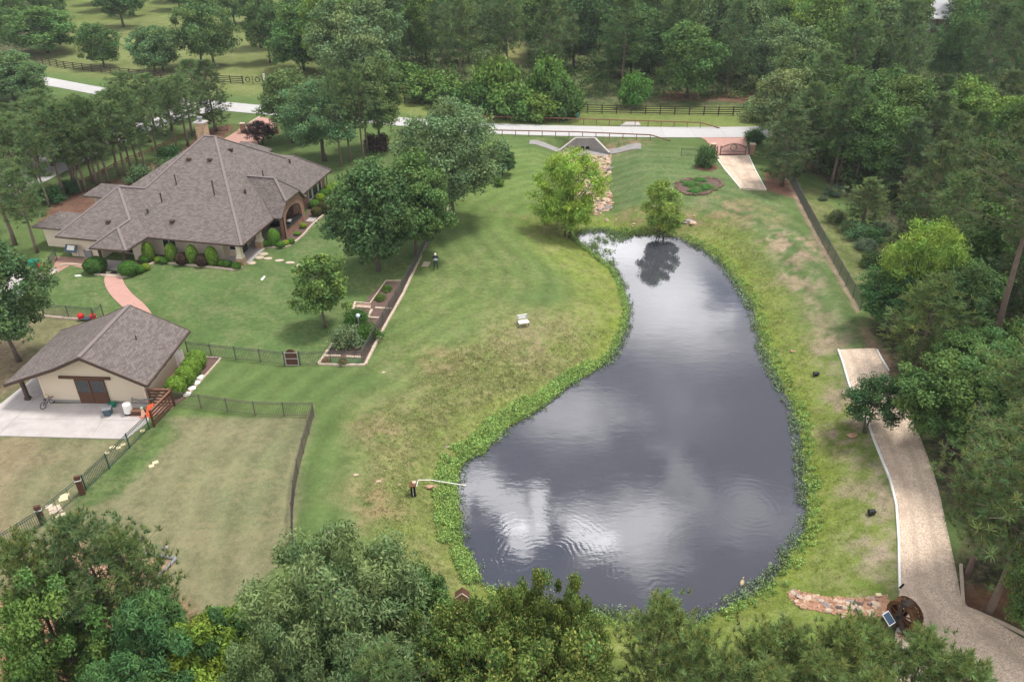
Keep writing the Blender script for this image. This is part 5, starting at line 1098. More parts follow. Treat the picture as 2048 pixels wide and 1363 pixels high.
# ================================================================== WATER WHEEL
def wheel():
    c = P(1801, 1250); Rw = .88; cz = c[2]+.97; t_ = thing('waterwheel', c, 'rusty steel water wheel on a dark timber frame at the end of the dry stream', 'water wheel')
    ya = R(28); ax = Vector((math.cos(ya), math.sin(ya), 0)); pl = Vector((-math.sin(ya), math.cos(ya), 0)); C = Vector((c[0], c[1], cz))
    def wp(r, t, a): return tuple(C+pl*(r*math.cos(t))+Vector((0, 0, r*math.sin(t)))+ax*a)
    N = 18
    for a in (-.34, .34):
        m = MB()
        for k in range(N):
            t0, t1 = 2*math.pi*k/N, 2*math.pi*(k+1)/N
            m.hexa([wp(Rw, t0, a-.02), wp(Rw, t1, a-.02), wp(Rw-.22, t1, a-.02), wp(Rw-.22, t0, a-.02), wp(Rw, t0, a+.02), wp(Rw, t1, a+.02), wp(Rw-.22, t1, a+.02), wp(Rw-.22, t0, a+.02)])
        o = m.build('rim_ring', M_RUST, t_); up_fix(o)
        s = MB()
        for k in range(8): t = 2*math.pi*k/8+.2; s.beam(wp(.1, t, a), wp(Rw-.2, t, a), .05, .07)
        s.build('spokes', M_RUST, t_)
    m = MB()
    for k in range(N): t = 2*math.pi*k/N; m.hexa([wp(Rw-.02, t, -.28), wp(Rw-.02, t, .28), wp(Rw-.22, t+.16, .28), wp(Rw-.22, t+.16, -.28), wp(Rw-.02, t+.02, -.28), wp(Rw-.02, t+.02, .28), wp(Rw-.22, t+.18, .28), wp(Rw-.22, t+.18, -.28)])
    for k in range(N): t0, t1 = 2*math.pi*k/N, 2*math.pi*(k+1)/N; m.hexa([wp(Rw-.22, t0, -.28), wp(Rw-.22, t1, -.28), wp(Rw-.22, t1, .28), wp(Rw-.22, t0, .28), wp(Rw-.2, t0, -.28), wp(Rw-.2, t1, -.28), wp(Rw-.2, t1, .28), wp(Rw-.2, t0, .28)])
    up_fix(m.build('buckets', M_RUST, t_)); MB().tube([wp(0, 0, -.6), wp(0, 0, .6)], .1, 10).build('axle', M_DARK, t_)
    for a in (-.5, .5):
        m = MB()
        for s in (-.8, .8): f0 = C+ax*a+pl*s; m.beam((f0.x, f0.y, c[2]-.05), wp(.05, 0, a), .16, .16)
        m.build('support_frame', M_DWOOD, t_)
    up_ = C+ax*-.55; m = MB(); m.beam((up_.x, up_.y, c[2]), (up_.x+.1, up_.y+.2, cz+1.2), .15, .15); m.build('flume_post', M_DWOOD, t_)
    MB().hexa([tuple(Vector(wp(Rw+.05, R(85), -.5))), tuple(Vector(wp(Rw+.05, R(85), .1))), tuple(Vector(wp(Rw+.05, R(103), .1))), tuple(Vector(wp(Rw+.05, R(103), -.5)))]+[tuple(Vector(wp(Rw+.2, R(a_), b_))) for a_, b_ in ((85, -.5), (85, .1), (103, .1), (103, -.5))]).build('chute', M_DWOOD, t_)
    # solar panel and stones
    q = C+ax*-1.15+pl*.15; s = thing('solar_panel', (q.x, q.y, c[2]), 'small tilted solar panel with a white frame beside the water wheel', 'solar panel'); z0 = cz+.1
    u = Vector((.75, .45, 0)).normalized()*.26; v = Vector((.25, -.42, -.32)).normalized()*.34; n_ = u.cross(v).normalized()*-.03
    if n_.z < 0: n_ = -n_
    qq = Vector((q.x, q.y, z0)); F4 = lambda k: [qq-u*k-v*k, qq+u*k-v*k, qq+u*k+v*k, qq-u*k+v*k]
    o = MB().hexa([tuple(p) for p in F4(1)]+[tuple(p+n_) for p in F4(1)]).build('panel_frame', M_WHITE, s); up_fix(o)
    o = MB().hexa([tuple(p+n_*.8) for p in F4(.86)]+[tuple(p+n_*1.5) for p in F4(.86)]).build('panel_cells', mat('solar_cells', (.06, .1, .16), .25, .2, 6), s); up_fix(o)
    MB().tube([(q.x, q.y, c[2]-.1), (q.x, q.y, z0)], .05, 8).build('pole', M_BROWN, s)
    return c
wc = wheel()
q = P(1805, 1262); tag(MB().box((q[0], q[1], q[2]), (.55, .42, .25), .5, True).build('stone_block', M_CONC), 'pale grey square block at the foot of the water wheel', 'block')
q = P(1756, 1192); tag(MB().box((q[0], q[1], q[2]), (.32, .22, .18), 0, True).build('stone_block', MATS['cream_stone']), 'yellowish block on the grass above the dry stream', 'block')
# mulch ring by the wheel
q = P(1832, 1268); m = MB(); 
for k in range(160): r_ = math.sqrt(random.random()); t = random.uniform(0, 6.3); x, y = q[0]+r_*.95*math.cos(t), q[1]+r_*.7*math.sin(t); m.blob((x, y, th(x, y)+.08), (random.uniform(.05, .14), .07, .05), 5, 3, .4, k)
tag(m.build('rock_pile', mat('rust_stone', (.24, .13, .07), .9, .5, 5)), 'low oval heap of rusty brown stones right of the water wheel', 'rock pile')
p = P(1801, 1182); tag(MB().tube([(p[0], p[1]+.2, p[2]), (p[0]+.02, p[1], p[2]+.6)], .06, 8).build('marker_post', M_DARK), 'short dark post at the end of the white drive edging', 'post')
# distant house
q = P(1850, 78); q = PZ(1850, 66, 0); hz_ = thing('distant_house', q, 'distant pale grey and brick house glimpsed through the woods at the top right', 'house')
MB().box((q[0]+2, q[1]+4, 0), (14, 9, 4.2), .05, True).build('wall', mat('pink_brick', (.35, .24, .22), .9), hz_); MB().box((q[0]-4, q[1]-1.5, 0), (6, 5, 4.0), .05, True).build('porch', mat('pale_siding', (.5, .5, .52), .8), hz_)
for x in (-6, -3, 0): MB().box((q[0]+x, q[1]-4.4, 0), (.35, .35, 4.2), 0, True).build('column', M_DWOOD, hz_)
m = MB(); x0, x1, y0, y1 = q[0]-8, q[0]+10, q[1]-5.5, q[1]+9.5; A, B = (q[0]-2, q[1]+2, 7), (q[0]+5, q[1]+2, 7)
for f_ in [[(x0, y0, 4.2), (x1, y0, 4.2), B, A], [(x1, y0, 4.2), (x1, y1, 4.2), B], [(x1, y1, 4.2), (x0, y1, 4.2), A, B], [(x0, y1, 4.2), (x0, y0, 4.2), A]]: roof_slab(m, f_)
up_fix(m.build('roof', mat('grey_roof', (.42, .42, .44), .6), hz_)); MB().beam((x0, y0-.1, 4.15), (x1, y0-.1, 4.15), .15, .3).build('fascia', M_WHITE, hz_)

# @@@PART3

# ================================================================== TREES AND PLANTS
def leaf_quads(c, nrm, tan, L, Wd):
    """diamond leaves; arrays (n,3),(n,3),(n,3),(n,),(n,)"""
    b = np.cross(nrm, tan); b /= np.linalg.norm(b, axis=1)[:, None]+1e-9
    L = L[:, None]; Wd = Wd[:, None]; f = nrm*Wd*.25
    V = np.stack([c-tan*L*.5, c+b*Wd*.5+f, c+tan*L*.5, c-b*Wd*.5+f], 1).reshape(-1, 3)
    return V, np.arange(len(V)).reshape(-1, 4)
def unit(a): return a/(np.linalg.norm(a, axis=1)[:, None]+1e-9)
def cloud_leaves(r, clumps, rad, n_per, L, Wd, col, flat=.75, up=.55, rnd=.7, droop=0., cvar=.2, lvar=.22, shell=.5, tint2=None):
    n = len(clumps); k = n_per; rad = np.repeat(rad, k); cc = np.repeat(clumps, k, 0)
    d = unit(r.normal(size=(n*k, 3))); rr = r.random(n*k)**shell
    pos = cc+d*(rad*rr)[:, None]*np.array([1, 1, flat]); pos += r.normal(size=pos.shape)*.05
    nrm = unit(d*.6+np.array([0, 0, up])+r.normal(size=d.shape)*rnd)
    t = unit(np.cross(nrm, unit(r.normal(size=d.shape)))); t = unit(t+np.array([0, 0, -droop])); nrm = unit(np.cross(np.cross(t, nrm), t))
    Ls = L*r.uniform(.7, 1.3, n*k); Ws = Wd*r.uniform(.7, 1.3, n*k)
    V, F = leaf_quads(pos, nrm, t, Ls, Ws)
    cv = np.repeat(1+r.uniform(-cvar, cvar, n), k)*(1+r.uniform(-lvar, lvar, n*k)); base = np.array(col)[None]*cv[:, None]
    hue = np.repeat(r.uniform(-1, 1, n), k)[:, None]; base = base*(1+hue*np.array([.12, .0, -.1]))
    if tint2 is not None:
        w = (r.random(n*k) < tint2[1])[:, None]; base = np.where(w, np.array(tint2[0])[None]*cv[:, None], base)
    return V, F, np.repeat(base, 4, 0)
def crown_clumps(r, H, Wd, z0, n, rad, topness=1.0, irregular=.25, power=1.0, lobes=5):
    """clump centres near the surface of a lumpy crown"""
    ph = r.uniform(0, 6.28, lobes); am = r.uniform(.5, 1, lobes)
    C = []
    ch = H-z0
    for i in range(n):
        u = r.uniform(-.85, 1) if r.random() < .9 else r.uniform(-1, 1); th_ = r.uniform(0, 6.2832)
        s = math.sqrt(max(0, 1-u*u))
        lob = 1+irregular*sum(am[k]*math.sin((k+1)*th_+ph[k]+u*3*am[k]) for k in range(lobes))/lobes*1.6
        rr_ = r.random()**.38
        zc = z0+ch*.46; hz = ch*.54 if u > 0 else ch*.44
        C.append((math.cos(th_)*s**power*Wd/2*lob*rr_, math.sin(th_)*s**power*Wd/2*lob*rr_, zc+u*hz*(.55+.45*rr_)*(1+.1*math.sin(th_*2+ph[0]))-rad*.4))
    return np.array(C)
def trunk_limbs(r, H, z0, clumps, tr, n_limb=9, lean=0., multi=1):
    mb = MB()
    for mlt in range(multi):
        a0 = r.uniform(0, 6.28); sp_ = .25*(multi > 1)
        top = Vector((lean+sp_*math.cos(a0)*2.5, sp_*math.sin(a0)*2.5, H*.8)); pts = []; rads = []
        for k in range(7):
            t = k/6; pts.append((top.x*t+r.normal()*.04*H*.15*(k > 0)+sp_*math.cos(a0), top.y*t+r.normal()*.04*H*.15*(k > 0)+sp_*math.sin(a0), -.25+(top.z+.25)*t)); rads.append(tr*(1.35 if k == 0 else 1)*(1-t*.82)*(1 if multi == 1 else .6))
        mb.tube(pts, rads, 7)
        idx = r.choice(len(clumps), min(n_limb, len(clumps)), replace=False)
        for i in idx:
            c = clumps[i]; zt = min(max(z0*.8+.3*(c[2]-z0), H*.15), H*.7); f = (zt+.25)/(top.z+.25); k = min(5, int(f*6)); fr_ = f*6-k
            s = Vector(pts[k]).lerp(Vector(pts[k+1]), fr_); e = Vector(c); m_ = s.lerp(e, .5)+Vector((0, 0, .08*H*r.uniform(.2, .8)))
            mb.tube([s, s.lerp(m_, .55), m_, m_.lerp(e, .6), e], [tr*.42*(1-f*.5), tr*.33, tr*.24, tr*.15, tr*.05], 5, False)
    return mb
PROTO = {}
def make_proto(key, name, crown_data, trunk_mb, barkm, leafmat=None):
    root = bpy.data.objects.new(name, None); root.empty_display_size = .3
    V = np.concatenate([d[0] for d in crown_data]); off = 0; Fs = []
    for d in crown_data: Fs.append(d[1]+off); off += len(d[0])
    me_ = np_mesh('crown', V, np.concatenate(Fs), leafmat or M_LEAF, np.concatenate([d[2] for d in crown_data]), None, False)
    c = bpy.data.objects.new('crown', me_); c.parent = root; ch_ = [c]
    if trunk_mb is not None:
        t = trunk_mb.build('trunk', barkm, None, True); COL.objects.unlink(t); t.parent = root; ch_.append(t)
    PROTO[key] = (name, root, ch_, float(V[:, 2].max()), float(np.percentile(np.hypot(V[:, 0], V[:, 1]), 97)*2))
def spawn(key, loc, h, w, label, cat='tree', group=None, color=(1, 1, 1), rz=None, name=None):
    nm, root, chs, H0, W0 = PROTO[key]
    r0 = bpy.data.objects.new(name or nm, None); COL.objects.link(r0); r0.location = (loc[0], loc[1], loc[2]); r0.rotation_euler = (0, 0, random.uniform(0, 6.28) if rz is None else rz); r0.scale = (w/W0, w/W0, h/H0); r0.empty_display_size = .3
    for c in chs:
        d = c.copy(); d.parent = r0; COL.objects.link(d); d.color = (*color, 1)
    return tag(r0, label, cat, group)

def deciduous(key, seed, H, Wd, z0, ncl, npc, L, lw, col, name='broadleaf_tree', rad=None, tr=.22, **kw):
    r = np.random.default_rng(seed); rad = rad or Wd*.11; ck = {k: kw.pop(k) for k in list(kw) if k in ('irregular', 'power', 'lobes')}; mu = kw.pop('multi', 1); nl = kw.pop('nl', 10); lean = kw.pop('lean', 0)
    C = crown_clumps(r, H-rad*.4, Wd-rad, z0, ncl, rad, **ck); rads = rad*r.uniform(.65, 1.3, len(C))
    make_proto(key, name, [cloud_leaves(r, C, rads, npc, L, lw, col, **kw)], trunk_limbs(r, H, z0, C, tr, nl, lean, mu), M_BARK)
def needle_tris(r, c, d, n, L, wd, spread, col, tip=None):
    m = len(c); dd = np.repeat(d, n, 0); cc = np.repeat(c, n, 0)
    v = unit(dd+r.normal(size=dd.shape)*spread); L_ = L*r.uniform(.7, 1.15, m*n)
    side = unit(np.cross(v, r.normal(size=dd.shape))); w_ = wd*r.uniform(.8, 1.2, m*n)
    a = cc+side*w_[:, None]*.5; b = cc-side*w_[:, None]*.5; t = cc+v*L_[:, None]; t2 = t+side*w_[:, None]*.12
    V = np.stack([a, b, t-side*w_[:, None]*.15, t2], 1).reshape(-1, 3); F = np.arange(len(V)).reshape(-1, 4)
    cv = np.repeat(1+r.uniform(-.22, .22, m), n)*(1+r.uniform(-.2, .2, m*n)); base = np.array(col)[None]*cv[:, None]
    hue = np.repeat(r.uniform(-1, 1, m), n)[:, None]; base = base*(1+hue*np.array([.18, 0, -.1]))
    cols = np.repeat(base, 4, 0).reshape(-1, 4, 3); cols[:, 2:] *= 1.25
    return V, F, cols.reshape(-1, 3)
def pine(key, seed, H, Wd, z0, whorls, nb, tufts, nn, L, wd, col, tr=.17, shape=1.0, candles=False, name='pine_tree', conic=False, gap=.12):
    r = np.random.default_rng(seed); mb = MB(); pts = []; rads = []
    lx, ly = r.normal(size=2)*.02*H
    for k in range(8): t = k/7; pts.append((lx*t*t+r.normal()*.03*(k > 0), ly*t*t+r.normal()*.03*(k > 0), -.3+(H-.2+.3)*t)); rads.append(tr*(1.25 if k == 0 else 1)*(1-t*.85))
    mb.tube(pts, rads, 8)
    C, D = [], []
    for i in range(whorls):
        f = (i+r.uniform(-.3, .3))/(whorls-1); f = min(max(f, 0), 1); z = z0+(H-z0-.3)*f
        if conic: R_ = Wd/2*(1-f)**.8*(.75+.25*r.random())+.25
        else: R_ = Wd/2*(math.sin(math.pi*min(1, .18+f*.62+.05))**.8)*(1 if f < .55 else (1-(f-.55)/.45*.62))*r.uniform(.7, 1.12)+.15
        a0 = r.uniform(0, 6.28)
        for b in range(nb):
            if r.random() < gap: continue
            a = a0+b*6.2832/nb+r.uniform(-.45, .45); R1 = R_*r.uniform(.6, 1.15); rise = R1*r.uniform(.12, .5)*(1+.6*f); tk = (z+.3)/(H+.1); 
            s = Vector((lx*tk*tk, ly*tk*tk, z)); e = Vector((s.x+math.cos(a)*R1, s.y+math.sin(a)*R1, z+rise)); m_ = s.lerp(e, .5)-Vector((0, 0, R1*.06))
            mb.tube([s, m_, e], [tr*.2*(1-f*.6), tr*.13*(1-f*.5), .015], 4, False)
            for k in range(tufts):
                t = .38+.62*((k+r.random())/tufts); p = (s.lerp(m_, t*2) if t < .5 else m_.lerp(e, t*2-1)); off = Vector(r.normal(size=3))*R1*.14*(1-.3*t); p = p+off
                C.append(tuple(p)); dv = Vector((math.cos(a)*.6, math.sin(a)*.6, .75))+Vector(r.normal(size=3))*.45; D.append(tuple(dv.normalized()))
    for k in range(max(3, tufts)): C.append((lx+r.normal()*.12, ly+r.normal()*.12, H-.2-r.random()*.8)); D.append((r.normal()*.3, r.normal()*.3, 1))
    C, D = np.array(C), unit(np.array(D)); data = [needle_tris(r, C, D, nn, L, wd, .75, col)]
    if candles:
        sel = r.random(len(C)) < .35; cd_ = needle_tris(r, C[sel]+D[sel]*L*.5, unit(D[sel]*.3+np.array([0, 0, 1])), 3, L*.9, wd*2.2, .18, (.2, .2, .07)); data.append(cd_)
    make_proto(key, name, data, mb, M_BARKP)

OAK, BRT, GRY, PIN, DRK = (.145, .215, .08), (.17, .25, .06), (.15, .195, .115), (.125, .19, .075), (.062, .115, .05)
# near prototypes
deciduous('near_grey', 11, 13, 12, 3.2, 165, 300, .33, .1, (.17, .245, .1), rad=1.05, tr=.3, droop=.35, irregular=.32, tint2=((.25, .3, .14), .12))
deciduous('near_bright', 12, 10, 7, 2.2, 105, 260, .27, .12, (.26, .37, .06), rad=.62, tr=.18, droop=.25, irregular=.35)
deciduous('near_feather', 13, 12, 10, 2.5, 110, 280, .38, .095, (.1, .2, .07), rad=.85, tr=.22, droop=.5, irregular=.45, up=.8)
deciduous('near_speck', 14, 11, 9, 2.6, 150, 300, .22, .11, (.14, .21, .055), rad=.72, tr=.22, irregular=.42, tint2=((.3, .29, .08), .16))
deciduous('near_green', 15, 11, 9, 2.4, 150, 280, .25, .13, (.13, .225, .07), rad=.78, tr=.22, irregular=.35)
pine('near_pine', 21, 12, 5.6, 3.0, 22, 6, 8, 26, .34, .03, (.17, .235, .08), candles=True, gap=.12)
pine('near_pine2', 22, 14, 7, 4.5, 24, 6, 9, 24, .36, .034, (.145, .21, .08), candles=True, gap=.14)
# middle distance
deciduous('oak_a', 31, 14.5, 12, 3.6, 230, 130, .36, .15, (.16, .245, .11), rad=1.15, tr=.33, irregular=.25, nl=14, tint2=((.24, .32, .17), .12))
deciduous('oak_b', 32, 12, 9.5, 2.2, 210, 120, .36, .2, (.1, .18, .065), rad=.95, tr=.22, irregular=.22, tint2=((.11, .18, .09), .1))
deciduous('oak_c', 33, 14, 10, 3.2, 150, 130, .42, .2, OAK, rad=1.15, tr=.25, irregular=.4)
deciduous('oak_d', 34, 16, 9, 4.0, 150, 130, .44, .2, OAK, rad=1.1, tr=.24, irregular=.45, power=.8)
deciduous('young', 35, 8, 5, 1.8, 95, 110, .28, .15, (.15, .25, .07), rad=.62, tr=.13, irregular=.45, tint2=((.25, .34, .08), .15))
deciduous('willow', 36, 10.5, 7.5, 1.2, 170, 140, .42, .075, (.34, .42, .08), rad=.85, tr=.16, multi=4, irregular=.4, droop=.55, nl=7, shell=.7)
deciduous('willow_small', 37, 6, 4.2, .6, 80, 150, .32, .07, (.25, .34, .08), rad=.55, tr=.09, multi=4, irregular=.35, droop=.35, nl=5)
deciduous('vase', 38, 5.6, 5, 1.7, 75, 110, .2, .1, (.07, .14, .055), rad=.55, tr=.1, multi=4, irregular=.3, nl=5)
pine('pine_a', 41, 12, 5, 4.6, 15, 5, 6, 15, .5, .065, PIN, gap=.12); pine('pine_b', 42, 13, 5.4, 5.2, 15, 5, 6, 15, .5, .065, PIN, gap=.18)
pine('pine_c', 43, 12, 5.2, 1.6, 18, 6, 6, 14, .5, .065, (.11, .16, .07), gap=.08)
pine('pine_tall', 44, 21, 9.5, 11.5, 15, 6, 9, 18, .5, .06, (.11, .145, .065), tr=.27, gap=.15)
pine('cedar', 45, 8, 4.2, .5, 20, 7, 5, 16, .4, .07, (.27, .33, .07), gap=0, conic=True, name='cypress_tree')
# far
deciduous('far_a', 51, 15, 12, 2.4, 120, 120, .5, .27, OAK, rad=1.5, tr=.25, irregular=.4, nl=6)
deciduous('far_b', 52, 17, 10.5, 3.2, 110, 120, .5, .27, OAK, rad=1.4, tr=.25, irregular=.5, nl=6, power=.8)
deciduous('far_c', 53, 13, 11, 2.0, 110, 120, .5, .27, OAK, rad=1.4, tr=.25, irregular=.35, nl=6)
pine('far_pine', 54, 18, 7, 6.5, 14, 6, 6, 15, .75, .11, PIN, tr=.2, gap=.1); pine('far_pine2', 55, 17, 7.5, 4, 15, 6, 6, 15, .75, .11, PIN, tr=.2, gap=.1)
# shrubs
deciduous('ball', 61, 1.7, 1.9, 0.05, 60, 70, .1, .06, (.13, .24, .045), rad=.3, tr=.05, irregular=.04, name='round_shrub', nl=4)
def topiary(key, seed, col, nleaf=5200):
    r = np.random.default_rng(seed); d = unit(r.normal(size=(nleaf, 3))); d[:, 2] = np.abs(d[:, 2])*1.0-(r.random(nleaf) < .35)*np.abs(d[:, 2])*1.6
    d = unit(d); ph = np.sin(d[:, 0]*7+1)*np.sin(d[:, 1]*6+2)*np.sin(d[:, 2]*8)*.05
    p = d*(.5*(1+ph+r.uniform(-.05, .03, nleaf)))[:, None]+np.array([0, 0, .46]); nrm = unit(d+r.normal(size=d.shape)*.55); t = unit(np.cross(nrm, r.normal(size=d.shape)))
    V, F = leaf_quads(p, nrm, t, r.uniform(.05, .09, nleaf), r.uniform(.035, .055, nleaf)); cv = 1+.3*(np.sin(p[:, 0]*19)*np.sin(p[:, 1]*17+1)*np.sin(p[:, 2]*15))+r.uniform(-.25, .25, nleaf)
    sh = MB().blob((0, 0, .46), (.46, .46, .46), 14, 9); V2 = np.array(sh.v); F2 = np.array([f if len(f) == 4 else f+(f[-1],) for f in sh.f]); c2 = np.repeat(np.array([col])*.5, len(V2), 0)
    keepv = p[:, 2] > -.02
    make_proto(key, 'round_shrub', [(V, F, np.repeat(np.array(col)[None]*cv[:, None], 4, 0)), (V2, F2, c2)], MB().tube([(0, 0, -.1), (0, 0, .3)], .05, 6), M_BARK)
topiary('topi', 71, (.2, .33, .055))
deciduous('shrub', 62, 1.6, 2.2, 0.05, 45, 70, .15, .08, (.1, .17, .06), rad=.42, tr=.05, irregular=.3, name='shrub', nl=4)
deciduous('bush', 63, 4.5, 6, 0.1, 70, 70, .5, .24, (.12, .2, .06), rad=1.0, tr=.1, irregular=.5, name='bush', nl=4)
deciduous('spiky', 64, 1.4, 2.1, 0., 26, 60, .55, .05, (.15, .2, .12), rad=.45, tr=.04, irregular=.1, droop=-.3, name='grass_clump', nl=2)

def at_top(tx, ty, h): return PZ(tx, ty, h)
def ground_xy(x, y): return (x, y, th(x, y))
def tree_top(key, tx, ty, h, w, label, cat='tree', group=None, color=(1, 1, 1), **k):
    p = PZ(tx, ty, h); q = PZ(tx, ty, h+th(p[0], p[1])); return spawn(key, ground_xy(q[0], q[1]), h, w, label, cat, group, color, **k)
def tree_at(key, bx, by, h, w, label, cat='tree', group=None, color=(1, 1, 1), **k): return spawn(key, P(bx, by), h, w, label, cat, group, color, **k)
taken = []
def keep(o): taken.append((o.location[0], o.location[1])); return o

# --- yard and pond trees
keep(tree_at('oak_a', 903, 443, 14.6, 12.2, 'big spreading grey green tree with a bare trunk standing by the uphill iron fence', rz=.4, name='oak_tree'))
keep(tree_at('oak_b', 757, 541, 12.2, 9.0, 'dense dark green tree on the yard lawn, left of the iron fence', rz=1.2, name='oak_tree'))
keep(tree_at('oak_b', 833, 512, 11.6, 8.0, 'second dense green tree crowding behind the dark yard tree at the fence', rz=3.9, name='oak_tree', color=(1.25, 1.2, 1)))
keep(tree_at('young', 650, 655, 7.2, 4.9, 'small bright yellow green tree on the yard lawn near the garden beds', rz=.7, name='maple_tree'))
keep(tree_at('oak_c', 38, 722, 11.2, 7.4, 'dark green tree with a thin trunk at the left edge behind the barn', rz=2.2, color=(.8, .9, .95)))
keep(tree_at('willow', 1135, 474, 10.6, 8.0, 'airy yellow green willow with many stems at the narrow end of the pond', rz=.5, color=(.95, 1.12, 1.05), name='willow_tree'))
keep(tree_at('willow_small', 1321, 471, 6.9, 4.7, 'small green willow standing in the water at the top of the pond', rz=.5, color=(1.12, 1.15, 1.1), name='willow_tree'))
keep(tree_at('shrub', 1411, 333, 3.2, 3.2, 'single round shrub in a mulch ring left of the arched driveway gate', 'shrub', color=(1.05, 1.1, 1.1)))
p = P(1411, 334); m = MB(); m.lathe((p[0], p[1], p[2]), [(1.6, .02), (1.4, .09), (.05, .1)], 22); structure(m.build('mulch_ring', mat('bark_mulch', (.15, .075, .05), 1, .4, 5, bump=.7)))
keep(tree_at('vase', 1733, 862, 4.9, 4.6, 'small dark green vase shaped tree between the pond bank and the gravel drive', rz=1.0, name='crape_myrtle'))
keep(tree_at('pine_c', 1562, 372, 10.5, 7.2, 'dark pine right of the arched driveway gate with low hanging branches', name='pine_tree'))
keep(tree_at('oak_c', 1545, 305, 12, 9.5, 'pale grey green rounded tree behind the dark pine at the right driveway', color=(1.5, 1.3, 1.5)))
keep(tree_at('oak_a', 650, 322, 11.5, 10.5, 'broad blue green tree beside the rear driveway of the house', color=(.85, 1.0, .95), rz=2.4))
keep(tree_at('oak_c', 585, 285, 11, 8.5, 'pale green tree nearest the rear driveway gate', color=(1.15, 1.15, 1.2)))
for i, (x, y, h, w, l) in enumerate([(683, 333, 13, 4.6, 'left tall pine with bare trunk behind the broad blue green tree'), (700, 323, 12.5, 4.6, 'second tall pine with bare trunk behind the house wing'), (727, 322, 12.5, 4.8, 'third tall pine with bare trunk above the yard tree'), (735, 306, 12.5, 4.6, 'rightmost tall pine with bare trunk behind the yard tree'), (665, 215, 9, 4.0, 'slim pine tip rising by the road bend')]): keep(tree_at(['pine_a', 'pine_b'][i % 2], x, y, h, w, l))
keep(tree_at('oak_d', 762, 298, 13.6, 7.5, 'tall leafy tree with dark trunk right of the four pines'))
keep(tree_at('shrub', 757, 300, 2.6, 4.2, 'dark purple leaved shrub under the tall leafy tree', 'shrub', color=(.9, .35, .9)))
keep(tree_at('vase', 522, 290, 3.6, 4.6, 'dark purple leaved small tree beside the rear driveway', 'tree', color=(.9, .3, .8), name='plum_tree'))
keep(tree_at('pine_c', 432, 262, 10.8, 6.4, 'full dark pine just behind the stone chimney'))
keep(tree_at('oak_b', 1005, 350, 4.0, 3.6, 'small dark tree peeking out right of the big spreading tree')); keep(tree_at('ball', 998, 372, 1.2, 1.4, 'little round shrub below the small dark tree', 'shrub'))
# row of pines behind the house
PRL = ['first', 'second', 'third', 'fourth', 'fifth', 'sixth', 'seventh', 'eighth', 'ninth', 'tenth', 'eleventh', 'twelfth', 'thirteenth', 'fourteenth', 'fifteenth', 'sixteenth', 'seventeenth', 'eighteenth', 'nineteenth', 'twentieth', 'twenty first', 'twenty second', 'twenty third', 'twenty fourth', 'twenty fifth', 'twenty sixth', 'twenty seventh', 'twenty eighth']
PR = [(99, 414), (128, 392), (149, 376), (156, 380), (163, 386), (172, 383), (186, 366), (195, 372), (207, 371), (219, 369), (239, 352), (253, 356), (262, 339), (277, 339), (292, 342), (318, 321), (354, 300), (376, 292),
      (20, 352), (38, 332), (60, 350), (84, 346), (105, 332), (70, 318), (128, 318), (12, 395), (45, 385), (75, 372), (150, 340), (175, 325), (205, 315), (232, 300), (262, 290), (300, 285), (330, 272), (345, 262), (110, 300), (-15, 340), (-25, 390), (-40, 430), (385, 272), (310, 262), (270, 262), (400, 235)]
PR = sorted(PR[:18])+sorted(PR[18:])
for i, (x, y) in enumerate(PR):
    if i < 18: l = 'slender bare trunked pine on the pine straw behind the house, %s from the left' % PRL[i]
    else: l = 'pine in the grove beyond the pine straw row, %s trunk from the left' % PRL[i-18]
    keep(tree_at(['pine_a', 'pine_b'][i % 2], x, y, (random.uniform(9.8, 11.6) if i < 18 else random.uniform(7.8, 9.6)), (random.uniform(4.6, 5.6) if i < 18 else random.uniform(5.6, 7.0)), l, 'tree', 'pines planted in rows behind the house' if i < 18 else 'pines of the grove by the lane', (random.uniform(.9, 1.15),)*3))
for x, y, h, w, l in [(30, 600-110, 12.5, 6.5, 'large pine at the left edge above the service yard'), (75, 505, 9.5, 5, 'pine overhanging the garage corner of the house'), (-10, 470, 12, 6, 'pine cut off by the left edge beside the house')]: keep(tree_at('pine_b', x, y, h, w, l))
for x, y, w, l, c in [(345, 322, 3.6, 'dark green shrub on the pine straw behind the big roof', (.6, .8, .8)), (335, 345, 3.4, 'pale feathery shrub behind the roof, nearer the chimney', (1.3, 1.25, 1.5)), (285, 366, 4.0, 'pale feathery shrub behind the lower left roof ridge', (1.3, 1.25, 1.5)), (108, 404, 3.4, 'dark green shrub at the foot of the leaning pine trunk', (.6, .8, .8)), (148, 384, 3.0, 'dark green shrub among the pine trunks', (.6, .8, .8))]: tree_at('shrub', x, y, w*.62, w, l, 'shrub', None, c)
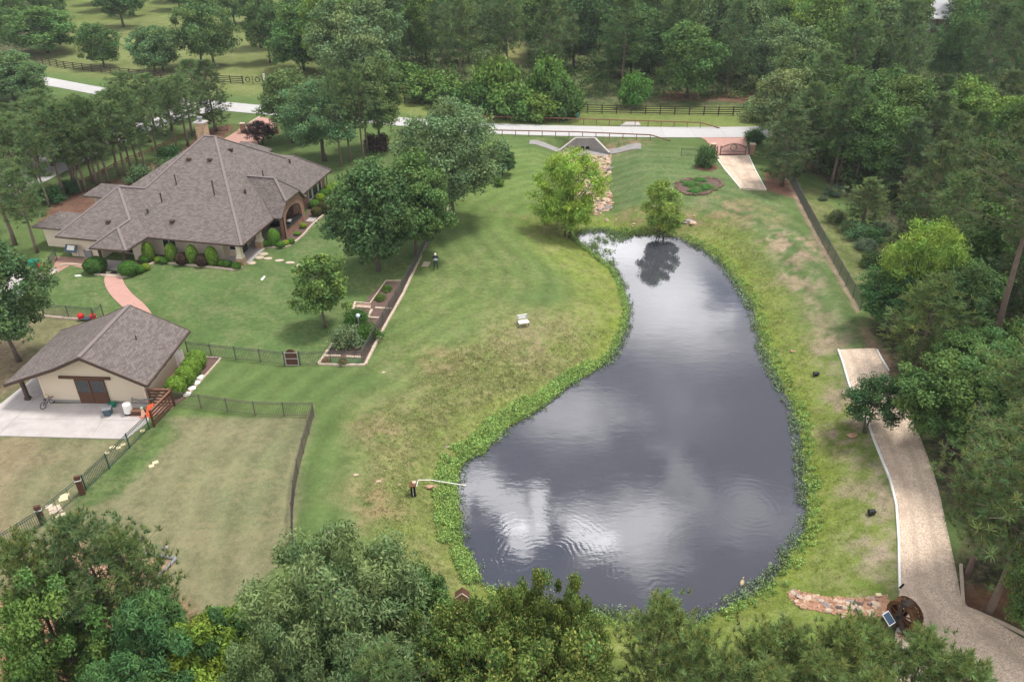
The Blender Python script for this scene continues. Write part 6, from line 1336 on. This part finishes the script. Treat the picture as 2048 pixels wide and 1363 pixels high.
for i, (k_, x, y, h, w, l, c) in enumerate([('pine_b', 1606, 345, 12, 6.4, 'pine just right of the dark gate pine, at the mulch', (1, 1, 1)), ('oak_c', 1632, 338, 11, 7.5, 'leafy tree at the top of the mesh fence', (.85, 1, .85)), ('pine_b', 1664, 368, 14, 6.4, 'tall twin trunk pine behind the mesh fence, left stem', (.9, .95, .95)), ('pine_a', 1676, 362, 13.6, 6, 'tall twin trunk pine behind the mesh fence, right stem', (.9, .95, .95)),
    ('oak_d', 1712, 368, 12, 8.5, 'tall leafy tree at the back of the narrow meadow, left', (.85, 1, .8)), ('oak_c', 1752, 382, 11, 9, 'broad leafy tree at the back of the narrow meadow, centre', (.8, 1, .8)), ('pine_c', 1795, 405, 10.5, 6.5, 'dark pine at the back of the narrow meadow, right', (.9, .95, 1)), ('oak_d', 1590, 298, 12, 8, 'tree hiding the road right of the brick driveway', (.95, 1, .9)), ('pine_b', 1628, 300, 14, 7, 'pine hiding the road, second from the driveway', (1, 1, 1)), ('oak_c', 1672, 305, 12.5, 9, 'leafy tree hiding the road, third from the driveway', (.85, 1., .85)), ('oak_d', 1730, 320, 13, 8.5, 'leafy tree in the dark mass behind the meadow', (.8, .95, .85)), ('oak_c', 1580, 262, 13, 9, 'roadside tree behind the gate pine, beyond the road edge', (1., 1, 1)), ('oak_c', 1780, 340, 13, 9, 'leafy tree deep behind the narrow meadow', (1, 1.05, .9)), ('pine_c', 1840, 370, 12, 6.5, 'dark pine deep in the right woods above the yellow cypress', (1, 1, 1))]): keep(tree_at(k_, x, y, h, w, l, 'tree', None, c))
# --- clipped and bedding shrubs
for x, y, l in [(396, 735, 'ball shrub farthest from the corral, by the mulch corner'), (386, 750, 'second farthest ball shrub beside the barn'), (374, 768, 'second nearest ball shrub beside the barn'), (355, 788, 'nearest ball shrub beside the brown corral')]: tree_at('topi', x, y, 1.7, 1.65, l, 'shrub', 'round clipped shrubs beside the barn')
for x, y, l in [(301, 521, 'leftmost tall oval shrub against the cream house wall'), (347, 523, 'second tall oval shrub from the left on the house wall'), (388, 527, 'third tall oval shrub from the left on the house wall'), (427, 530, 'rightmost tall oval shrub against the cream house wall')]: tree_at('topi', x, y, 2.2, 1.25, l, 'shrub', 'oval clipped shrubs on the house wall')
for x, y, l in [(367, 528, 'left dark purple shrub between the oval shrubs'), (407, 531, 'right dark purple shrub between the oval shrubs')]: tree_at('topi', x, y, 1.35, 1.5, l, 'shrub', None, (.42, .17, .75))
for x, y, h, w, l, c in [(194, 543, 1.5, 2.3, 'big dark clipped hedge left of the entry step', (.4, .52, .7)), (260, 549, 1.4, 2.0, 'big dark clipped hedge right of the entry step', (.45, .62, .7)),
    (280, 545, .8, 1.1, 'low dark shrub right of the clipped hedge', (.5, .7, .7)), (293, 540, .7, .9, 'low yellow green shrub at the start of the house bed', (1.3, 1.1, .8)), (290, 525, .8, 1.1, 'low dark shrub beside the entry wall', (.5, .7, .7)), (318, 524, .6, .9, 'low light green shrub left of a dark one', (1.2, 1.1, .9)), (330, 526, .65, 1.0, 'low dark shrub under the double window', (.5, .7, .7)),
    (445, 531, .6, .9, 'first low round shrub by the porch corner', (.6, .8, .7)), (457, 532, .6, .9, 'second low round shrub by the porch corner', (.6, .8, .7)), (474, 537, .65, 1.0, 'lone low round shrub on the bed tip at the porch corner', (.6, .8, .7)),
    (549, 490, 1.8, 1.5, 'upright green shrub in front of the brick pier', (.8, 1., 1.)), (535, 493, .8, 1.2, 'low dark shrub beside the stone column', (.5, .7, .7)), (562, 494, .6, 1.1, 'low dark shrub at the bed curve', (.5, .7, .7)), (573, 491, .6, .8, 'bright yellow green shrub at the bed curve', (1.6, 1.3, .8)), (582, 488, .6, .9, 'low dark green shrub right of the bright one', (.5, .7, .7)),
    (595, 470, .4, .8, 'small low plant below the kitchen counter', (.9, 1., .9)), (607, 456, .6, .8, 'yellow green plant below the counter end', (1.5, 1.25, .8)), (634, 432, 1.1, 1.3, 'brownish purple shrub on short stems at the bed tip', (.7, .4, .9)), (651, 425, 1.35, 1.8, 'round dark purple shrub at the bed tip', (.45, .28, .7)),
    (630, 415, .9, 1.4, 'dark green shrub under the brick wing window', (.6, .8, .8)), (640, 402, .9, 1.3, 'light green shrub by the brick wing', (1.4, 1.2, .8)), (648, 393, .9, 1.4, 'dark green shrub near the wing corner', (.6, .8, .8)), (660, 386, 1.0, 1.4, 'light green shrub at the wing corner', (1.2, 1.2, .9)), (672, 380, 1.0, 1.8, 'grey green shrub beyond the wing corner', (1.2, 1.15, 1.4))]: tree_at('topi', x, y, h*1.1, w, l, 'shrub', None, c)
keep(tree_at('shrub', 695, 692, 2.1, 3.0, 'large grey green shrub in the lower garden bed', 'shrub', None, (1.7, 1.4, 1.9))); tree_at('shrub', 712, 645, 1.3, 2.6, 'dark green bush above the large grey green shrub', 'shrub', None, (.7, .95, .6)); tree_at('shrub', 735, 678, 1.5, 2.6, 'dark green bush against the iron fence beside the grey green shrub', 'shrub', None, (.75, .95, .55))
for x, y, l in [(775, 582, 'small light green plant at the top of the upper garden bed'), (761, 600, 'small dull green plant in the upper garden bed')]: tree_at('shrub', x, y, .7, 1.1, l, 'plant', None, (1.3, 1.3, .8))
tree_at('spiky', 686, 728, .8, .9, 'dry brown grass tuft in the lowest bed', 'plant', None, (1.6, 1.1, .9)); tree_at('spiky', 653, 724, .4, .8, 'small reddish tuft at the left of the lowest bed', 'plant', None, (1.8, .9, .8))
for x, y, s, l in [(1380, 370, 1.8, 'green plant mound in the left of the flower bed'), (1399, 362, 1.4, 'green plant mound at the top of the flower bed'), (1415, 377, 2.0, 'green plant mound in the right of the flower bed'), (1390, 384, 1.4, 'low green plant at the lower rim of the flower bed')]: tree_at('shrub', x, y, .4, s*1.35, l, 'plant', None, (1.0, 1.4, .9))
tree_at('spiky', 1507, 283, 2.2, 3.4, 'spiky dark palm like plant where the brick driveway meets the road', 'plant', None, (.5, .8, .5))
# --- right meadow and woods edge
for x, y, s, h, l, c in [(1720, 478, 3.2, 1.8, 'grey green shrub in the narrow meadow, left', (1.2, 1.3, 1.6)), (1742, 482, 3, 1.7, 'dark green shrub in the narrow meadow, right of the grey one', (.8, 1, 1)), (1672, 445, 2.4, 1.6, 'reddish grey shrub nearest the mesh fence', (1.3, 1., 1.2)), (1742, 530, 2.8, 1.6, 'dull dark shrub below the shaggy grass clumps', (.8, .8, .8)), (1700, 465, 2.4, 1.5, 'pale shrub beside the small pine in the meadow', (1.4, 1.3, 1.6))]: tree_at('shrub', x, y, h, s, l, 'shrub', None, c)
for x, y, s, l in [(1732, 498, 2.4, 'shaggy pale grass clump nearest in the narrow meadow'), (1765, 465, 2.6, 'shaggy grass clump in the middle of the narrow meadow'), (1668, 390, 2.6, 'shaggy grass clump at the far end of the narrow meadow'), (1645, 400, 1.2, 'small dark tuft at the far end of the meadow')]: tree_at('spiky', x, y, s*.6, s, l, 'plant')
keep(tree_at('pine_c', 1722, 455, 6.0, 5.2, 'small olive green pine in the narrow meadow', 'tree', None, (1.3, 1.25, 1.1)))
keep(tree_at('willow', 1815, 655, 10.6, 6.8, 'bright yellow green cypress right of the mesh fence end', name='cypress_tree', color=(.75, .92, .95)))
keep(tree_at('oak_c', 1765, 655, 6.0, 6.0, 'dark green round tree at the lower end of the mesh fence', color=(.7, .95, .85)))
keep(tree_at('pine_c', 1830, 748, 9.0, 6.4, 'olive green pine leaning over the top of the long gravel drive', color=(1.35, 1.3, 1.0)))
o = keep(tree_at('pine_tall', 1978, 722, 21.5, 10, 'very tall pine with a long bare trunk at the right edge', rz=0)); o.rotation_euler = (0, R(-5.5), 0)
keep(tree_at('near_green', 1890, 905, 8.4, 7.8, 'large rounded dark green tree beside the crape myrtle across the drive'))
keep(tree_at('near_green', 1935, 815, 6.8, 7.4, 'dark green tree behind the large rounded one at the drive', color=(.85, .95, .95)))
keep(tree_at('oak_c', 1890, 680, 8, 6.6, 'dark green tree left of the very tall pine trunk', color=(.8, .95, .9))); keep(tree_at('oak_c', 2060, 800, 7.5, 7, 'dark broadleaf tree right of the very tall pine trunk', color=(.9, 1.05, .8)))  # left tree's leaf colour is tinted darker than its prototype
keep(tree_at('near_pine2', 1975, 1225, 15.0, 8.0, 'large near pine overhanging the gravel drive at the right edge', rz=1.)); keep(tree_at('near_pine2', 1935, 1150, 12.0, 6.5, 'near pine behind the large one at the right edge', rz=3.)); keep(tree_at('near_pine', 2050, 1130, 13.5, 6.5, 'near pine cut off by the right edge above the pine straw bed'))
keep(tree_at('near_pine2', 2010, 980, 12.5, 7.0, 'dark near pine above the large right edge pine', rz=4.)); keep(tree_at('near_green', 2075, 1330, 9.5, 5.5, 'bright green leafy tree at the right edge beside the pine straw bed', color=(1.2, 1.1, 1.1))); keep(tree_at('near_pine', 2085, 1240, 10, 5, 'slim near pine at the lower right edge'))
# --- foreground, bottom edge
FG = [('near_pine2', 150, 1018, 12, 5.6, 'foreground pine with pale shoot tips at the lower left', (.85, .9, .95), None), ('near_pine', 235, 1052, 11, 4.6, 'right half of the foreground pines at the lower left, with bushy tip', (.85, .9, .95), None),
      ('near_green', 60, 1140, 10.5, 5.0, 'light green leafy foreground tree at the lower left edge', (1.15, 1.15, 1.), None), ('near_pine', 10, 1070, 11.5, 4.6, 'foreground pine cut off at the lower left edge', (.9, .9, .9), None),
      ('near_feather', 272, 1185, 10.5, 5.8, 'feathery dark green foreground tree right of the dirt patch', (1, 1, 1), None), ('near_feather', 215, 1310, 9.5, 5.4, 'feathery foreground tree at the bottom left', (.9, .95, .95), None),
      ('near_bright', 380, 1250, 8.5, 5.0, 'bright yellow green foreground tree at the bottom', (1, 1, 1), None), ('near_bright', 455, 1210, 6.5, 3.6, 'small bright leafy top behind the yellow green foreground tree', (.8, .9, 1.), None),
      ('near_grey', 655, 1104, 12.0, 8.6, 'large grey green foreground oak at bottom centre left', (1, 1, 1), 'oak_tree'), ('near_grey', 555, 1222, 11.0, 5.0, 'grey green foreground oak, lower left lobe', (.9, .95, .95), 'oak_tree'), ('near_green', 815, 1135, 8.8, 4.4, 'small dark leafy tree between the grey green oak and the pond', (.9, .95, 1.), None),
      ('near_speck', 1048, 1146, 11.0, 3.8, 'yellow flecked foreground tree poking up before the pond', (1, 1, 1), None), ('near_speck', 1140, 1166, 10.6, 3.4, 'yellow flecked foreground tree right of the tallest one', (1, 1, 1), None), ('near_speck', 955, 1204, 10.6, 4.6, 'yellow flecked foreground tree left of the tallest one', (.95, 1, 1), None),
      ('near_speck', 880, 1248, 10.6, 5.2, 'yellow flecked foreground tree at bottom centre', (.95, 1, 1), None), ('near_speck', 1090, 1275, 11.0, 6.2, 'broad yellow flecked foreground tree at the bottom, below the tallest one', (1, 1, 1), None), ('near_speck', 1185, 1312, 9.0, 4.0, 'low yellow flecked tree right of the broad one', (1, 1, .95), None),
      ('near_speck', 990, 1300, 11.2, 6.0, 'yellow flecked tree touching the bottom edge at centre', (.9, .95, .95), None), ('near_pine', 770, 1310, 11.5, 5.6, 'dark soft pine at the bottom between oak and flecked trees', (.75, .85, .95), None), ('near_grey', 720, 1290, 11, 6.0, 'grey green leafy tree at the bottom edge under the oak', (.85, .9, .95), None),
      ('near_pine', 1328, 1200, 10.5, 4.2, 'narrow foreground pine standing tallest before the lower pond shore', (1.05, 1.05, 1.), None), ('near_pine', 1400, 1245, 10.2, 4.4, 'foreground pine second from the left in the bottom row', (1.05, 1.05, 1.), None), ('near_pine', 1465, 1290, 10.2, 4.4, 'foreground pine third in the bottom row, low and bushy', (1, 1, 1.), None),
      ('near_pine', 1522, 1258, 10.4, 4.2, 'foreground pine in the middle of the bottom row', (1.05, 1.05, 1.), None), ('near_pine', 1598, 1246, 10.2, 4.4, 'foreground pine fifth in the bottom row', (1, 1, 1.), None), ('near_pine', 1690, 1243, 10.4, 4.6, 'foreground pine just left of the waterwheel', (1.1, 1.08, 1.), None), ('near_pine', 1748, 1238, 9.6, 3.6, 'slim foreground pine touching the solar panel', (1, 1, 1.), None),
      ('near_pine', 1650, 1300, 10.6, 4.6, 'foreground pine at the bottom edge below the fifth one', (1, 1, 1.), None), ('near_pine', 1862, 1272, 10.5, 4.4, 'foreground pine at the bottom right on the drive side', (.95, 1, 1.), None), ('near_pine', 1940, 1300, 10.3, 4.6, 'last foreground pine at the bottom right', (.95, 1, 1.), None), ('near_pine', 1780, 1345, 10.6, 4.2, 'foreground pine tip at the bottom edge under the waterwheel', (1, 1, 1.), None),
      ('near_pine', 1560, 1330, 10.6, 4.6, 'bottom edge pine in the gap of the row, left', (1, 1, 1.), None), 
      ('near_grey', 490, 1345, 9, 4, 'grey green tree top at the bottom edge left of the oak', (.85, .95, .9), None)]
for k_, tx, ty, h, w, l, c, nm in FG: keep(tree_top(k_, tx, ty, h, w, l, 'tree', None, c, name=nm))

# --- far meadow trees at the upper left
MT = [('far_a', 95, 106, 9.8, 16, 'wide dark tree with a long leaning limb at the upper left meadow edge', (.8, 1, .8)), ('far_c', 208, 135, 8.8, 8, 'single round tree behind the meadow fence', (.8, .95, .85)), ('far_c', 312, 146, 9, 8.5, 'pale blue green tree of a close pair behind the fence', (1.15, 1.25, 1.4)), ('far_c', 326, 142, 8.6, 8, 'darker right hand tree of the close pair behind the fence', (.8, .95, .95)),
      ('far_b', 403, 128, 13, 9, 'dark tree behind the pale trunked meadow tree', (.8, .95, .9)), ('far_a', 429, 134, 14.5, 11, 'tall meadow tree with a pale trunk', (1, 1.1, 1.05)), ('far_b', 540, 126, 14, 8, 'tall tree with a thick trunk at the right of the meadow', (.85, .95, .9)), ('far_a', 607, 142, 12.6, 13, 'large round dark tree at the right side of the meadow', (.72, .92, .75)), ('far_b', 522, 96, 14, 9, 'tall tree standing back in the meadow gap', (.9, 1., .95)),
      ('far_a', 470, 50, 13, 11, 'far tree at the back of the meadow, centre', (.85, .95, .95)), ('far_a', 720, 195, 14, 12, 'large pale grey green tree at the woods corner above the pines', (1.25, 1.2, 1.45)), ('far_b', 680, 175, 16, 11, 'grey green tree at the woods corner, behind', (1.2, 1.2, 1.35)), ('far_c', 30, 200, 8.4, 10, 'blue green tree at the left edge beside the road', (1.1, 1.2, 1.3)), ('far_c', 70, 205, 7, 7, 'rounded blue green tree at the left roadside', (1.1, 1.2, 1.3)), ('far_c', -20, 210, 9, 9, 'tree cut off by the left edge at the roadside', (1, 1.1, 1.2))]
for k_, x, y, h, w, l, c in MT: keep(tree_at(k_, x, y, h, w, l, 'tree', None, c))
# roadside bright bushes beyond the road
for x, y, h, w, l, c in [(860, 200, 5.5, 9, 'bright green thicket mound left of the bushes at the road', (1.1, 1.15, 1)), (905, 215, 5, 8, 'green thicket mound behind the big spreading tree', (1, 1.1, 1)), (945, 232, 6, 7, 'dark green roadside bush at the end of the rail', (.7, .85, .8)), (990, 222, 9.5, 8.5, 'bright yellow green tall bush beside the road, left', (1.15, 1.2, .9)), (1030, 235, 6, 8, 'bright green bush nearest the far guard rail', (1.1, 1.2, 1)),
                         (1072, 238, 4.5, 7, 'low yellow green bush beside the far guard rail', (1.3, 1.25, .9)), (1098, 222, 9.8, 7.5, 'bright green tall bush beside the road, right', (1.05, 1.2, .9)), (1128, 236, 7, 6, 'dull green bush at the end of the board fence', (.85, .95, .9)), (1265, 214, 6.5, 5, 'bright green small tree against the dark pines', (1, 1.35, 1)), (810, 175, 5, 9, 'green thicket behind the pines at the road bend', (.9, 1.05, .9)), (1520, 240, 4, 6, 'roadside bush behind the pale grey tree', (.9, 1, .9))]: keep(tree_at('bush', x, y, h, w, l, 'bush', None, c))
# --- woods, filled by distance
def inpoly(x, y, poly): return poly_sd(np.array([x]), np.array([y]), poly)[0] < 0
def wp_(px): return np.array([PZ(x, y, 0)[:2] for x, y in px])
WFAR = wp_([(655, 150), (700, 190), (820, 195), (900, 212), (1140, 215), (1190, 198), (1500, 204), (1620, 225), (2300, 205), (2600, -25), (560, -25), (600, 60)])
WLEFT = wp_([(-260, -25), (420, -25), (330, 48), (200, 66), (60, 80), (10, 150), (-300, 190)])
GAP = wp_([(1000, -25), (1062, -25), (1058, 150), (1005, 150)]); GAP2 = wp_([(1640, 0), (1705, 0), (1700, 60), (1650, 60)]); GAP3 = wp_([(1800, 25), (1910, 25), (1880, 175), (1800, 175)]); GAP4 = wp_([(440, 20), (560, 20), (560, 60), (460, 70)])
WRIGHT = wp_([(1610, 292), (2300, 275), (2600, 420), (2700, 900), (2500, 1300), (2120, 1250), (2060, 1080), (1960, 980), (1930, 880), (1860, 740), (1830, 640), (1800, 560), (1830, 500), (1790, 420), (1700, 385), (1640, 350)])
KINDS = {'far_a': ('broad leafy tree', OAK), 'far_b': ('narrow leafy tree', OAK), 'far_c': ('rounded leafy tree', OAK), 'far_pine': ('tall dark pine', PIN), 'far_pine2': ('full dark pine', PIN), 'oak_c': ('dark leafy tree', OAK), 'oak_d': ('tall leafy tree', OAK), 'pine_c': ('dark pine', PIN), 'pine_b': ('slim pine', PIN)}
WOOD = []
def fill(poly, n_try, d_near, d_far, keys, wts, hr, wr, zone_, gaps=(), lim=200):
    xs, ys = poly[:, 0], poly[:, 1]; c = 0
    for _ in range(n_try):
        if c >= lim: break
        x, y = random.uniform(max(xs.min(), -190), min(xs.max(), 190)), random.uniform(ys.min(), min(ys.max(), 300))
        if not inpoly(x, y, poly) or any(inpoly(x, y, g_) for g_ in gaps): continue
        if abs(x) > (y*math.cos(PITCH)+CAM_H*math.sin(PITCH))*1024/F_PX*1.04+7: continue
        d = d_near+(d_far-d_near)*min(1, max(0, (y-110)/120)) if d_far != d_near else d_near
        if any((x-a)**2+(y-b)**2 < d*d for a, b in taken): continue
        sidep = fbm(np.array([x*1.]), np.array([y*1.]), .02, 2, 9)[0]*2.5
        w2 = [w*(1+(sidep*2 if 'pine' in k else -sidep*2)) for k, w in zip(keys, wts)]; w2 = [max(.05, v) for v in w2]
        k = random.choices(keys, w2)[0]; h = random.uniform(*hr)*(1.08 if 'pine' in k else 1); w = random.uniform(*wr)*(.66 if 'pine' in k else 1)
        hu = random.random(); t_ = (1, 1, 1)
        if 'pine' not in k: t_ = random.choice([(1, 1, 1), (.85, 1, .8), (1.15, 1.15, 1.3), (.72, .9, .78), (1.2, 1.3, .85), (.95, 1.1, 1.0), (.8, .95, 1.)])
        else: t_ = random.choice([(1, 1, 1), (.85, .9, .95), (1.1, 1.05, 1.), (.8, .88, .8)])
        s_ = random.uniform(.85, 1.12); taken.append((x, y)); c += 1
        WOOD.append((spawn(k, (x, y, 0), h, w, 'x', 'tree', '%s %s' % (KINDS[k][0].split()[-1]+'s', zone_), tuple(a*s_ for a in t_)), KINDS[k][0], zone_, h > 15))
    return c
n1 = fill(WFAR, 9000, 6.6, 10.5, ['far_a', 'far_b', 'far_c', 'far_pine', 'far_pine2'], [2, 2, 1.5, 2.5, 1.5], (12.5, 18), (8.5, 13), 'in the woods beyond the road', (GAP, GAP2, GAP3), 190)
n2 = fill(WLEFT, 3000, 9, 13, ['far_a', 'far_b', 'far_c', 'far_pine'], [2, 2, 2, .7], (11, 14.5), (8.5, 12), 'at the back of the upper left meadow', (GAP4,), 50)
n3 = fill(WRIGHT, 5000, 5.3, 5.3, ['oak_c', 'oak_d', 'pine_c', 'pine_b', 'near_green'][:4], [2.2, 1.6, 2.2, .8], (9, 14), (6.5, 9.5), 'in the woods on the right', (), 130)
n4 = fill(wp_([(1590, 262), (1600, 276), (2300, 260), (2300, 246)]), 300, 6, 6, ['oak_c'], [1], (4, 5), (4, 5), 'on the right road verge', (), 0)
LMK = [(150, 'at the far left'), (420, 'left of the meadow gate'), (640, 'above the meadow gate'), (800, 'above the big spreading tree'), (960, 'left of the roadside bushes'), (1110, 'above the roadside bushes'), (1250, 'above the culvert'), (1400, 'above the flower bed'), (1520, 'above the brick driveway'), (1650, 'above the mesh fence'), (1800, 'above the narrow meadow'), (1920, 'above the yellow cypress'), (9999, 'at the far right')]
def wpx(l): zc = l[1]*math.cos(PITCH)+CAM_H*math.sin(PITCH); return 1024+F_PX*l[0]/zc
byl = {}
for o, kd, zn, tall in WOOD:
    x = wpx(o.location); y = o.location[1]; lm = next(t for m_, t in LMK if x < m_)
    if 'right' in zn: dp = 'near' if y < 75 else 'middle' if y < 95 else 'back'; l = '%s in right hand woods, %s rows, %s' % (kd, dp, 'near drive' if x < 1880 else 'outer side')
    else: dp = 'front' if y < 148 else 'second' if y < 165 else 'third' if y < 185 else 'fourth' if y < 210 else 'rear'; l = '%s, %s row of woods %s' % (kd, dp, lm)
    byl.setdefault(l, []).append(o)
for l, os_ in byl.items():
    os_.sort(key=lambda o: wpx(o.location))
    for i, o in enumerate(os_): o['label'] = l if len(os_) == 1 else '%s, %s from left' % (l, PRL[min(i, 27)])
print('WOODS', n1, n2, n3)

# --- ground cover, leaves on the bank and in the shallows
def cover(name, pts, nper, rad, L, lw, col, label, hgt=.2, droop=-.3, up=.5, tint2=None, cvar=.3, shell=.6):
    r = np.random.default_rng(len(pts)+5); C = np.array(pts); V, F, c = cloud_leaves(r, C+np.array([0, 0, hgt*.5]), np.full(len(C), rad)*r.uniform(.6, 1.3, len(C)), nper, L, lw, col, flat=hgt/rad, up=up, rnd=.8, droop=droop, cvar=cvar, lvar=.3, shell=shell, tint2=tint2)
    me_ = np_mesh(name, V, F, M_LEAF, c, None, False); o = bpy.data.objects.new(name, me_); COL.objects.link(o); return stuff(o, label, 'plants')
def shore_pts(n, d0, d1, px_side=None, dens_=None):
    out = []; seg = np.roll(POND, -1, 0)-POND; L = np.hypot(seg[:, 0], seg[:, 1]); cs = np.r_[0, np.cumsum(L)]; r = np.random.default_rng(n)
    while len(out) < n:
        s = r.uniform(0, cs[-1]); i = min(len(POND)-1, int(np.searchsorted(cs, s)-1)); t = (s-cs[i])/L[i]; p = POND[i]+seg[i]*t; nn = np.array([seg[i][1], -seg[i][0]])/L[i]
        q = p+nn*.3
        if inpoly(q[0], q[1], POND): nn = -nn
        if dens_ and r.random() > dens_(i, s): continue
        lo, hi = (d0(i), d1(i)) if callable(d0) else (d0, d1)
        d = r.uniform(lo, hi); q = p+nn*d; out.append((q[0], q[1], max(th(q[0], q[1]), WATER_Z)))
    return out
# index ranges of POND_PX: 0-7 far end, 8-29 east bank, 30-37 south, 38-44 south west, 45-54 west thick weeds, 55-66 west bank
def pn(i): return POND_PX[i % len(POND_PX)]
thick = lambda i: 1. if 38 <= i <= 61 else .0
cover('shore_weeds', shore_pts(4600, lambda i: -.1, lambda i: 1.5 if 40 <= i <= 50 else 1.0 if i <= 54 else .4, None, lambda i, s: (1. if 38 <= i <= 54 else .3 if i > 54 else .1)*(.35+.65*min(1, abs(math.sin(s*.9)+.6*math.sin(s*2.3+1))))), 24, .2, .13, .07, (.3, .44, .13), 'thick bright green weeds along the left shore of the pond', .24, cvar=.35)
cover('water_plants', shore_pts(1900, lambda i: -.6, lambda i: .2, None, lambda i, s: (.55 if 8 <= i <= 33 else .4 if i >= 55 or i < 3 else .12)*(.35+.65*(math.sin(s*1.3)+math.sin(s*.47+1) > -.3))), 14, .3, .15, .06, (.26, .34, .2), 'grey green water plants standing in the shallows of the pond', .22, cvar=.35, tint2=((.09, .13, .06), .3))
pts = []
r_ = np.random.default_rng(3)
for cx, cy, rx, ry, n in [(1235, 466, 45, 4, 60), (1210, 480, 40, 10, 40), (1240, 474, 20, 8, 50), (1200, 505, 25, 12, 35), (1185, 490, 12, 10, 25), (1222, 528, 10, 18, 30)]:
    for _ in range(n): p = PZ(cx+r_.normal()*rx*.5, cy+r_.normal()*ry*.5, WATER_Z); pts.append(p)
cover('floating_weeds', pts, 14, .35, .22, .07, (.2, .3, .11), 'loose green weeds growing out of the water at the narrow pond end', .2, cvar=.3)
def region_pts(px, n, seed):
    r = np.random.default_rng(seed); xs = [p[0] for p in px]; ys = [p[1] for p in px]; poly = wpoly(px); out = []; x0, x1, y0, y1 = poly[:, 0].min(), poly[:, 0].max(), poly[:, 1].min(), poly[:, 1].max()
    X = r.uniform(x0, x1, n*3); Y = r.uniform(y0, y1, n*3); ok = (poly_sd(X, Y, poly) < 0) & (poly_sd(X, Y, POND) > .2)
    X, Y = X[ok][:n], Y[ok][:n]; nz = fbm(X, Y, .35, 3, 4); edge_ = np.clip(-poly_sd(X, Y, poly)/3.5, 0, 1); k = (nz > r.uniform(-.35, .3, len(X))) & (r.random(len(X)) < edge_); X, Y = X[k], Y[k]
    return np.stack([X, Y, terr(X, Y)], -1)
bankpx = [(1150, 640), (1250, 600), (1262, 640), (1225, 715), (1130, 785), (1010, 865), (965, 910), (905, 940), (910, 1000), (925, 1090), (960, 1170), (900, 1200), (760, 1170), (690, 1000), (720, 850), (860, 700), (1000, 640)]
cover('rough_grass', region_pts(bankpx, 17000, 1), 8, .2, .17, .03, (.3, .35, .12), 'rough tufted grass on the left bank', .14, droop=-.6, cvar=.4, tint2=((.34, .31, .17), .3))
bankpx2 = [(1360, 470), (1440, 440), (1520, 460), (1590, 620), (1640, 720), (1690, 900), (1715, 1010), (1730, 1190), (1600, 1180), (1500, 1240), (1300, 1290), (1000, 1230), (960, 1180), (1300, 1255), (1560, 1160), (1615, 1060), (1600, 850), (1520, 680), (1490, 590), (1420, 500)]
cover('rough_grass', region_pts(bankpx2, 17000, 2), 8, .2, .17, .03, (.31, .36, .11), 'rough tufted grass on the right bank', .14, droop=-.6, cvar=.4, tint2=((.36, .3, .19), .3))
# undergrowth
def under(poly, n, seed, lab, dmax=300):
    r = np.random.default_rng(seed); X = r.uniform(max(poly[:, 0].min(), -150), min(poly[:, 0].max(), 150), n*3); Y = r.uniform(poly[:, 1].min(), min(poly[:, 1].max(), 290), n*3)
    ok = poly_sd(X, Y, poly) < 0
    for g_ in (GAP, GAP2): ok &= poly_sd(X, Y, g_) > 0
    X, Y = X[ok][:n], Y[ok][:n]; return cover('undergrowth', np.stack([X, Y, X*0], -1), 22, 1.1, .5, .26, (.11, .18, .06), lab, 1.2, cvar=.4, droop=0)
under(WFAR, 8000, 5, 'low dark undergrowth on the floor of the far woods'); under(WRIGHT, 3600, 6, 'low dark undergrowth on the floor of the right woods')

# ================================================================== HAZE
hb = MB().box((0, 140, 18.5), (900, 600, 47)); ho = hb.build('haze', M_DARK); ho.data.materials.clear()
hm = bpy.data.materials.new('haze'); hm.use_nodes = True; ht = NT(hm.node_tree); ht.n.clear()
pv_ = ht.new('ShaderNodeVolumePrincipled'); pv_.inputs['Color'].default_value = (.82, .88, .95, 1); pv_.inputs['Density'].default_value = .00022; pv_.inputs['Anisotropy'].default_value = .2
ht.l.new(pv_.outputs[0], ht.new('ShaderNodeOutputMaterial').inputs['Volume']); ho.data.materials.append(hm); ho['kind'] = 'stuff'; ho['label'] = 'faint haze in the air over the woods'; ho['category'] = 'haze'
